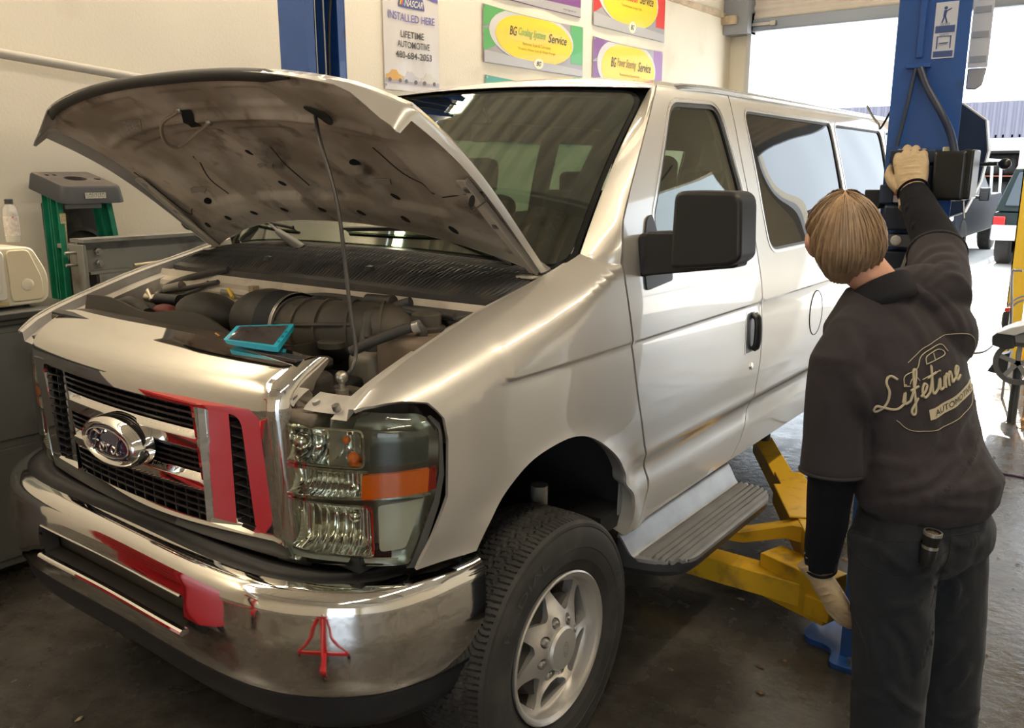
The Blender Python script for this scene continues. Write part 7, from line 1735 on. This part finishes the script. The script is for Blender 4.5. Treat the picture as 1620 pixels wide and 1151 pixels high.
carbody(sv, [('suv_body', SP, [(-2.3, .55), (-2.25, 1.0), (2.3, 1.12), (2.36, .62), (2.0, .48), (-2.1, .5)][::-1], .95, .92, (.8, 1.15)),
             ('cabin', SP, [(-2.26, 1.02), (-2.05, 1.78), (-1.9, 1.84), (.6, 1.84), (1.3, 1.10)], .92, .70, (1.1, 1.84)),
             ('cabin_glass', WG, [(-2.12, 1.10), (-1.95, 1.74), (.5, 1.76), (1.15, 1.14)], .930, .72, (1.1, 1.84)),
             ('rear_glass', WG, [(-2.275, 1.12), (-2.10, 1.72), (-2.02, 1.74), (-2.19, 1.12)], .78, .62, (1.1, 1.84))], (-1.45, 1.45), SP, .40, .27, .80)
MB().box(-.94, .94, -2.44, -2.28, .50, .78).build('rear_bumper', mat('bumper_silver', (.55, .56, .58), .3, .6), sv, local=True, bevel=.03)
for s_ in (1, -1): MB().box(s_ * .74, s_ * .93, -2.31, -2.24, .66, .93).build('tail_light', mat('tail_red', (.75, .02, .02), .2), sv, local=True, bevel=.015)
MB().box(-.35, .35, -2.30, -2.27, .84, .98).build('number_plate', mat('plate_pale', (.6, .6, .55), .4), sv, local=True)
# ================================================================ RIGHT EDGE: yellow post, engine-driven machine, stands
yp = empty('lift_post', (0, 0, 0)); 
A0 = at(1582, 530, 'y', 7.2); yx = 1.15
yp.location = (yx + .15, 7.3, 0); tag(yp, 'yellow lift post with a perforated edge at the right of the photo', 'lift post')
xa = at(1590, 500, 'y', 7.2).x; xb = at(1620, 250, 'y', 7.2).x
MB().box(xa, xa + .14, 7.2, 7.21, 0, 3.9).box(xa, xa + .01, 7.2, 7.42, 0, 3.9).build('column', mat('post_yellow', (.78, .52, .04), .45, dirt=(.6, .46, .12), dscale=3, damt=(.6, .9)), yp)
MB().box(xa + .17, xa + .34, 7.24, 7.26, 0, 3.9).build('inner_column', mat('post_amber', (.70, .40, .01), .45), yp)
g = MB()
for k in range(70): g.box(xa + .125, xa + .155, 7.188, 7.198, .9 + .03 * k, .915 + .03 * k)
g.build('slot_strip', mat('slot_pale', (.55, .50, .36), .5), yp, smooth=False)
MB().box(xa + .20, xa + .30, 7.12, 7.2, .55, .95).build('orange_box', mat('box_orange', (.65, .16, .03), .45), yp, bevel=.01)
tag(MB().prism(roundpoly([(0, 0), (.5, 0), (.5, .02), (0, .02)], .005), 0, .01).build('floor_strip', STEEL, None), 'thin steel strip', 'strip') if 0 else None
# pressure-washer like machine on wheels
mc_x = lambda px, py, y: at(px, py, 'y', y)
Ym = 4.9
def M_(px, py, y=Ym): return at(px, py, 'y', y)
ms = empty('wheeled_machine', tuple(Vector((M_(1600, 600).x, Ym, 0)))); tag(ms, 'dark wheeled shop machine with spoked wheels and cables at the right edge', 'machine')
MK = mat('machine_dark', (.035, .037, .04), .4); c = M_(1612, 572)
def mprism(nm, pix, y0, y1, m_, bev=.006):
    P_ = [M_(a, b, y0) for a, b in pix]; return MB().prism([(p.x, p.z) for p in P_], y0, y1, 'y').build(nm, m_, ms, bevel=bev)
mprism('battery_case', [(1569, 546), (1569, 532), (1576, 527), (1604, 531), (1604, 551), (1590, 553)], Ym - .1, Ym + .15, MK)
mprism('hood_cover', [(1576, 527), (1600, 518), (1640, 510), (1640, 520), (1604, 531)], Ym - .12, Ym + .2, mat('cover_white', (.62, .62, .62), .3))
mprism('foot_bracket', [(1561, 587), (1580, 563), (1598, 558), (1592, 590), (1576, 591)], Ym - .05, Ym + .1, MK)
mprism('control_box', [(1604, 528), (1640, 528), (1640, 545), (1606, 542)], Ym - .1, Ym + .1, mat('machine_grey', (.2, .2, .2), .4))
for q, yy in ((c, Ym - .05),):
    rw_ = abs(c.z - M_(1612, 606).z)
    MB().lathe([(rw_ * .78, -.02), (rw_, -.02), (rw_ * 1.03, 0), (rw_, .02), (rw_ * .78, .02)], (q.x, yy, q.z), 'y', 36, closed=True).build('wheel_tyre', mat('tyre_grey', (.10, .10, .10), .6), ms)
    g = MB()
    for k in range(5): a = k * 2 * math.pi / 5 + .3; g.bar((q.x, yy, q.z), (q.x + rw_ * .8 * math.cos(a), yy, q.z + rw_ * .8 * math.sin(a)), .03, .015, (0, 1, 0))
    g.build('wheel_spokes', mat('spoke_grey', (.25, .25, .25), .5), ms)
MB().tube([M_(1618, 535), M_(1609, 560), M_(1612, 590), M_(1622, 606)], .008, 8, sm=6).build('machine_cable', mat('cable_light', (.5, .5, .5), .4), ms)
MB().cyl((c.x, Ym, 0), (c.x, Ym, c.z), .03).cyl((c.x + .15, Ym + .2, 0), (c.x + .15, Ym + .2, c.z + .1), .03).build('support_leg', MK, ms)
# chromed rack frame with wheel hoops behind the machine
hf_ = empty('hose_reel_stand', (M_(1612, 440, 5.6).x, 5.6, 0)); tag(hf_, 'tubular stand with hooped hoses before the yellow post', 'stand')
g = MB(); g.tube([(M_(1599, 520, 5.6).x, 5.6, 0), M_(1599, 520, 5.6), M_(1601, 435, 5.6), M_(1608, 428, 5.6), M_(1618, 428, 5.6)], .010, 8, sm=4); g.build('tube_frame', mat('tube_grey', (.30, .30, .31), .35, .6), hf_)
g = MB(); cc = M_(1622, 508, 5.6)
for r_ in (.13, .155): g.tube([(cc.x + r_ * math.cos(t), 5.62, cc.z + r_ * 1.25 * math.sin(t)) for t in [2 * math.pi * i / 30 for i in range(30)]], .008, 6, closed=True)
g.build('hose_hoop', mat('hoop_grey', (.28, .28, .28), .5), hf_)
MB().box(M_(1588, 500, 5.6).x, M_(1597, 500, 5.6).x, 5.58, 5.64, M_(1592, 525, 5.6).z, M_(1592, 492, 5.6).z).build('bottle_holder', MK, hf_); MB().box(M_(1590, 500, 5.6).x, M_(1596, 500, 5.6).x, 5.58, 5.63, M_(1592, 492, 5.6).z, M_(1592, 486, 5.6).z).build('red_cap', mat('cap_red', (.7, .05, .03), .4), hf_)
q = at(1614, 676, 'z', 0.0)
tag(MB().lathe([(.035, 0), (.035, .008), (.012, .015), (.012, .05), (.02, .06), (.008, .075), (.008, .5), (0, .5)], (q.x + .01, q.y, 0), seg=16).build('floor_stand', mat('stand_brass', (.45, .30, .16), .35, .7), None), 'small brass and steel stand foot on the sunlit floor at the right edge', 'stand')
# cords and hoses on the floor
def floorline(name, pix, r_, m_, lab, cat): return tag(MB().tube([Vector((p.x, p.y, r_)) for p in [at(a, b, 'z', 0) for a, b in pix]], r_, 8, sm=6).build(name, m_, None), lab, cat)
floorline('power_cord', [(1500, 562), (1533, 560), (1555, 557), (1570, 547)], .009, mat('cord_grey', (.10, .10, .10), .5), 'grey power cord lying on the sunlit floor, leading to the wheeled machine', 'cord')
floorline('air_hose', [(1500, 740), (1560, 745), (1590, 751), (1640, 760)], .006, mat('hose_purple', (.06, .03, .09), .4), 'thin dark purple air hose lying across the floor right of the mechanic', 'hose')
floorline('clear_hose', [(1495, 1020), (1520, 990), (1541, 955), (1546, 915), (1540, 880), (1500, 850)], .008, mat('hose_clear', (.42, .36, .36), .25), 'pinkish clear hose curving on the floor beside the trousers', 'hose')
# dry leaves and chips scattered over the floor: nobody could count them
rl = random.Random(11); g = MB()
for k in range(240):
    if k < 150: x, y = rl.uniform(.9, 2.6), rl.uniform(.3, 4.2)
    else: x, y = rl.uniform(-1.5, 3), rl.uniform(-1.6, 6)
    if (1.40 < x < 2.1 and -.1 < y < 1.4) or math.hypot(x - 1.9, y - .9) < .5: continue
    s_ = rl.uniform(.004, .020) * (1 if rl.random() > .3 else .5); a = rl.uniform(0, 6.28); n = 6
    P_ = [Vector((x + s_ * rl.uniform(.5, 1) * math.cos(a + i) * 1.4, y + s_ * rl.uniform(.4, .8) * math.sin(a + i), .002 + rl.uniform(0, .35) * s_)) for i in range(n)]
    g.add([Vector((x, y, .003 + .5 * s_))] + P_, [(0, i + 1, (i + 1) % n + 1) for i in range(n)])
o = mkobj('dry_leaves', g.v, g.f, mat('leaf_brown', (.16, .10, .055), .8, nscale=30, namp=.5), None, smooth=False); tag(o, 'small dry leaves and chips scattered over the concrete floor', 'debris', kind='stuff')
tag(MB().tube([at(118, 1141, 'z', .004), at(126, 1136, 'z', .008), at(132, 1132, 'z', .004)], [.001, .006, .001], 6, sm=4).build('wood_chip', mat('chip_tan', (.45, .36, .20), .7), None), 'pale curled wood chip on the dark floor in front of the bumper', 'chip')
# ================================================================ IN FRONT OF THE VAN (seen mirrored in its chrome)
RED = mat('jack_red', (.62, .02, .03), .3, coat=.5)
js = empty('transmission_jack', (1.12, -1.62, 0)); tag(js, 'red four-legged transmission jack on casters, mirrored in the chrome bumper', 'jack')
MB().cyl((1.12, -1.62, .12), (1.12, -1.62, .62), .05).cyl((1.12, -1.62, .55), (1.12, -1.62, .62), .075).build('ram_column', RED, js); MB().cyl((1.12, -1.62, .62), (1.12, -1.62, .74), .03).build('ram_rod', CHROME, js)
for k in range(4):
    a = k * math.pi / 2 + .5; e = Vector((1.12 + .36 * math.cos(a), -1.62 + .36 * math.sin(a), .09))
    l_ = MB().bar((1.12, -1.62, .14), e, .065, .065); l_.cyl(e, (1.12 + .05 * math.cos(a), -1.62 + .05 * math.sin(a), .52), .018); l_.build('leg', RED, js, bevel=.004)
    MB().cyl(e + Vector((-.012, 0, -.05)), e + Vector((.012, 0, -.05)), .038, 16).cyl(e + Vector((0, 0, -.05)), e, .010).build('caster', BLACKP, js)
ch_ = empty('tool_chest', (-.65, -1.62, 0)); tag(ch_, 'tall red rolling tool chest standing across from the grille', 'chest')
MB().box(-.98, -.36, -1.88, -1.42, .12, .90).build('body', RED, ch_, bevel=.01)
for k in range(7): 
    d = MB().box(-.95, -.39, -1.42, -1.405, .15 + .105 * k, .245 + .105 * k).build('drawer', RED, ch_, bevel=.004); MB().box(-.90, -.44, -1.405, -1.39, .225 + .105 * k, .236 + .105 * k).build('drawer_pull', CHROME, d)
for x in (-.92, -.42):
    for y in (-1.84, -1.47): MB().cyl((x - .02, y, .06), (x + .02, y, .06), .06).build('caster', BLACKP, ch_)
eh = empty('engine_hoist', (-.6, -3.6, 0)); tag(eh, 'red engine hoist with an upright mast and boom facing the grille', 'hoist')
MB().bar((-.6, -3.9, .1), (-.6, -3.9, 1.7), .10, .10, (0, 1, 0)).build('mast', RED, eh); MB().bar((-.6, -3.95, 1.68), (-.6, -2.7, 1.85), .09, .09).build('boom', RED, eh)
for s_ in (1, -1): MB().bar((-.6 + s_ * .12, -3.95, .10), (-.6 + s_ * .42, -2.7, .10), .08, .08).build('leg', RED, eh)
for x, y in ((-.18, -2.72), (-1.02, -2.72), (-.48, -3.92), (-.72, -3.92)): MB().cyl((x - .02, y, .05), (x + .02, y, .05), .05).build('caster', BLACKP, eh)
MB().cyl((-.6, -3.85, .5), (-.6, -3.3, 1.68), .04).build('hydraulic_ram', mat('ram_black', (.02, .02, .02), .3), eh)
